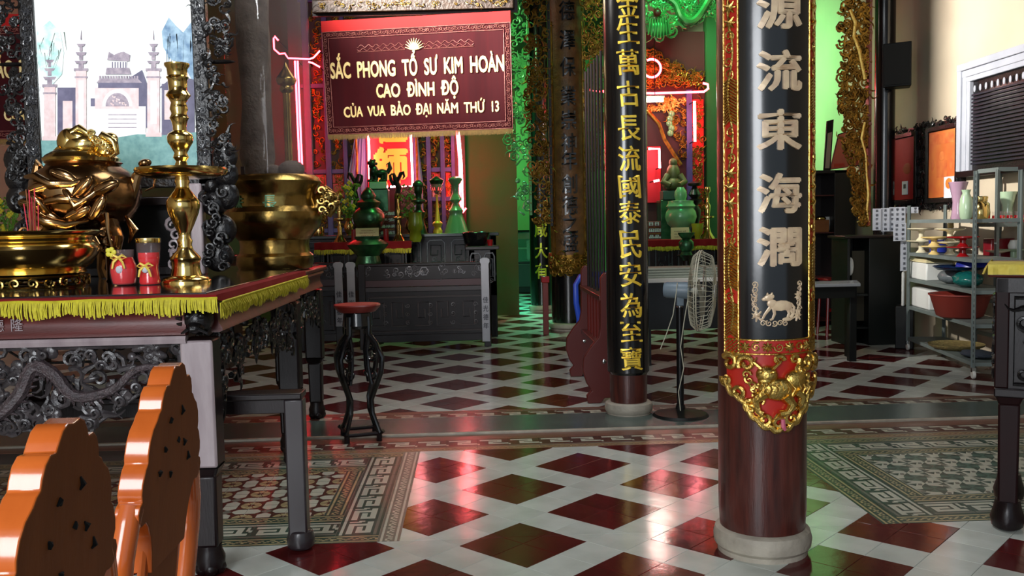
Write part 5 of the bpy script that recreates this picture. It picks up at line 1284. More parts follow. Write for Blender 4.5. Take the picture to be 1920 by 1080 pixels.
trn('yellow_pot', 'yellow-green flower pot by the right candlestick of the left shrine', 'pot', [(470, 9), (462, 12), (450, 10), (445, 14), (432, 13), (420, 12), (415, 13)], 780, Y1+.15, mat('olive_glaze', '#8a9a20', .25, coat=.5), zB).location.z = zB
trn('brass_cup', 'small brass incense cup at the far left end of the left shrine', 'cup', [(445, 8), (440, 10), (430, 11), (424, 9)], 598, Y2+.1, M_BRASS, zA)
trn('lamp_stand', 'green metal tiered lamp tower left of the glass globe', 'lamp', [(444, 17), (436, 14), (420, 10), (412, 8), (400, 12), (395, 6), (385, 5), (380, 14), (377, 14), (374, 6), (366, 6), (364, 8), (352, 8), (350, 11), (346, 11), (340, 4)], 787, Y2+.15, M_GRNB, zA, 'green lamp towers')
trn('lamp_stand', 'ringed green glazed lamp tower at the right end of the left shrine', 'lamp', [(444, 24), (436, 22), (430, 20), (420, 17), (412, 14), (404, 12), (398, 14), (392, 9), (384, 6), (378, 11), (374, 10), (366, 6), (350, 7), (342, 13), (338, 13), (334, 3)], 856, Y2+.2, M_GRNL, zA, 'green lamp towers')
g_ = thing('globe_lamp', 'red neon-lit glass globe lamp on a slender gilt stand', 'lamp', (P(821, 441, Y2+.05).x, Y2+.05, zA)); zq = lambda y: P(821, y, Y2+.05).z-P(821, 443, Y2+.05).z; s_ = Y2/F
b = B(); b.lathe([(8*s_, 0), (9*s_, zq(434)), (6*s_, zq(428)), (10*s_, zq(420)), (5*s_, zq(416)), (3*s_, zq(395)), (2*s_, zq(370)), (3*s_, zq(366))], seg=18); b.build('stand', M_GILTT, g_)
b = B(); b.ell((0, 0, zq(352)), 12*s_, 12*s_, 12*s_, 20, 14); b.build('glass_globe', mat('globe_glass', '#ffd0c0', .05, alpha=.3, coat=.5), g_)
b = B(); 
for k in range(3): b.tube([(8*s_*cos(k*1.05)*sin(t_*.5236), 8*s_*sin(k*1.05)*sin(t_*.5236), zq(352)+9*s_*cos(t_*.5236)) for t_ in range(0, 12)], .005, 5, closed=True)
b.build('neon_reflection', mat('globe_neon_reflection', '#ff3a3a', .3, emit=5), g_)  # glowing loops stand in for neon reflected in the globe
b = B(); b.lathe([(3*s_, zq(365)), (14*s_, zq(340)), (12*s_, zq(338)), (2*s_, zq(332))], seg=18); b.build('cap', M_GRNB, g_)
# lion on its pedestal
l_ = thing('lion_statue', 'green bronze lion statue on a pedestal in front of the red tablet', 'statue', (P(713, 440, 12.75).x, 12.75, zA)); sL = 12.75/F
zl = lambda y: P(713, y, 12.75).z-P(713, 440, 12.75).z
b = B(); b.box(-20*sL, 18*sL, -.1, .15, 0, zl(352)); b.build('pedestal', M_GRNB, l_, bevel=.01)
b = B(); b.box(-16*sL, 16*sL, -.12, .1, zl(352), zl(338)); b.build('plinth', M_GRNL, l_, bevel=.01)
b = B(); b.ell((4*sL, 0, zl(322)), 14*sL, .09, 8*sL, 14, 9, rot=.15); b.ell((-8*sL, -.02, zl(318)), 9*sL, .09, 12*sL, 12, 8); b.ell((-10*sL, -.05, zl(304)), 7.5*sL, .08, 7.5*sL, 12, 8); b.ell((-15*sL, -.07, zl(302)), 4*sL, .05, 3.5*sL, 10, 6)
for x_ in (-12, -4, 8, 13): b.tube([(x_*sL, -.03, zl(322)), (x_*sL, -.05, zl(337))], [.035, .028], 8); b.ell((x_*sL-.02, -.06, zl(336)), .04, .04, .02, 8, 5)
b.tube([(16*sL, 0, zl(322)), (22*sL, 0, zl(312)), (20*sL, 0, zl(302)), (15*sL, 0, zl(306))], [.03, .035, .025, .01], 8)
for q in range(6): b.ell((-10*sL+7*sL*cos(q), -.03, zl(304)+7*sL*sin(q)), .022, .05, .022, 7, 5)
b.build('lion', mat('dark_green_bronze', '#24402f', .35, .6), l_, smooth=60)
for px_, mr, lb in ((670, 1, 'dark curled dragon stand left of the lion statue'), (747, -1, 'dark curled dragon stand right of the lion statue')):
    o = P(px_, 440, 12.6); t2 = thing('curled_stand', lb, 'ornament', (o.x, 12.6, zA), group='curled dragon stands'); zz2 = lambda y: P(px_, y, 12.6).z-o.z; k_ = mr*12.6/F
    b = B(); b.tube([(0, 0, 0), (0, 0, zz2(370)), (-4*k_, 0, zz2(350)), (2*k_, 0, zz2(335)), (6*k_, 0, zz2(322))], [.05, .04, .045, .035, .02], 8); b.build('stem', M_BLKC, t2)
    b = B(); b.tube([(6*k_, 0, zz2(345)), (11*k_, 0, zz2(334)), (12*k_, 0, zz2(326)), (8*k_, 0, zz2(322))], [.025, .022, .018, .008], 8); b.tube([(0, 0, zz2(340)), (-8*k_, 0, zz2(322)), (-12*k_, 0, zz2(320)), (-14*k_, 0, zz2(328)), (-11*k_, 0, zz2(333))], [.03, .028, .022, .016, .006], 8); b.build('curl', M_BLKC, t2)
# tiered red votive rack with white characters
def votive(px0, px1, y0, y1, Y, base, label, rows_, words):
    a, c = P(px0, y1, Y), P(px1, y0, Y); t = thing('votive_board', label, 'votive board', (a.x, Y, base)); L, Hh = c.x-a.x, c.z-a.z
    b = B(); b.box(0, L, 0, .06, 0, Hh); b.build('board', mat('maroon_board', '#5a1414', .45), t, bevel=.006)
    for k in range(rows_):
        b = B(); v = Hh*(k+.5)/rows_; b.box(-.01, L+.01, -.015, 0, v-Hh/rows_*.46, v-Hh/rows_*.38); b.build('gilt_ledge', M_GOLDD, t)
        b = B(); text(b, words[k % len(words)], lambda u, v_, h: (u, -h, v_), L/2, v+.01, L*.8, Hh/rows_*.5, -.001, .006, bold=.03); b.build('characters', M_PAPER, t, smooth=0)
    return t
votive(710, 745, 392, 440, Y2+.35, zA, 'maroon votive board with pale writing behind the right candlestick', 4, ('金玉滿堂', '福祿壽', '平安', '心誠'))
for k, (px_, lb) in enumerate(((664, 'tiny red cup with gold stripe left of the cream card'), (724, 'tiny red cup with gold stripe right of the cream card'))):
    trn('red_cup', lb, 'cup', [(450, 4), (444, 5), (430, 5), (424, 5)], px_, Y1+.1, M_RPL, zB, 'tiny red offering cups')
cp = P(724, 376, 12.3)
# small table's black bowl and red cup
trn('black_basin', 'glossy black basin on the small side table right of the left shrine', 'basin', [(461, 16), (456, 22), (436, 26), (434, 24)], 893, 11.5, M_BLK, zC)
trn('red_cup', 'small red cup at the edge of the small side table', 'cup', [(461, 4), (452, 5.5), (449, 6)], 919, 11.4, M_RPL, zC)
# glass display cabinet far away
Yd = 18.6; a, c = P(930, 548, Yd), P(1006, 431, Yd); dc = thing('display_cabinet', 'far glass-topped display cabinet with aluminium doors below the green wall', 'cabinet', (a.x, Yd, 0)); L, Hh = c.x-a.x, c.z
b = B(); b.box(0, L, 0, .6, 0, Hh*.5); b.build('body', mat('dark_cabinet', '#20262a', .3), dc, bevel=.01)
b = B(); b.box(0, L, 0, .6, Hh-.04, Hh); b.box(0, .04, 0, .04, Hh*.5, Hh); b.box(L-.04, L, 0, .04, Hh*.5, Hh); b.box(0, L, .56, .6, Hh*.5, Hh); b.build('frame', M_BLACKP, dc)
b = B(); b.box(.04, L-.04, .01, .02, Hh*.5, Hh-.04); b.build('glass_front', M_PANE, dc, smooth=0)
for k in (0, 1):
    b = B(); b.box(.05+k*L*.48, .05+k*L*.48+L*.43, -.02, 0, .12, Hh*.46); b.build('door', mat('grey_door', '#3c4446', .3), dc, bevel=.01)
b = B(); b.box(L*.35, L*.98, .03, .05, Hh*.86, Hh*.95); child(b.build('red_label', mat('red_sign', '#e04038', .5), dc), 'red strip sign'); b = B(); b.box(.1, L-.1, .06, .5, Hh*.7, Hh*.72); b.build('shelf', M_WHPL, dc)
b = B(); b.box(L*.76, L*.9, .05, .12, Hh*.52, Hh*.84); b.build('white_bottle', M_PAPER, dc, bevel=.03)

# black column with three characters and gilt fretwork behind column 3
X4 = P(1010, 500, 14.6).x; col4 = column(X4+.05, 14.6, .19, 5, 'black column with gold characters just left of the old boarded column', M_BLK, .22, .1)
b = B(); W4 = lambda u, v, h: Vector(WC(0, 0, .192)(u, v, h))
for ch, y in (('咸', 430), ('大', 470), ('有', 508)): text(b, ch, W4, -.02, P(1016, y, 14.4).z, .2, .24, -.002, .008, bold=.02)
b.build('gilt_lettering', mat('lime_gilt', '#c8c83a', .35, .5), col4, smooth=0)
fret('carved_fretwork', 'narrow gilt carved fretwork hanging between banner and boarded column', 990, 1024, 425, -30, 11.5, M_GOLDD, 6, 200, .6, True, .06, .012, trim=M_DKW)
f_ = fret('carved_fretwork', 'gilt carved fretwork hanging right of the old boarded column', 1098, 1128, 320, -30, 11.6, M_GOLDD, 8, 170, .7, False, .06, .012)

# ================================================================ POLE RACK, BLUE CHAIR, by column 2
rk = thing('pole_rack', 'red-brown wooden ceremonial pole rack with scrolled feet and upright poles', 'rack', (1.03, 6.95, 0))
def RW(u, v, h): return (h, u, v)           # side panel in the X-Z plane at depth u
yN, yF = 6.95, 8.2
for yy, lb in ((0.0, 'near'), (1.25, 'far')):
    b = B(); prof = [(-.16, .0), (-.17, .06), (-.13, .1), (-.17, .16), (-.20, .26), (-.19, .36), (-.13, .45), (-.07, .52), (-.055, .60), (-.05, .98), (-.02, 1.02), (.02, 1.02), (.05, .98), (.055, .60), (.07, .52), (.13, .45), (.19, .36), (.20, .26), (.17, .16), (.13, .1), (.17, .06), (.16, 0), (.06, 0), (.03, .04), (-.03, .04), (-.06, 0)]
    b.prism(prof, yy-.03, yy+.03, W=lambda u, v, h: (u, h, v)); b.build('scrolled_end', mat('red_rack_wood', '#571b16', .4, coat=.25), rk, smooth=40, bevel=.008)
    b = B(); b.ell((-.03, yy-.035, .33), .018, .008, .018, 10, 6); b.build('boss', M_CHR, rk)
for z_ in (.42, .82):
    b = B(); b.box(-.06, .06, .0, 1.25, z_-.02, z_+.02); b.build('rail', MATS['red_rack_wood'], rk, bevel=.005)
for k in range(6):
    pk = thing('ceremonial_pole', 'slim dark ceremonial pole standing in the red-brown rack', 'pole', (1.03, 6.95+.14+.19*k, .44), group='ceremonial poles in the rack')
    pk['label'] = 'slim dark ceremonial pole in the red-brown rack, %s' % ('nearest the camera', 'second nearest', 'third nearest', 'fourth from the near end', 'second farthest', 'farthest')[k]
    b = B(); b.tube([(0, 0, 0), (0, 0, 2.3)], .012, 8); b.build('shaft', M_DKW, pk)
    b = B(); b.lathe([(.016, 0), (.016, .36)], seg=10); child(b.build('red_sleeve', M_REDD, pk, loc=(0, 0, 0)), 'red painted lower sleeve')
bc = P(1096, 515, 8.9); b = B(); hC = bc.z
blue = thing('plastic_chair', 'blue plastic armchair half hidden behind the pole rack', 'chair', (bc.x+.18, 8.9, 0))
b = B(); b.tube([(-.26, .05, .0), (-.25, .04, .25), (-.24, .0, .45), (-.27, -.02, .62), (-.27, 0, hC-.1), (-.22, .02, hC-.02), (-.1, .03, hC), (.1, .03, hC), (.22, .02, hC-.02), (.27, 0, hC-.1), (.27, -.02, .62), (.24, 0, .45), (.25, .04, .25), (.26, .05, 0)], .028, 10); b.build('back_frame', M_BLUP, blue)
b = B(); b.box(-.22, .22, -.4, .02, .40, .43); b.build('seat', M_BLUP, blue, bevel=.012)
for k in range(4): b = B(); b.box(-.17+.095*k, -.12+.095*k, .01, .035, .44, hC-.02); b.build('back_slat', M_BLUP, blue, bevel=.006)
for sg in (-1, 1): b = B(); b.tube([(sg*.21, -.38, .41), (sg*.24, -.42, 0)], [.03, .022], 8); b.build('front_leg', M_BLUP, blue)
sp_ = P(1022, 518, 11.4); so = thing('side_post', 'short dark red post with bright red cap beside the boarded column', 'post', (sp_.x, 11.4, 0))
b = B(); b.box(-.035, .035, -.035, .035, 0, sp_.z-.08); b.build('post', M_REDD, so, bevel=.006); b = B(); b.box(-.05, .05, -.05, .05, sp_.z-.08, sp_.z); child(b.build('cap', M_RPL, so, bevel=.008), 'bright red cap')

# ================================================================ FAN
Yf_ = 6.3; fb = P(1279, 783, Yf_); fan = thing('pedestal_fan', 'pedestal fan with cream wire cage, grey motor and black stand', 'fan', (fb.x, fb.y+.05, 0))
fx, fy = fb.x, fb.y+.05
b = B(); b.lathe([(.20, 0), (.20, .015), (.185, .03), (.08, .045), (.035, .06), (.03, .09)], seg=40); b.build('base', M_BLACKP, fan)
mz = P(1279, 545, Yf_).z
b = B(); b.tube([(0, 0, .05), (0, 0, mz-.12)], .026, 16); b.build('stand_tube', mat('dark_chrome', '#101114', .25, .3), fan); b = B(); b.tube([(0, 0, .7), (0, 0, mz-.04)], .0135, 12); b.build('inner_tube', M_CHR, fan)
ax = Vector((cos(-.62), sin(-.62), .0)).normalized(); ax = Vector((.93, -.36, -.03)).normalized()
yx = Vector((-ax.y, ax.x, 0)).normalized(); zx = ax.cross(yx)
mc = Vector((0.0, 0, mz))
FW = lambda a, r, th: mc+ax*a+yx*(r*cos(th))+zx*(r*sin(th))
b = B(); pr = [(-.115, .03), (-.11, .05), (-.09, .058), (.05, .062), (.075, .055), (.08, .02)]
b.quadgrid([[FW(a, r, k*2*pi/24) for k in range(24)] for a, r in pr], closed_u=True)
for ii in (0, -1): n0 = len(b.v)-24*(6 if ii == 0 else 1); b.f.append(tuple(n0+i for i in range(24))); b.mi.append(0)
b.build('motor_housing', M_FANB, fan, smooth=50)
b = B(); b.box(-.025, .025, -.03, .03, mz-.11, mz-.04); b.build('tilt_joint', M_FANB, fan, bevel=.006)
Rf = .285; R2f = .25; cz0, cz1 = .075, .245
b = B()
for k in range(44):
    th = k*2*pi/44
    b.tube([FW(cz0, .05, th), FW(cz0+.0, .14, th+.05), FW(cz0+.02, R2f, th+.08), FW(cz0+.06, Rf, th+.09)], .0018, 4, cap=False)
b.tube([FW(cz0+.06, Rf, k*.157) for k in range(40)], .004, 6, closed=True); b.tube([FW(cz0, .12, k*.157) for k in range(40)], .0022, 5, closed=True)
child(b.build('rear_cage', M_FAN, fan, fix=False), 'cream wire rear half of the cage')
b = B()
for k in range(44):
    th = k*2*pi/44
    b.tube([FW(cz1, .045, th), FW(cz1, .14, th-.05), FW(cz1-.025, R2f, th-.08), FW(cz0+.065, Rf, th-.09)], .0018, 4, cap=False)
b.tube([FW(cz0+.075, Rf, k*.157) for k in range(40)], .005, 6, closed=True); b.tube([FW(cz1, .12, k*.157) for k in range(40)], .0022, 5, closed=True)
b.build('front_cage', M_FAN, fan, fix=False)
b = B(); b.quadgrid([[FW(a, r, k*2*pi/20) for k in range(20)] for a, r in ((cz1-.003, .0), (cz1-.003, .05), (cz1+.006, .05), (cz1+.006, 0.0))], closed_u=True); b.build('cage_badge', M_WHPL, fan)
for q in range(3):
    b = B(); th0 = q*2.094+.5; rows = []
    for i in range(9):
        r = .03+.18*i/8; wv = .25+.5*sin(min(1, i/8+.15)*pi)
        rows.append([FW(.155+.02*(j/5-.5), r, th0+wv*(j/5-.5)*1.5+.5*i/8) for j in range(6)])
    b.quadgrid(rows); b.quadgrid([[Vector(p)+ax*.003 for p in r_] for r_ in rows]); b.build('blade', M_BLADE, fan, smooth=60)
b = B(); b.quadgrid([[FW(a, r, k*2*pi/16) for k in range(16)] for a, r in ((.08, .015), (.13, .03), (.17, .03), (.18, .0))], closed_u=True); b.build('hub', M_BLADE, fan)
b = B(); cpt = [(1268, 548), (1262, 590), (1250, 625), (1238, 655)]; b.tube([P(x, y, 6.3)-Vector(fan.location) for x, y in [(1270, 530), (1268, 548), (1262, 590), (1250, 625), (1238, 655)]], .0035, 6)
b.tube([P(x, y, 6.27)-Vector(fan.location) for x, y in [(1290, 560), (1283, 600), (1276, 650), (1282, 690), (1272, 735), (1276, 770)]], .0035, 6); b.build('cord', M_FAN, fan)

# ================================================================ RIGHT SHRINE (between the columns)
Yr = 12.9
small_altar(1180, 1352, 452, Yr-.3, .9, 'black altar table of the right shrine with red and green runner', cloth=(1190, 1350))
zR = P(1280, 452, Yr-.3).z
t = thing('shrine_screen', 'red and gilt carved shrine screen of the right altar', 'shrine', (P(1165, 450, 14.0).x, 14.0, 0)); OX = t.location.x; Ys = 14.0
b = B(); b.box(0, ux(1322), 0, .08, 0, P(1240, 60, Ys).z); b.build('back_board', MATS['shrine_dark_red'], t)
zy = lambda y: P(1270, y, Ys).z
b = B(); b.box(ux(1286), ux(1296), -.08, 0, 0, zy(170)); b.build('violet_post', M_PURP, t)
b = B(); b.box(ux(1296), ux(1318), -.05, 0, zy(440), zy(188)); child(b.build('red_lacquer_panel', mat('vivid_red_panel', '#d0201a', .35, coat=.3), t), 'vivid red panel with gilt pattern')
b = B(); carve(b, lambda u, v, h: (u, -.05-h, v), (ux(1284), ux(1318), zy(440), zy(190)), 120, .05, .010, .006, seed=61); b.build('panel_gilding', M_GOLDD, t)
b = B(); b.box(ux(1323), ux(1350), -.1, .1, 0, zy(-60)); child(b.build('green_pilaster', mat('green_paint', '#164a22', .5), t), 'green pilaster')
b = B(); carve(b, Wsn, (ux(1165), ux(1330), zy(160), zy(95)), 220, .07, .014, .03, seed=62, inside=lambda u, v: v < zy(95)-(zy(95)-zy(150))*max(0, (u-ux(1215))/(ux(1330)-ux(1215)))); b.build('gilt_crest', M_GOLDD, t)
b = B(); carve(b, Wsn, (ux(1215), ux(1284), zy(208), zy(184)), 60, .05, .013, .03, seed=63); b.build('gilt_frieze', M_GOLD, t)
b = B(); carve(b, Wsn, (ux(1246), ux(1284), zy(300), zy(205)), 60, .05, .012, .03, seed=64, inside=lambda u, v: u > ux(1246)+(ux(1284)-ux(1246))*(1-(v-zy(300))/(zy(205)-zy(300)))*.9); b.build('gilt_spandrel', M_GOLDD, t)
b = B(); b.tube([Wsn(ux(x), zy(y), .06) for x, y in ((1214, 208), (1235, 232), (1245, 262), (1262, 290), (1275, 310))], .03, 6, flat=.4); b.build('arch_moulding', M_GOLDD, t)
b = B(); b.box(ux(1180), ux(1236), -.12, -.06, zy(380), zy(275)); child(b.build('red_tablet', MATS['bright_red_tablet'], t, bevel=.01), 'bright red tablet')
b = B()
for k in range(5): b.ell((ux(1256)+.02*sin(k*2), -.05, zy(250-9*k)), .05, .02, .05, 8, 5)
b.build('green_figure_relief', M_GRNL, t)
Yn = 13.6
neon([(1106, 168), (1150, 174), (1225, 175), (1320, 172), (1328, 166), (1327, 158), (1318, 156)], Yn, 'long horizontal red neon tube with curled end above the right shrine', r=.017)
neon([(1222+17*cos(a_*.3), 128+17*sin(a_*.3)) for a_ in range(-7, 9)], Yn, 'round red neon ring above the right shrine', r=.017)
neon([(1302, 190), (1303, 265)], Yn, 'short upright red neon tube on the red panel of the right shrine', M_NEONW, .02)
neon([(1216, 279), (1236, 279), (1237, 315)], Yn, 'small corner-shaped neon tube round the right shrine tablet', M_NEONW, .016)
neon([(1236, 338), (1226, 340)], Yn, 'tiny horizontal neon stub under the right shrine tablet', M_NEONW, .016)
neon([(1107, 163), (1107, 165)], Yn-.1, 'upper red neon dot left of the gold-lettered column', r=.02); neon([(1106, 174), (1106, 176)], Yn-.1, 'lower red neon dot left of the gold-lettered column', r=.02)
lp = P(1228, 187, 13.3); lt_ = thing('hanging_lamp', 'short bright white lamp tube under the right shrine neon', 'lamp', lp); b = B(); b.tube([(-.12, 0, 0), (.12, 0, 0)], .035, 12); b.build('lamp_tube', M_LAMP, lt_)
b = B(); b.box(-.14, .14, -.02, .02, .036, .055); b.build('housing', M_WHPL, lt_); b = B(); b.tube([(0, 0, .05), (0, 0, 5-lp.z)], .005, 6); b.build('hanging_cord', M_BLACKP, lt_)
# green-lit dragon canopy at the top
ca_ = P(1205, 60, 11.9); cv = thing('carved_canopy', 'green-lit openwork dragon canopy at the top, right of the gold-lettered column', 'canopy', (P(1185, 0, 11.9).x, 11.9, ca_.z)); OX = cv.location.x
ux3 = lambda px: P(px, 0, 11.9).x-OX; zy3 = lambda y: P(1270, y, 11.9).z-ca_.z
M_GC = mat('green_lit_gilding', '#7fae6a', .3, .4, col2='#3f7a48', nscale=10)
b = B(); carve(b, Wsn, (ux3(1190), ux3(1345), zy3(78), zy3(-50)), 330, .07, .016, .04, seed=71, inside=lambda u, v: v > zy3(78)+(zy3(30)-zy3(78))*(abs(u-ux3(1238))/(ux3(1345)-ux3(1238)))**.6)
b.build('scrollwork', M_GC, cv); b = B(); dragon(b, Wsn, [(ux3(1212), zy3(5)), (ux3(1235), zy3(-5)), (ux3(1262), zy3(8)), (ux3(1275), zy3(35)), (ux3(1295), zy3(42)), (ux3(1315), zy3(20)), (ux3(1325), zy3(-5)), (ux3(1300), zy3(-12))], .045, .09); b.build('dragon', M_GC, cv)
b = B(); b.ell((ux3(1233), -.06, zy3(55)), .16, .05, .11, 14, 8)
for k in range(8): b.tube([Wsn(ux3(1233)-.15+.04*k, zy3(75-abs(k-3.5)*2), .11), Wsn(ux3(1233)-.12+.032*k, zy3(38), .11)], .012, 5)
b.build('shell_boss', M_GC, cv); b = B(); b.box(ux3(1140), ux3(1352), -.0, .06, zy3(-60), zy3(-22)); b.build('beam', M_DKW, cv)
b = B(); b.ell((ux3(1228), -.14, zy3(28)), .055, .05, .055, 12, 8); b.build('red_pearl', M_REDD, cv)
# things on the right altar
trn('green_urn', 'pale green lidded urn with lion knob on the right altar', 'urn', [(452, 18), (440, 20), (430, 16), (420, 26), (408, 30), (398, 28), (392, 24), (388, 28), (382, 24), (378, 24), (376, 10), (368, 12), (360, 11), (352, 6)], 1277, Yr+.1, M_GRNL, zR)
guard = thing('seated_statue', 'dim green-brown seated statue high on the right shrine', 'statue', (P(1262, 440, 13.5).x, 13.5, zR)); sg_ = 13.5/F; zs = lambda y: P(1262, y, 13.5).z-P(1262, 450, 13.5).z
b = B(); b.box(-26*sg_, 22*sg_, -.12, .2, 0, zs(375)); b.build('pedestal', M_GRNB, guard, bevel=.01)
b = B(); b.box(-22*sg_, 14*sg_, -.14, .1, zs(375), zs(358)); b.build('plinth', mat('slate_green', '#2c4a44', .4), guard, bevel=.01)
b = B(); b.ell((0, 0, zs(345)), 20*sg_, .16, 14*sg_, 16, 9); b.ell((1*sg_, .0, zs(326)), 13*sg_, .12, 20*sg_, 14, 9); b.ell((1*sg_, 0, zs(305)), 8*sg_, .08, 9*sg_, 12, 8); b.tube([(-10*sg_, -.05, zs(330)), (-20*sg_, -.1, zs(342)), (-8*sg_, -.16, zs(348))], [.06, .05, .04], 8); b.tube([(12*sg_, -.05, zs(330)), (20*sg_, -.1, zs(342)), (8*sg_, -.16, zs(348))], [.06, .05, .04], 8)
b.build('figure', mat('olive_bronze', '#5a5a3a', .45, .3), guard, smooth=60)
votive(1212, 1262, 383, 420, Yr+.5, zR, 'red votive board with rows of white marks on the right altar', 3, ('品品品品', '田田田田', '日日日日'))
c2_ = thing('sign_card', 'pale green-lit card with print on the right altar', 'sign', (P(1275, 440, Yr-.15).x, Yr-.15, zR)); b = B(); b.box(-.13, .13, -.004, .004, 0, .19); b.build('card', M_CARD, c2_, bevel=.002)
b = B()
for k in range(3): text(b, ('CÚNG LỄ', 'XIN ĐỪNG', 'THẮP NHANG')[k], lambda u, v, h: (u, -h, v), 0, .14-.04*k, .17, .02, .003, .007)
b.build('printing', M_INK, c2_, smooth=0)
trn('yellow_pot', 'lime yellow pot right of the card on the right altar', 'pot', [(452, 6), (444, 5), (438, 10), (424, 11), (420, 12)], 1308, Yr-.14, MATS['olive_glaze'], zR)
trn('brass_pot', 'brass pot with ears on the rail before the right altar', 'pot', [(476, 12), (470, 9), (462, 14), (452, 14), (446, 8), (438, 15), (434, 16)], 1287, Yr-.75, M_GRNB, 0).location.z = P(1287, 478, Yr-.75).z
b = B(); bp = P(1287, 478, Yr-.75); b.lathe([(.14, 0), (.05, .05), (.05, bp.z-.08), (.13, bp.z)], seg=18); tag(b.build('pedestal', M_DKW, loc=(bp.x, bp.y, 0)), 'dark turned pedestal under the brass pot by the fan', 'pedestal')
trn('candlestick', 'slim brass candlestick at the right end of the right altar', 'candlestick', [(450, 14), (445, 13), (436, 7), (425, 4), (410, 4), (408, 12), (405, 12), (403, 4), (385, 6), (380, 3), (362, 3), (358, 6), (350, 5)], 1327, Yr-.1, M_BRASS, zR)
trn('candelabrum', 'tall dark turned candelabrum in front of the vivid red panel', 'candlestick', [(450, 14), (440, 10), (425, 6), (410, 10), (395, 12), (385, 6), (376, 14), (372, 6), (365, 12), (350, 4), (348, 12), (344, 13), (340, 3)], 1303, Yr+.3, M_BLKC, zR)
# long table with cloth stack behind the fan
a = P(1214, 523, 8.6); tb = thing('folding_table', 'long table with stacked pale cloths behind the fan', 'table', (a.x, 8.6, 0)); c_ = P(1352, 523, 8.6); L = c_.x-a.x; zt2_ = a.z
b = B(); b.box(-.1, L+.5, 0, .6, zt2_-.04, zt2_-.0); child(b.build('table_top', M_WHPL, tb, bevel=.004), 'pale table top')
b = B(); b.box(-.1, L+.5, .05, .08, zt2_-.5, zt2_-.04); b.build('modesty_panel', M_BLK, tb, smooth=0)
for xx in (0, L+.4):
    b = B(); b.box(xx, xx+.05, .1, .15, 0, zt2_-.04); b.build('leg', M_BLK, tb); b = B(); b.box(xx, xx+.05, .5, .55, 0, zt2_-.04); b.build('leg', M_BLK, tb)
for k in range(4):
    b = B(); b.box(-.05, L+.2, 0, .4, 0, .024); tag(b.build('folded_cloth', mat('pale_grey_cloth', '#8f968a', .85, rnd=.1), bevel=.008, loc=(a.x+.01*k, 8.65, zt2_+.025*k)), 'pale folded cloth in the stack behind the fan, %s' % ('bottom', 'second from bottom', 'third from bottom', 'topmost')[k], 'cloth', 'folded cloths behind the fan')

# ================================================================ RIGHT SIDE
# black column with speaker, next to the right wall
cp = P(1657, 400, 10.4); col5 = column(cp.x, 10.4, .115, 5, 'slim black column near the right wall, carrying the black loudspeaker', M_BLK, .15, .08)
sa, sb = P(1650, 167, 10.2), P(1706, 85, 10.2)
sp = thing('loudspeaker', 'black box loudspeaker fixed high on the slim black column by the wall', 'loudspeaker', ((sa.x+sb.x)/2+.0, 10.12, sa.z), rz=-.55)
hh = sb.z-sa.z
b = B(); b.prism([(-.15, -.12), (.15, -.12), (.11, .12), (-.11, .12)], 0, hh); b.build('cabinet', M_BLACKP, sp, bevel=.008)
b = B(); b.box(-.135, .135, -.132, -.12, .02, hh-.02); b.build('grille', mat('grille_cloth', '#0c1012', .8), sp, bevel=.003)
b = B(); b.box(-.03, .03, .10, .2, hh*.4, hh*.6); b.build('bracket', M_BLACKP, sp)
# tall gilded fretwork pendant with red studded edge
fr2 = fret('carved_fretwork', 'tall gilded fretwork pendant with dark red studded edge left of the slim black column', 1570, 1627, 425, -40, 10.2, M_GOLDD, 9, 380, .3, True, .055, .015, trim=M_REDD)
b = B(); O = fr2.location; b.tube([P(x, y, 10.2)-O+Vector((0, -.04, 0)) for x, y in ((1590, 20), (1600, 45), (1597, 70), (1607, 95), (1612, 120), (1618, 150))], [.02, .028, .022, .03, .022, .03], 8)
b.tube([P(x, y, 10.2)-O+Vector((0, -.04, 0)) for x, y in ((1618, 230), (1612, 260), (1620, 290), (1622, 330), (1625, 365), (1622, 395), (1628, 425))], [.02, .025, .018, .02, .028, .018, .006], 8); child(b.build('gilded_branch', M_GOLD, fr2), 'bright gilded branch')
# carved panel frames with red calendars on the right wall
y0_ = PX(1812, 300, XW).y; y1_ = PX(1684, 300, XW).y; zt_ = PX(1750, 232, XW).z; zb_ = PX(1750, 392, XW).z
pf = thing('carved_wall_panel', 'black carved wall panel with two framed openings on the right wall', 'wall panel', (XW, y0_, zb_)); D_ = y1_-y0_; H_ = zt_-zb_
Wr = lambda u, v, h: (-h, u, v)
b = B(); b.box(-.03, 0, 0, D_, 0, H_); b.build('board', M_BLKC, pf, smooth=0)
u_of = lambda px: PX(px, 300, XW).y-y0_
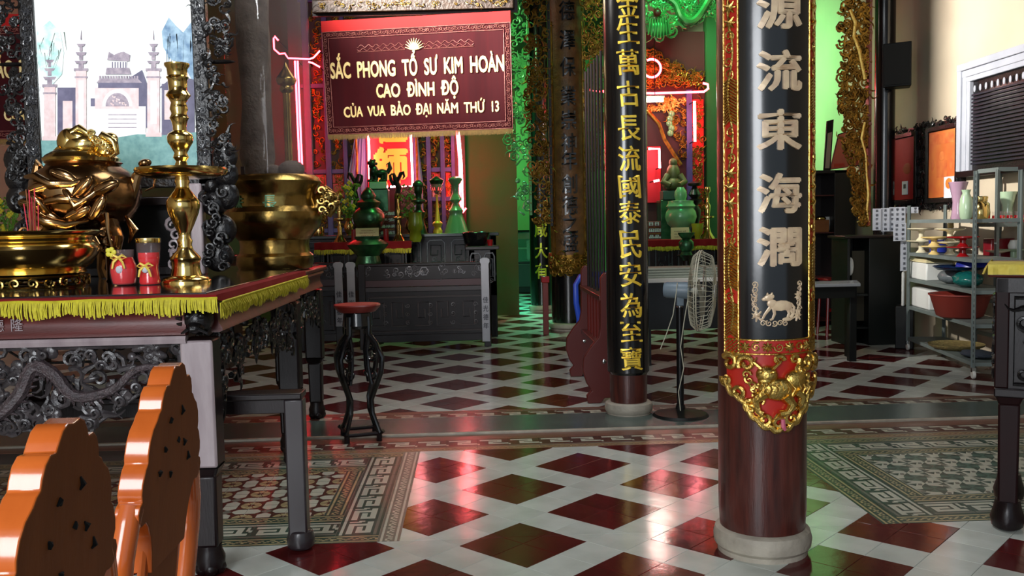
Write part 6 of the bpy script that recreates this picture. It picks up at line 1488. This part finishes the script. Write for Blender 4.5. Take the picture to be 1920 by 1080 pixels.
# openings: 1686-1722 and 1750-1800
for k, (pa, pb_) in enumerate(((1748, 1800), (1684, 1722))):
    ua, ub = u_of(pb_), u_of(pa); va, vb = H_*.12, H_*.90
    for bx in ((ua-.05, ua, va-.05, vb+.05), (ub, ub+.05, va-.05, vb+.05), (ua, ub, va-.05, va), (ua, ub, vb, vb+.05)):
        b = B(); b.box(-.06, -.03, *bx); b.build('opening_frame', M_BLKC, pf, bevel=.005)
    cal = thing('wall_calendar', ('orange-red calendar poster with figures, in the opening next to the window', 'dark red calendar with small white tag, in the opening next to the column')[k], 'calendar', (XW-.032, y0_+ua+.01, zb_+va+.01), group='red calendars on the wall panel')
    w_, h_ = ub-ua-.02, vb-va-.02
    b = B(); b.box(-.012, 0, 0, w_, 0, h_); b.build('sheet', M_POSTO if k == 0 else M_POSTR, cal, smooth=0)
    b = B(); Wk = lambda u, v, h: (-.012-h, u, v)
    if k == 0:
        for (a, c, e, f_) in ((.06, .94, .80, .96), (.3, .68, .30, .55)): b.prism([(a*w_, e*h_), (c*w_, e*h_), (c*w_, f_*h_), (a*w_, f_*h_)], 0, .002, W=Wk)
        b.ell((-.013, w_*.5, h_*.62), .003, w_*.1, h_*.07, 12, 7); b.ell((-.013, w_*.15, h_*.5), .003, w_*.06, h_*.1, 10, 7); b.ell((-.013, w_*.85, h_*.5), .003, w_*.06, h_*.1, 10, 7)
        b.build('printed_figures', mat('orange_print', '#cf7a3e', .5, col2='#b04a26', nscale=9), cal)
        b = B(); b.box(-.02, -.013, w_*.02, w_*.38, -h_*.02, h_*.30); child(b.build('date_pad', M_PAPER, cal), 'white date pad'); b = B(); b.ell((-.021, w_*.2, h_*.2), .003, w_*.13, h_*.08, 9, 6); child(b.build('flower_print', mat('orange_flower_print', '#e0762e', .5), cal), 'orange printed flower')
    else:
        b.ell((-.013, w_*.35, h_*.5), .003, w_*.22, h_*.09, 10, 6); b.build('printed_emblem', mat('brown_print', '#8a4420', .5), cal)
        b = B(); b.box(-.02, -.013, w_*.3, w_*.58, h_*.08, h_*.30); child(b.build('date_pad', M_PAPER, cal), 'small white tag'); b = B(); b.box(-.0215, -.02, w_*.38, w_*.5, h_*.18, h_*.25); b.build('tag_print', M_INK, cal)
b = B(); carve(b, lambda u, v, h: (-.03-h, u, v), (u_of(1746), u_of(1724), .02, H_-.02), 60, .035, .008, .008, seed=81); carve(b, lambda u, v, h: (-.03-h, u, v), (.02, D_-.02, .0, H_*.07), 40, .03, .008, .008, seed=82); carve(b, lambda u, v, h: (-.03-h, u, v), (.02, D_-.02, H_*.95, H_*1.03), 60, .03, .008, .008, seed=83)
b.build('panel_carving', M_BLKC, pf)

# dark cabinets, leaning red poster, table, stools
a = P(1585, 655, 9.7); c = P(1690, 440, 9.7); kb = thing('dark_cabinet', 'low black open-fronted cabinet below the gilded pendant', 'cabinet', (a.x+.02, 9.7, 0), rz=.0); L = .62; Hh = c.z
b = B(); b.box(0, .03, 0, .45, 0, Hh-.03); b.box(.24, .62, 0, .45, 0, Hh-.03); b.box(.03, .24, .42, .45, 0, Hh-.03); b.build('carcass', mat('black_cabinet', '#0d1210', .45), kb, bevel=.005)
b = B(); b.box(-.04, .64, -.03, .47, Hh-.03, Hh); b.build('cabinet_top', mat('black_cabinet_top', '#1c1214', .3, coat=.3), kb, bevel=.006)
b = B(); b.box(.03, .24, .02, .42, Hh*.45, Hh*.47); b.box(.03, .24, .02, .42, .18, .2); b.build('shelf', MATS['black_cabinet'], kb)
b = B(); b.box(.10, .24, .12, .13, .26, Hh*.86); child(b.build('inner_board', mat('olive_board', '#3c3626', .7), kb), 'olive brown inner board')
b = B(); b.ell((.06, .06, Hh*.72), .035, .03, .10, 12, 8); b.ell((.06, .06, Hh*.55), .05, .035, .05, 12, 8); tag(b.build('plastic_bag', M_WHPL, loc=kb.location), 'white plastic bag inside the low black cabinet', 'bag')
a = P(1541, 600, 11.6); c = P(1612, 318, 11.6); tc_ = thing('tall_cupboard', 'tall dark red-brown open cupboard under the leaning red poster', 'cupboard', (a.x-.55, 11.6, 0)); Lc = c.x-a.x+.5; Hh = c.z
Mcup = mat('dark_red_cupboard', '#170c0d', .5, coat=.1)
b = B(); b.box(Lc-.28, Lc, 0, .5, 0, Hh); b.build('side_panel', Mcup, tc_, bevel=.005); b = B(); b.box(0, .04, 0, .5, 0, Hh); b.box(0, Lc, .47, .5, 0, Hh); b.box(0, Lc, 0, .5, Hh-.04, Hh); b.build('carcass', Mcup, tc_, bevel=.004)
zz_ = lambda y: P(1560, y, 11.6).z
for y in (365, 435, 520, 600):
    b = B(); b.box(.04, Lc-.28, .02, .46, zz_(y)-.015, zz_(y)); b.build('shelf', mat('red_shelf', '#4a1a1a', .5), tc_)
b = B(); o = P(1552, 434, 11.65); b.box(-.18, .12, 0, .25, 0, .0); 
bx_ = thing('wooden_box', 'orange-brown wooden box with brass top on the cupboard shelf', 'box', (P(1553, 462, 11.45).x, 11.62, zz_(435))) ; 
b = B(); b.box(-.16, .08, 0, .2, .0, .16); b.build('box', M_WOODB, bx_, bevel=.006); b = B(); b.ell((.0, .08, .18), .07, .05, .03, 12, 7); b.build('brass_top', M_BRASS, bx_)
kt = thing('white_pot', 'white pot with handle on the upper shelf of the tall cupboard', 'pot', (P(1548, 395, 11.62).x, 11.85, zz_(435)+.18+.0)); kt.location.z = zz_(435)+.0
kt.location.x -= .0; kt.location.y = 11.9
b = B(); b.lathe([(.06, 0), (.09, .03), (.1, .12), (.08, .2)], seg=20); b.build('bowl', M_WHPL, kt); b = B(); b.tube([(.08, 0, .16), (.15, 0, .2), (.22, 0, .19)], .015, 8); b.build('handle', M_WHPL, kt)
kt.location = (P(1550, 395, 11.9).x, 11.85, zz_(435)+.17); kt.location.z = zz_(365)-.0
kt.location = (P(1552, 365, 11.85).x-.02, 11.85, zz_(435))
# red stool frame glimpsed under
rs = thing('red_stool', 'bright red plastic stool glimpsed beside the nearest column', 'stool', (P(1566, 600, 10.6).x, 10.6, 0)); 
b = B(); b.box(-.16, .16, -.15, .15, .66, .69); b.build('seat', M_RPL, rs, bevel=.01)
for sx in (-1, 1):
    for sy in (-1, 1): b = B(); b.tube([(sx*.13, sy*.12, .66), (sx*.16, sy*.15, 0)], .018, 8); b.build('leg', M_RPL, rs)
b = B(); b.box(-.14, .14, -.145, -.13, .3, .34); b.build('stretcher', M_RPL, rs)
# leaning poster and framed picture on top of the cupboard
zc_ = Hh; pa, pb_, pc, pd = P(1556, 318, 11.75), P(1612, 310, 11.75), P(1618, 238, 11.85), P(1572, 252, 11.85)
po = thing('red_poster', 'glossy red poster leaning on the tall cupboard against the green wall', 'poster', (pa.x, 11.75, Hh)); O = Vector(po.location)
pts = [Vector((p.x, p.y, max(p.z, Hh)))-O for p in (pa, pb_, pc, pd)]
b = B(); k = len(b.v); b.v += [tuple(p) for p in pts]+[tuple(p+Vector((0, .02, 0))) for p in pts]; b.f += [(0, 1, 2, 3), (7, 6, 5, 4), (0, 4, 5, 1), (1, 5, 6, 2), (2, 6, 7, 3), (3, 7, 4, 0)]; b.mi += [0]*6
b.build('sheet', M_GLOSSR, po); b = B(); b.tube([p+Vector((0, -.004, 0)) for p in pts], .008, 6, closed=True); b.build('edging', M_DKW, po)
b = B(); b.prism([(.05, .04), (.28, .05), (.29, .10), (.06, .09)], 0, .003, W=lambda u, v, h: (u, -.005-h+v*.2, v)); b.build('red_script', M_RED, po)
pg = thing('small_picture', 'narrow framed picture standing edge-on at the left end of the cupboard', 'picture frame', (P(1546, 318, 11.8).x, 11.7, Hh))
b = B(); b.prism([(-.06, 0), (.03, 0), (.07, P(1548, 226, 11.8).z-Hh), (-.02, P(1548, 226, 11.8).z-Hh-.02)], 0, .03, W=lambda u, v, h: (u, -h, v)); b.build('frame', M_DKW, pg, bevel=.004); b = B(); b.prism([(-.045, .03), (.012, .03), (.045, .5), (-.012, .48)], .03, .034, W=lambda u, v, h: (u, -h, v)); b.build('picture', mat('pale_brown_picture', '#a08878', .4), pg)
# dark side table right of column 1
a = P(1536, 535, 8.6); c = P(1638, 528, 8.9); dt = thing('side_table', 'dark table with pale grey top just right of the nearest column', 'table', (a.x-.35, 8.55, 0)); zt_ = P(1620, 529, 8.7).z; L = P(1640, 530, 8.6).x-a.x+.35
b = B(); b.prism([(0, 0), (L-.16, 0), (L, .45), (0, .45)], zt_-.03, zt_); child(b.build('table_top', mat('grey_laminate', '#7c8084', .25), dt, bevel=.004), 'pale grey top')
b = B(); b.box(.03, L-.2, .03, .06, zt_-.14, zt_-.03); b.build('apron', M_BLACKP, dt)
for xx, yy in ((.04, .04), (L-.24, .06), (.04, .36), (L-.14, .36)): b = B(); b.box(xx, xx+.07, yy, yy+.07, 0, zt_-.03); b.build('leg', M_BLACKP, dt, bevel=.005)

# ---- grey steel rack
FL, FR = PZ(1702, 648, .05), PZ(1825, 700, .05)
ex = Vector((FR.x-FL.x, FR.y-FL.y, 0)); Lr = ex.length; ang = math.atan2(ex.y, ex.x)
rk2 = thing('steel_rack', 'grey steel shelving rack on castors by the right wall', 'shelving rack', (FL.x, FL.y, 0), rz=ang); Dr = .36
MR = Matrix.Translation(rk2.location) @ Matrix.Rotation(ang, 4, 'Z')
RP = lambda u, d, z: MR @ Vector((u, d, z))
levels = [.14, .47, .76, 1.03, 1.37]
for u in (0, Lr):
    for d in (0, Dr):
        b = B(); b.box(u-.018, u+.018, d-.003, d+.003, .1, 1.78 if u > 0 else 1.52); b.box(u-.003 if u == 0 else u-.018, u+.003 if u == 0 else u-.012, d-.018, d+.018, .1, 1.78 if u > 0 else 1.52)
        pst = b.build('post', M_STEEL, rk2)
        b = B()
        if d == 0 and u > 0:
            for k in range(34): b.box(u-.004, u+.006, -.0045, -.003, .14+k*.048, .165+k*.048)
            b.build('slots', M_HOLE, pst)
        b = B(); b.lathe([(.032, -.012), (.036, -.008), (.036, .008), (.032, .012)], seg=18); me_ = [(x, z, y) for x, y, z in b.v]; b.v = [(u+x, d+y, .038+z) for x, y, z in me_]; cw = b.build('castor_wheel', M_WHPL, pst)
        b = B(); b.box(u-.014, u+.014, d-.016, d+.016, .06, .1); b.build('castor_fork', M_CHR, pst)
for z in levels:
    b = B(); b.box(.0, Lr, .0, Dr, z-.004, z); b.box(0, Lr, -.004, 0, z-.03, z+.003); b.box(0, Lr, Dr, Dr+.004, z-.03, z+.003); b.box(Lr-.002, Lr+.002, 0, Dr, z-.03, z+.003); b.box(-.002, .002, 0, Dr, z-.03, z+.003)
    b.build('shelf', M_STEEL, rk2)
    b = B()
    for u, sg in ((0, 1), (Lr, -1)): b.prism([(u, z-.03), (u+sg*.06, z-.03), (u, z-.09)], -.006, -.002, W=lambda p, q, h: (p, h, q))
    b.build('gusset', M_STEEL, rk2)
# second rack, further right and mostly behind the table
r2o = P(1864, 440, 8.15); rk3 = thing('steel_rack', 'second grey steel rack, cut by the right edge of the photo', 'shelving rack', (r2o.x, 8.1, 0)); L2 = XW-r2o.x-.06
for u in (0, L2):
    for d in (0, .34):
        b = B(); b.box(u-.018, u+.018, d-.003, d+.003, .0, 1.82); b.box(u-.018, u-.012, d-.018, d+.018, .0, 1.82); b.build('post', M_STEEL, rk3)
lv2 = [.3, .62, P(1880, 489, 8.1).z, P(1880, 418, 8.1).z, P(1880, 314, 8.1).z]
for z in lv2:
    b = B(); b.box(0, L2, 0, .34, z-.004, z); b.box(0, L2, -.004, 0, z-.035, z+.003); b.box(-.002, .002, 0, .34, z-.035, z+.003); b.build('shelf', M_STEEL, rk3)
def on(px, level, d, zoff=0):            # point on a rack shelf under a pixel column
    z = level; r = P(px, 400, 1)-Vector((0, 0, H)); best = None
    # intersect vertical plane of the pixel column with the line at depth d of the rack
    a = RP(0, d, 0); c = RP(Lr, d, 0); dd = c-a
    den = dd.x*r.y-dd.y*r.x; t = -(a.x*r.y-a.y*r.x)/den; p = a+dd*t
    return Vector((p.x, p.y, z+zoff))
GRP = 'offering dishes on the rack'
def cakestand(px, lvl, d, m, label, r=.15, h=.1, stack=1):
    p = on(px, lvl, d)
    for k in range(stack):
        t = thing('offering_dish', label if stack == 1 else label % ('lower', 'upper')[k], 'dish', (p.x, p.y, lvl+k*(h+.012)), group=GRP)
        b = B(); b.lathe([(.055, 0), (.05, .006), (.028, .03), (.026, h*.7), (.04, h*.9)], seg=22); b.build('foot', m, t)
        b = B(); b.lathe([(.03, h*.85), (r*.8, h*.92), (r, h+.004), (r, h+.012), (r*.8, h+.002), (0, h)], seg=36, wob=lambda a, z: .02*sin(18*a) if z > h*.95 else 0); b.build('plate', m, t)
L3, L4, L2_, L1_, L0 = levels[3], levels[4], levels[2], levels[1], levels[0]
cakestand(1728, L3, .12, M_CRM, 'cream pedestal offering dish at the left of the rack, %s of its stack', .14, .115, 2)
cakestand(1752, L3, .05, M_YEL, 'pale yellow low pedestal dish between the two cream stacks, %s of its stack', .12, .075, 2)
cakestand(1782, L3, .2, M_CRM, 'cream pedestal offering dish in the middle of the rack, %s of its stack', .14, .115, 2)
cakestand(1806, L3, .12, M_RPL, 'dark red pedestal dish beside the front post, %s of its stack', .14, .08, 2)
def item(name, label, cat, prof, p, m, seg=24, group=None, wob=None):
    b = B(); b.lathe(prof, seg=seg, wob=wob); return tag(b.build(name, m, loc=p, smooth=50), label, cat, group)
item('cream_cup', 'small cream cup standing on the middle cream dish', 'cup', [(.02, 0), (.028, .01), (.024, .07), (.03, .08), (.02, .08)], on(1783, L3+2*.127, .2), M_YEL)
p = RP(.2, .24, L3); item('blue_tub', 'blue plastic tub at the back left of the dish shelf', 'tub', [(.07, 0), (.09, .01), (.1, .12), (.11, .13)], p, M_NAVY)
# top shelf: vases
item('pink_vase', 'tall pink frosted glass vase on the rack top shelf', 'vase', [(.055, 0), (.06, .01), (.05, .08), (.045, .16), (.06, .26), (.082, .34), (.078, .345), (.05, .2)], on(1796, L4, .1), M_PINKV, wob=lambda a, z: .04*sin(10*a))
item('green_vase', 'small pale green rounded vase beside the pink vase', 'vase', [(.04, 0), (.05, .02), (.058, .1), (.05, .18), (.03, .23), (.04, .26)], on(1811, L4, .03), M_GRNV)
# second rack top goods
z2_ = lv2[3]
def on2(px, d, z): o = P(px, 400, 8.1+d); return Vector((o.x, 8.1+d, z))
item('gold_jar', 'gold mirrored jar with ridged body between the rack posts', 'jar', [(.07, 0), (.085, .02), (.09, .1), (.08, .18), (.06, .2), (.07, .24), (.065, .25)], on2(1848, .0, z2_+.12)-Vector((.0, -.1, .12)), M_BRASS, wob=lambda a, z: .05*sin(8*a+30*z))
item('pale_green_vase', 'waisted pale green and cream vase on the second rack', 'vase', [(.05, 0), (.06, .01), (.05, .08), (.042, .14), (.065, .24), (.08, .29), (.06, .29)], on2(1889, .2, z2_), M_GRNV)
item('cream_vase', 'tall narrow cream vase with pointed lid at the right edge', 'vase', [(.05, 0), (.06, .02), (.065, .12), (.055, .2), (.03, .27), (.01, .32), (0, .33)], on2(1909, .24, z2_), mat('cream_glaze', '#c8c4b0', .3))
for k, px_ in enumerate((1866, 1879, 1893, 1907, 1919)):
    t = thing('candle_cup', 'small red gel candle cup in the front row of the second rack', 'candle', on2(px_, .05, z2_), group='red candle cups in the front row of the second rack')
    t['label'] = 'red gel candle cup in the row on the second rack, %s from the post' % ('first', 'second', 'third', 'fourth', 'fifth')[k]
    b = B(); b.lathe([(0, .002), (.024, .004), (.028, .03), (.024, .07), (0, .07)], seg=16); b.build('red_gel', M_RGL, t); b = B(); b.lathe([(.026, 0), (.03, .03), (.026, .07), (.03, .105), (.028, .105), (.024, .07)], seg=16); b.build('cup', M_CGL, t)
    b = B(); b.tube([(-.02, -.03, .03), (0, -.034, .045), (.02, -.03, .03)], .005, 6); b.build('ribbon_bow', MATS['gold_ribbon'], t)
item('white_box_lid', 'white enamel bowl upside down on the second rack dish', 'bowl', [(.05, 0), (.055, .03), (.035, .08), (.0, .085)], on2(1903, .12, lv2[2]+.105), M_WHPL)
for k, px_ in enumerate((1902,)):
    t = thing('offering_dish', 'pale green wide offering dish on the second rack below the candle cups', 'dish', on2(px_, .12, lv2[2]), group=GRP)
    b = B(); b.lathe([(.05, 0), (.03, .02), (.03, .08)], seg=20); b.build('foot', M_GRNV, t); b = B(); b.lathe([(.03, .075), (.14, .095), (.15, .105), (0, .1)], seg=30); b.build('plate', M_GRNV, t)
p = on(1824, L3, .2); t = thing('offering_dish', 'white and pink pedestal dish behind the front rack post', 'dish', (RP(Lr-.12, .22, L3)), group=GRP)
t.location = on2(1845, -.0, L3)+Vector((0, .1, 0)); t.location.z = lv2[2]; t.location.x = rk3.location.x+.0-.0
t.location = on2(1872, .1, lv2[2]); 
b = B(); b.lathe([(.05, 0), (.025, .02), (.025, .07)], seg=20); b.build('foot', M_PINKV, t); b = B(); b.lathe([(.03, .065), (.1, .085), (.11, .095), (0, .09)], seg=28); b.build('plate', M_CRM, t)
b = B(); b.box(-.12, .12, 0, .14, 0, .2); tag(b.build('red_box', mat('red_gift_box', '#6a0f18', .3, coat=.3), bevel=.01, loc=on2(1885, .17, lv2[2]+0)+Vector((.0, .02, 0))), 'dark red gift box behind the pale dishes', 'box')
# shelf goods below
p = on(1724, L2_, .06); ang2 = ang
def rbox(name, label, cat, u, d, z, sx, sy, sz, m, bev=.01, tapr=1.):
    b = B(); k = 0; b.prism([(-sx/2, -sy/2), (sx/2, -sy/2), (sx/2, sy/2), (-sx/2, sy/2)], 0, sz)
    if tapr != 1: b.v = [(x*(tapr if zz > 0 else 1), y*(tapr if zz > 0 else 1), zz) for x, y, zz in b.v]
    o = b.build(name, m, bevel=bev, loc=RP(u, d, z)); o.rotation_euler = (0, 0, ang); return tag(o, label, cat)
U = lambda px: (on(px, 0, .02)-Vector((FL.x, FL.y, 0))).length
fbx = rbox('foam_box', 'white foam box with cream lid on the middle rack shelf', 'box', U(1718), .17, L2_, .56, .28, .18, M_FOAM, .015, .93)
b = B(); b.prism([(-.28, -.15), (.28, -.15), (.28, .15), (-.28, .15)], .0, .08); b.v = [(x*(.35 if z > 0 else 1), y*(.35 if z > 0 else 1), z+.18) for x, y, z in b.v]; child(b.build('lid', mat('cream_lid', '#c9bf94', .5), fbx, bevel=.01), 'cream pyramid-shaped lid')
rbox('foam_box', 'lower white foam box on the fourth rack shelf', 'box', U(1722), .18, L1_, .55, .28, .2, M_FOAM, .015, 1.0)
item('red_basin', 'big brick-red plastic basin on the fourth rack shelf', 'basin', [(.16, 0), (.2, .02), (.255, .2), (.27, .21), (.27, .222), (.25, .215), (.0, .05)], RP(U(1785), .10, L1_), M_TERR, 40)
item('blue_tray', 'round dark blue metal tray on the middle shelf pile', 'tray', [(.0, 0), (.2, .0), (.24, .03), (.235, .035), (.19, .01), (0, .01)], RP(U(1777), .14, L2_+.145), M_NAVB, 36)
item('blue_bowl', 'blue plastic bowl upside down above the dark tray', 'bowl', [(.16, 0), (.15, .04), (.1, .07), (0, .075)], RP(U(1790), .2, L2_+.18), MATS['navy_plastic'], 30)
def bag(name, label, u, d, z, rx, ry, rz, m, seed):
    b = B(); rn = random.Random(seed); rows = []
    for i in range(13):
        t_ = -pi/2+pi*i/12; rows.append([(rx*cos(t_)*cos(a*pi/12)*(1+rn.uniform(-.12, .12)), ry*cos(t_)*sin(a*pi/12)*(1+rn.uniform(-.1, .1)), rz*(1+sin(t_))*(1+rn.uniform(-.05, .05))) for a in range(24)])
    b.quadgrid(rows, closed_u=True); o = b.build(name, m, loc=RP(u, d, z), smooth=70); o.rotation_euler = (0, 0, ang); return tag(o, label, 'bag')
bag('plastic_bag', 'grey crumpled plastic bag under the dark blue tray', U(1762), .14, L2_, .16, .12, .068, M_GREYC, 1)
bag('plastic_bag', 'dark teal crumpled plastic bag at the right of the middle shelf', U(1798), .1, L2_, .17, .12, .07, M_TEAL, 2)
bag('cloth_bundle', 'cream cloth bundle on the fourth shelf of the second rack', Lr+.12, .3, lv2[1], .1, .1, .07, mat('cream_cloth', '#8a7a5a', .8), 3)
item('wicker_tray', 'wide shallow basket tray on the bottom rack shelf', 'tray', [(.18, 0), (.24, .03), (.25, .05), (.24, .04), (0, .01)], RP(U(1765), .17, L0), mat('basket_straw', '#8a7a48', .7, col2='#5a4c2c', nscale=30, bump=.5), 32)
bag('cloth_bundle', 'dark folded cloth bundle on the bottom rack shelf', U(1806), .16, L0, .2, .14, .03, mat('dark_blue_cloth', '#2a3440', .8), 5)
b = B(); rows = []
a = P(1668, 492, 9.55); c = P(1700, 492, 9.55)
t = thing('foam_sheet', 'upright white foam sheet standing on the grey crate at the left end of the rack', 'foam sheet', RP(-.20, .0, P(1685, 566, 9.6).z))
t.rotation_euler = (0, 0, ang-pi/2+1.2); hw = P(1685, 503, 9.6).z-P(1685, 566, 9.6).z
b = B(); b.box(-.12, .12, 0, .03, 0, hw); b.build('sheet', M_FOAM, t, bevel=.012)
# stack so the sheet rests on something: a small crate below it
t.location.z = P(1685, 570, 9.6).z
cr_ = thing('white_crate', 'grey crate standing on the floor left of the steel rack', 'crate', (t.location.x, t.location.y, 0), rz=t.rotation_euler.z)
b = B(); b.box(-.1, .1, -.06, .12, 0, t.location.z); b.build('box', M_BLACKP, cr_, bevel=.008)
# printed sheets hung on the left post
for k, (x0, x1, y0, y1, dy) in enumerate(((1636, 1652, 391, 432, 0), (1652, 1668, 390, 434, .01), (1667, 1698, 388, 434, .02), (1675, 1699, 418, 452, -.03), (1699, 1722, 388, 400, .03), (1688, 1703, 452, 508, 0))):
    Yk = 9.3+dy; a, c = P(x0, y1, Yk), P(x1, y0, Yk); t = thing('printed_sheet', 'white printed sheet', 'paper', (a.x, Yk, a.z), group='white printed sheets left of the rack')
    t['label'] = 'white printed sheet hung left of the rack, %s' % ('at the far left', 'second from the left', 'wide one in the middle', 'lower one over the rack post', 'small one behind the post', 'lowest narrow one on the post')[k]
    b = B(); b.box(0, c.x-a.x, 0, .003, 0, c.z-a.z); b.build('paper', M_PAPER, t, smooth=0)
    b = B(); w_, h_ = c.x-a.x, c.z-a.z; nr_ = max(2, int(h_/.045)); nc_ = max(1, int(w_/.055))
    for i in range(nr_):
        for j in range(nc_): text(b, '福祿壽喜財安平康寧'[(i*3+j*5) % 9], lambda u, v, h: (u, -h, v), w_*(j+.5)/nc_, h_*(i+.5)/nr_, .03, .028, -.001, .002)
    b.build('printing', M_INK, t, smooth=0)

# a dark side altar glimpsed far left behind the frame
sl = thing('side_altar', 'dim wooden side altar far left, behind the black frame', 'cabinet', (-3.9, 9.2, 0))
b = B(); b.box(0, 1.4, 0, .6, 0, 1.1); b.build('body', mat('dim_brown_wood', '#3a2a20', .5), sl, bevel=.01); b = B(); b.box(-.05, 1.45, -.05, .65, 1.1, 1.15); b.build('top', M_DKW, sl, bevel=.01)
p = P(14, 330, 9.3); flowers(14, 395, 262, 9.35, 1.15, 'leafy green plant in a dark vase at the far left edge', 9, w=.22, vase_m=M_BLK)
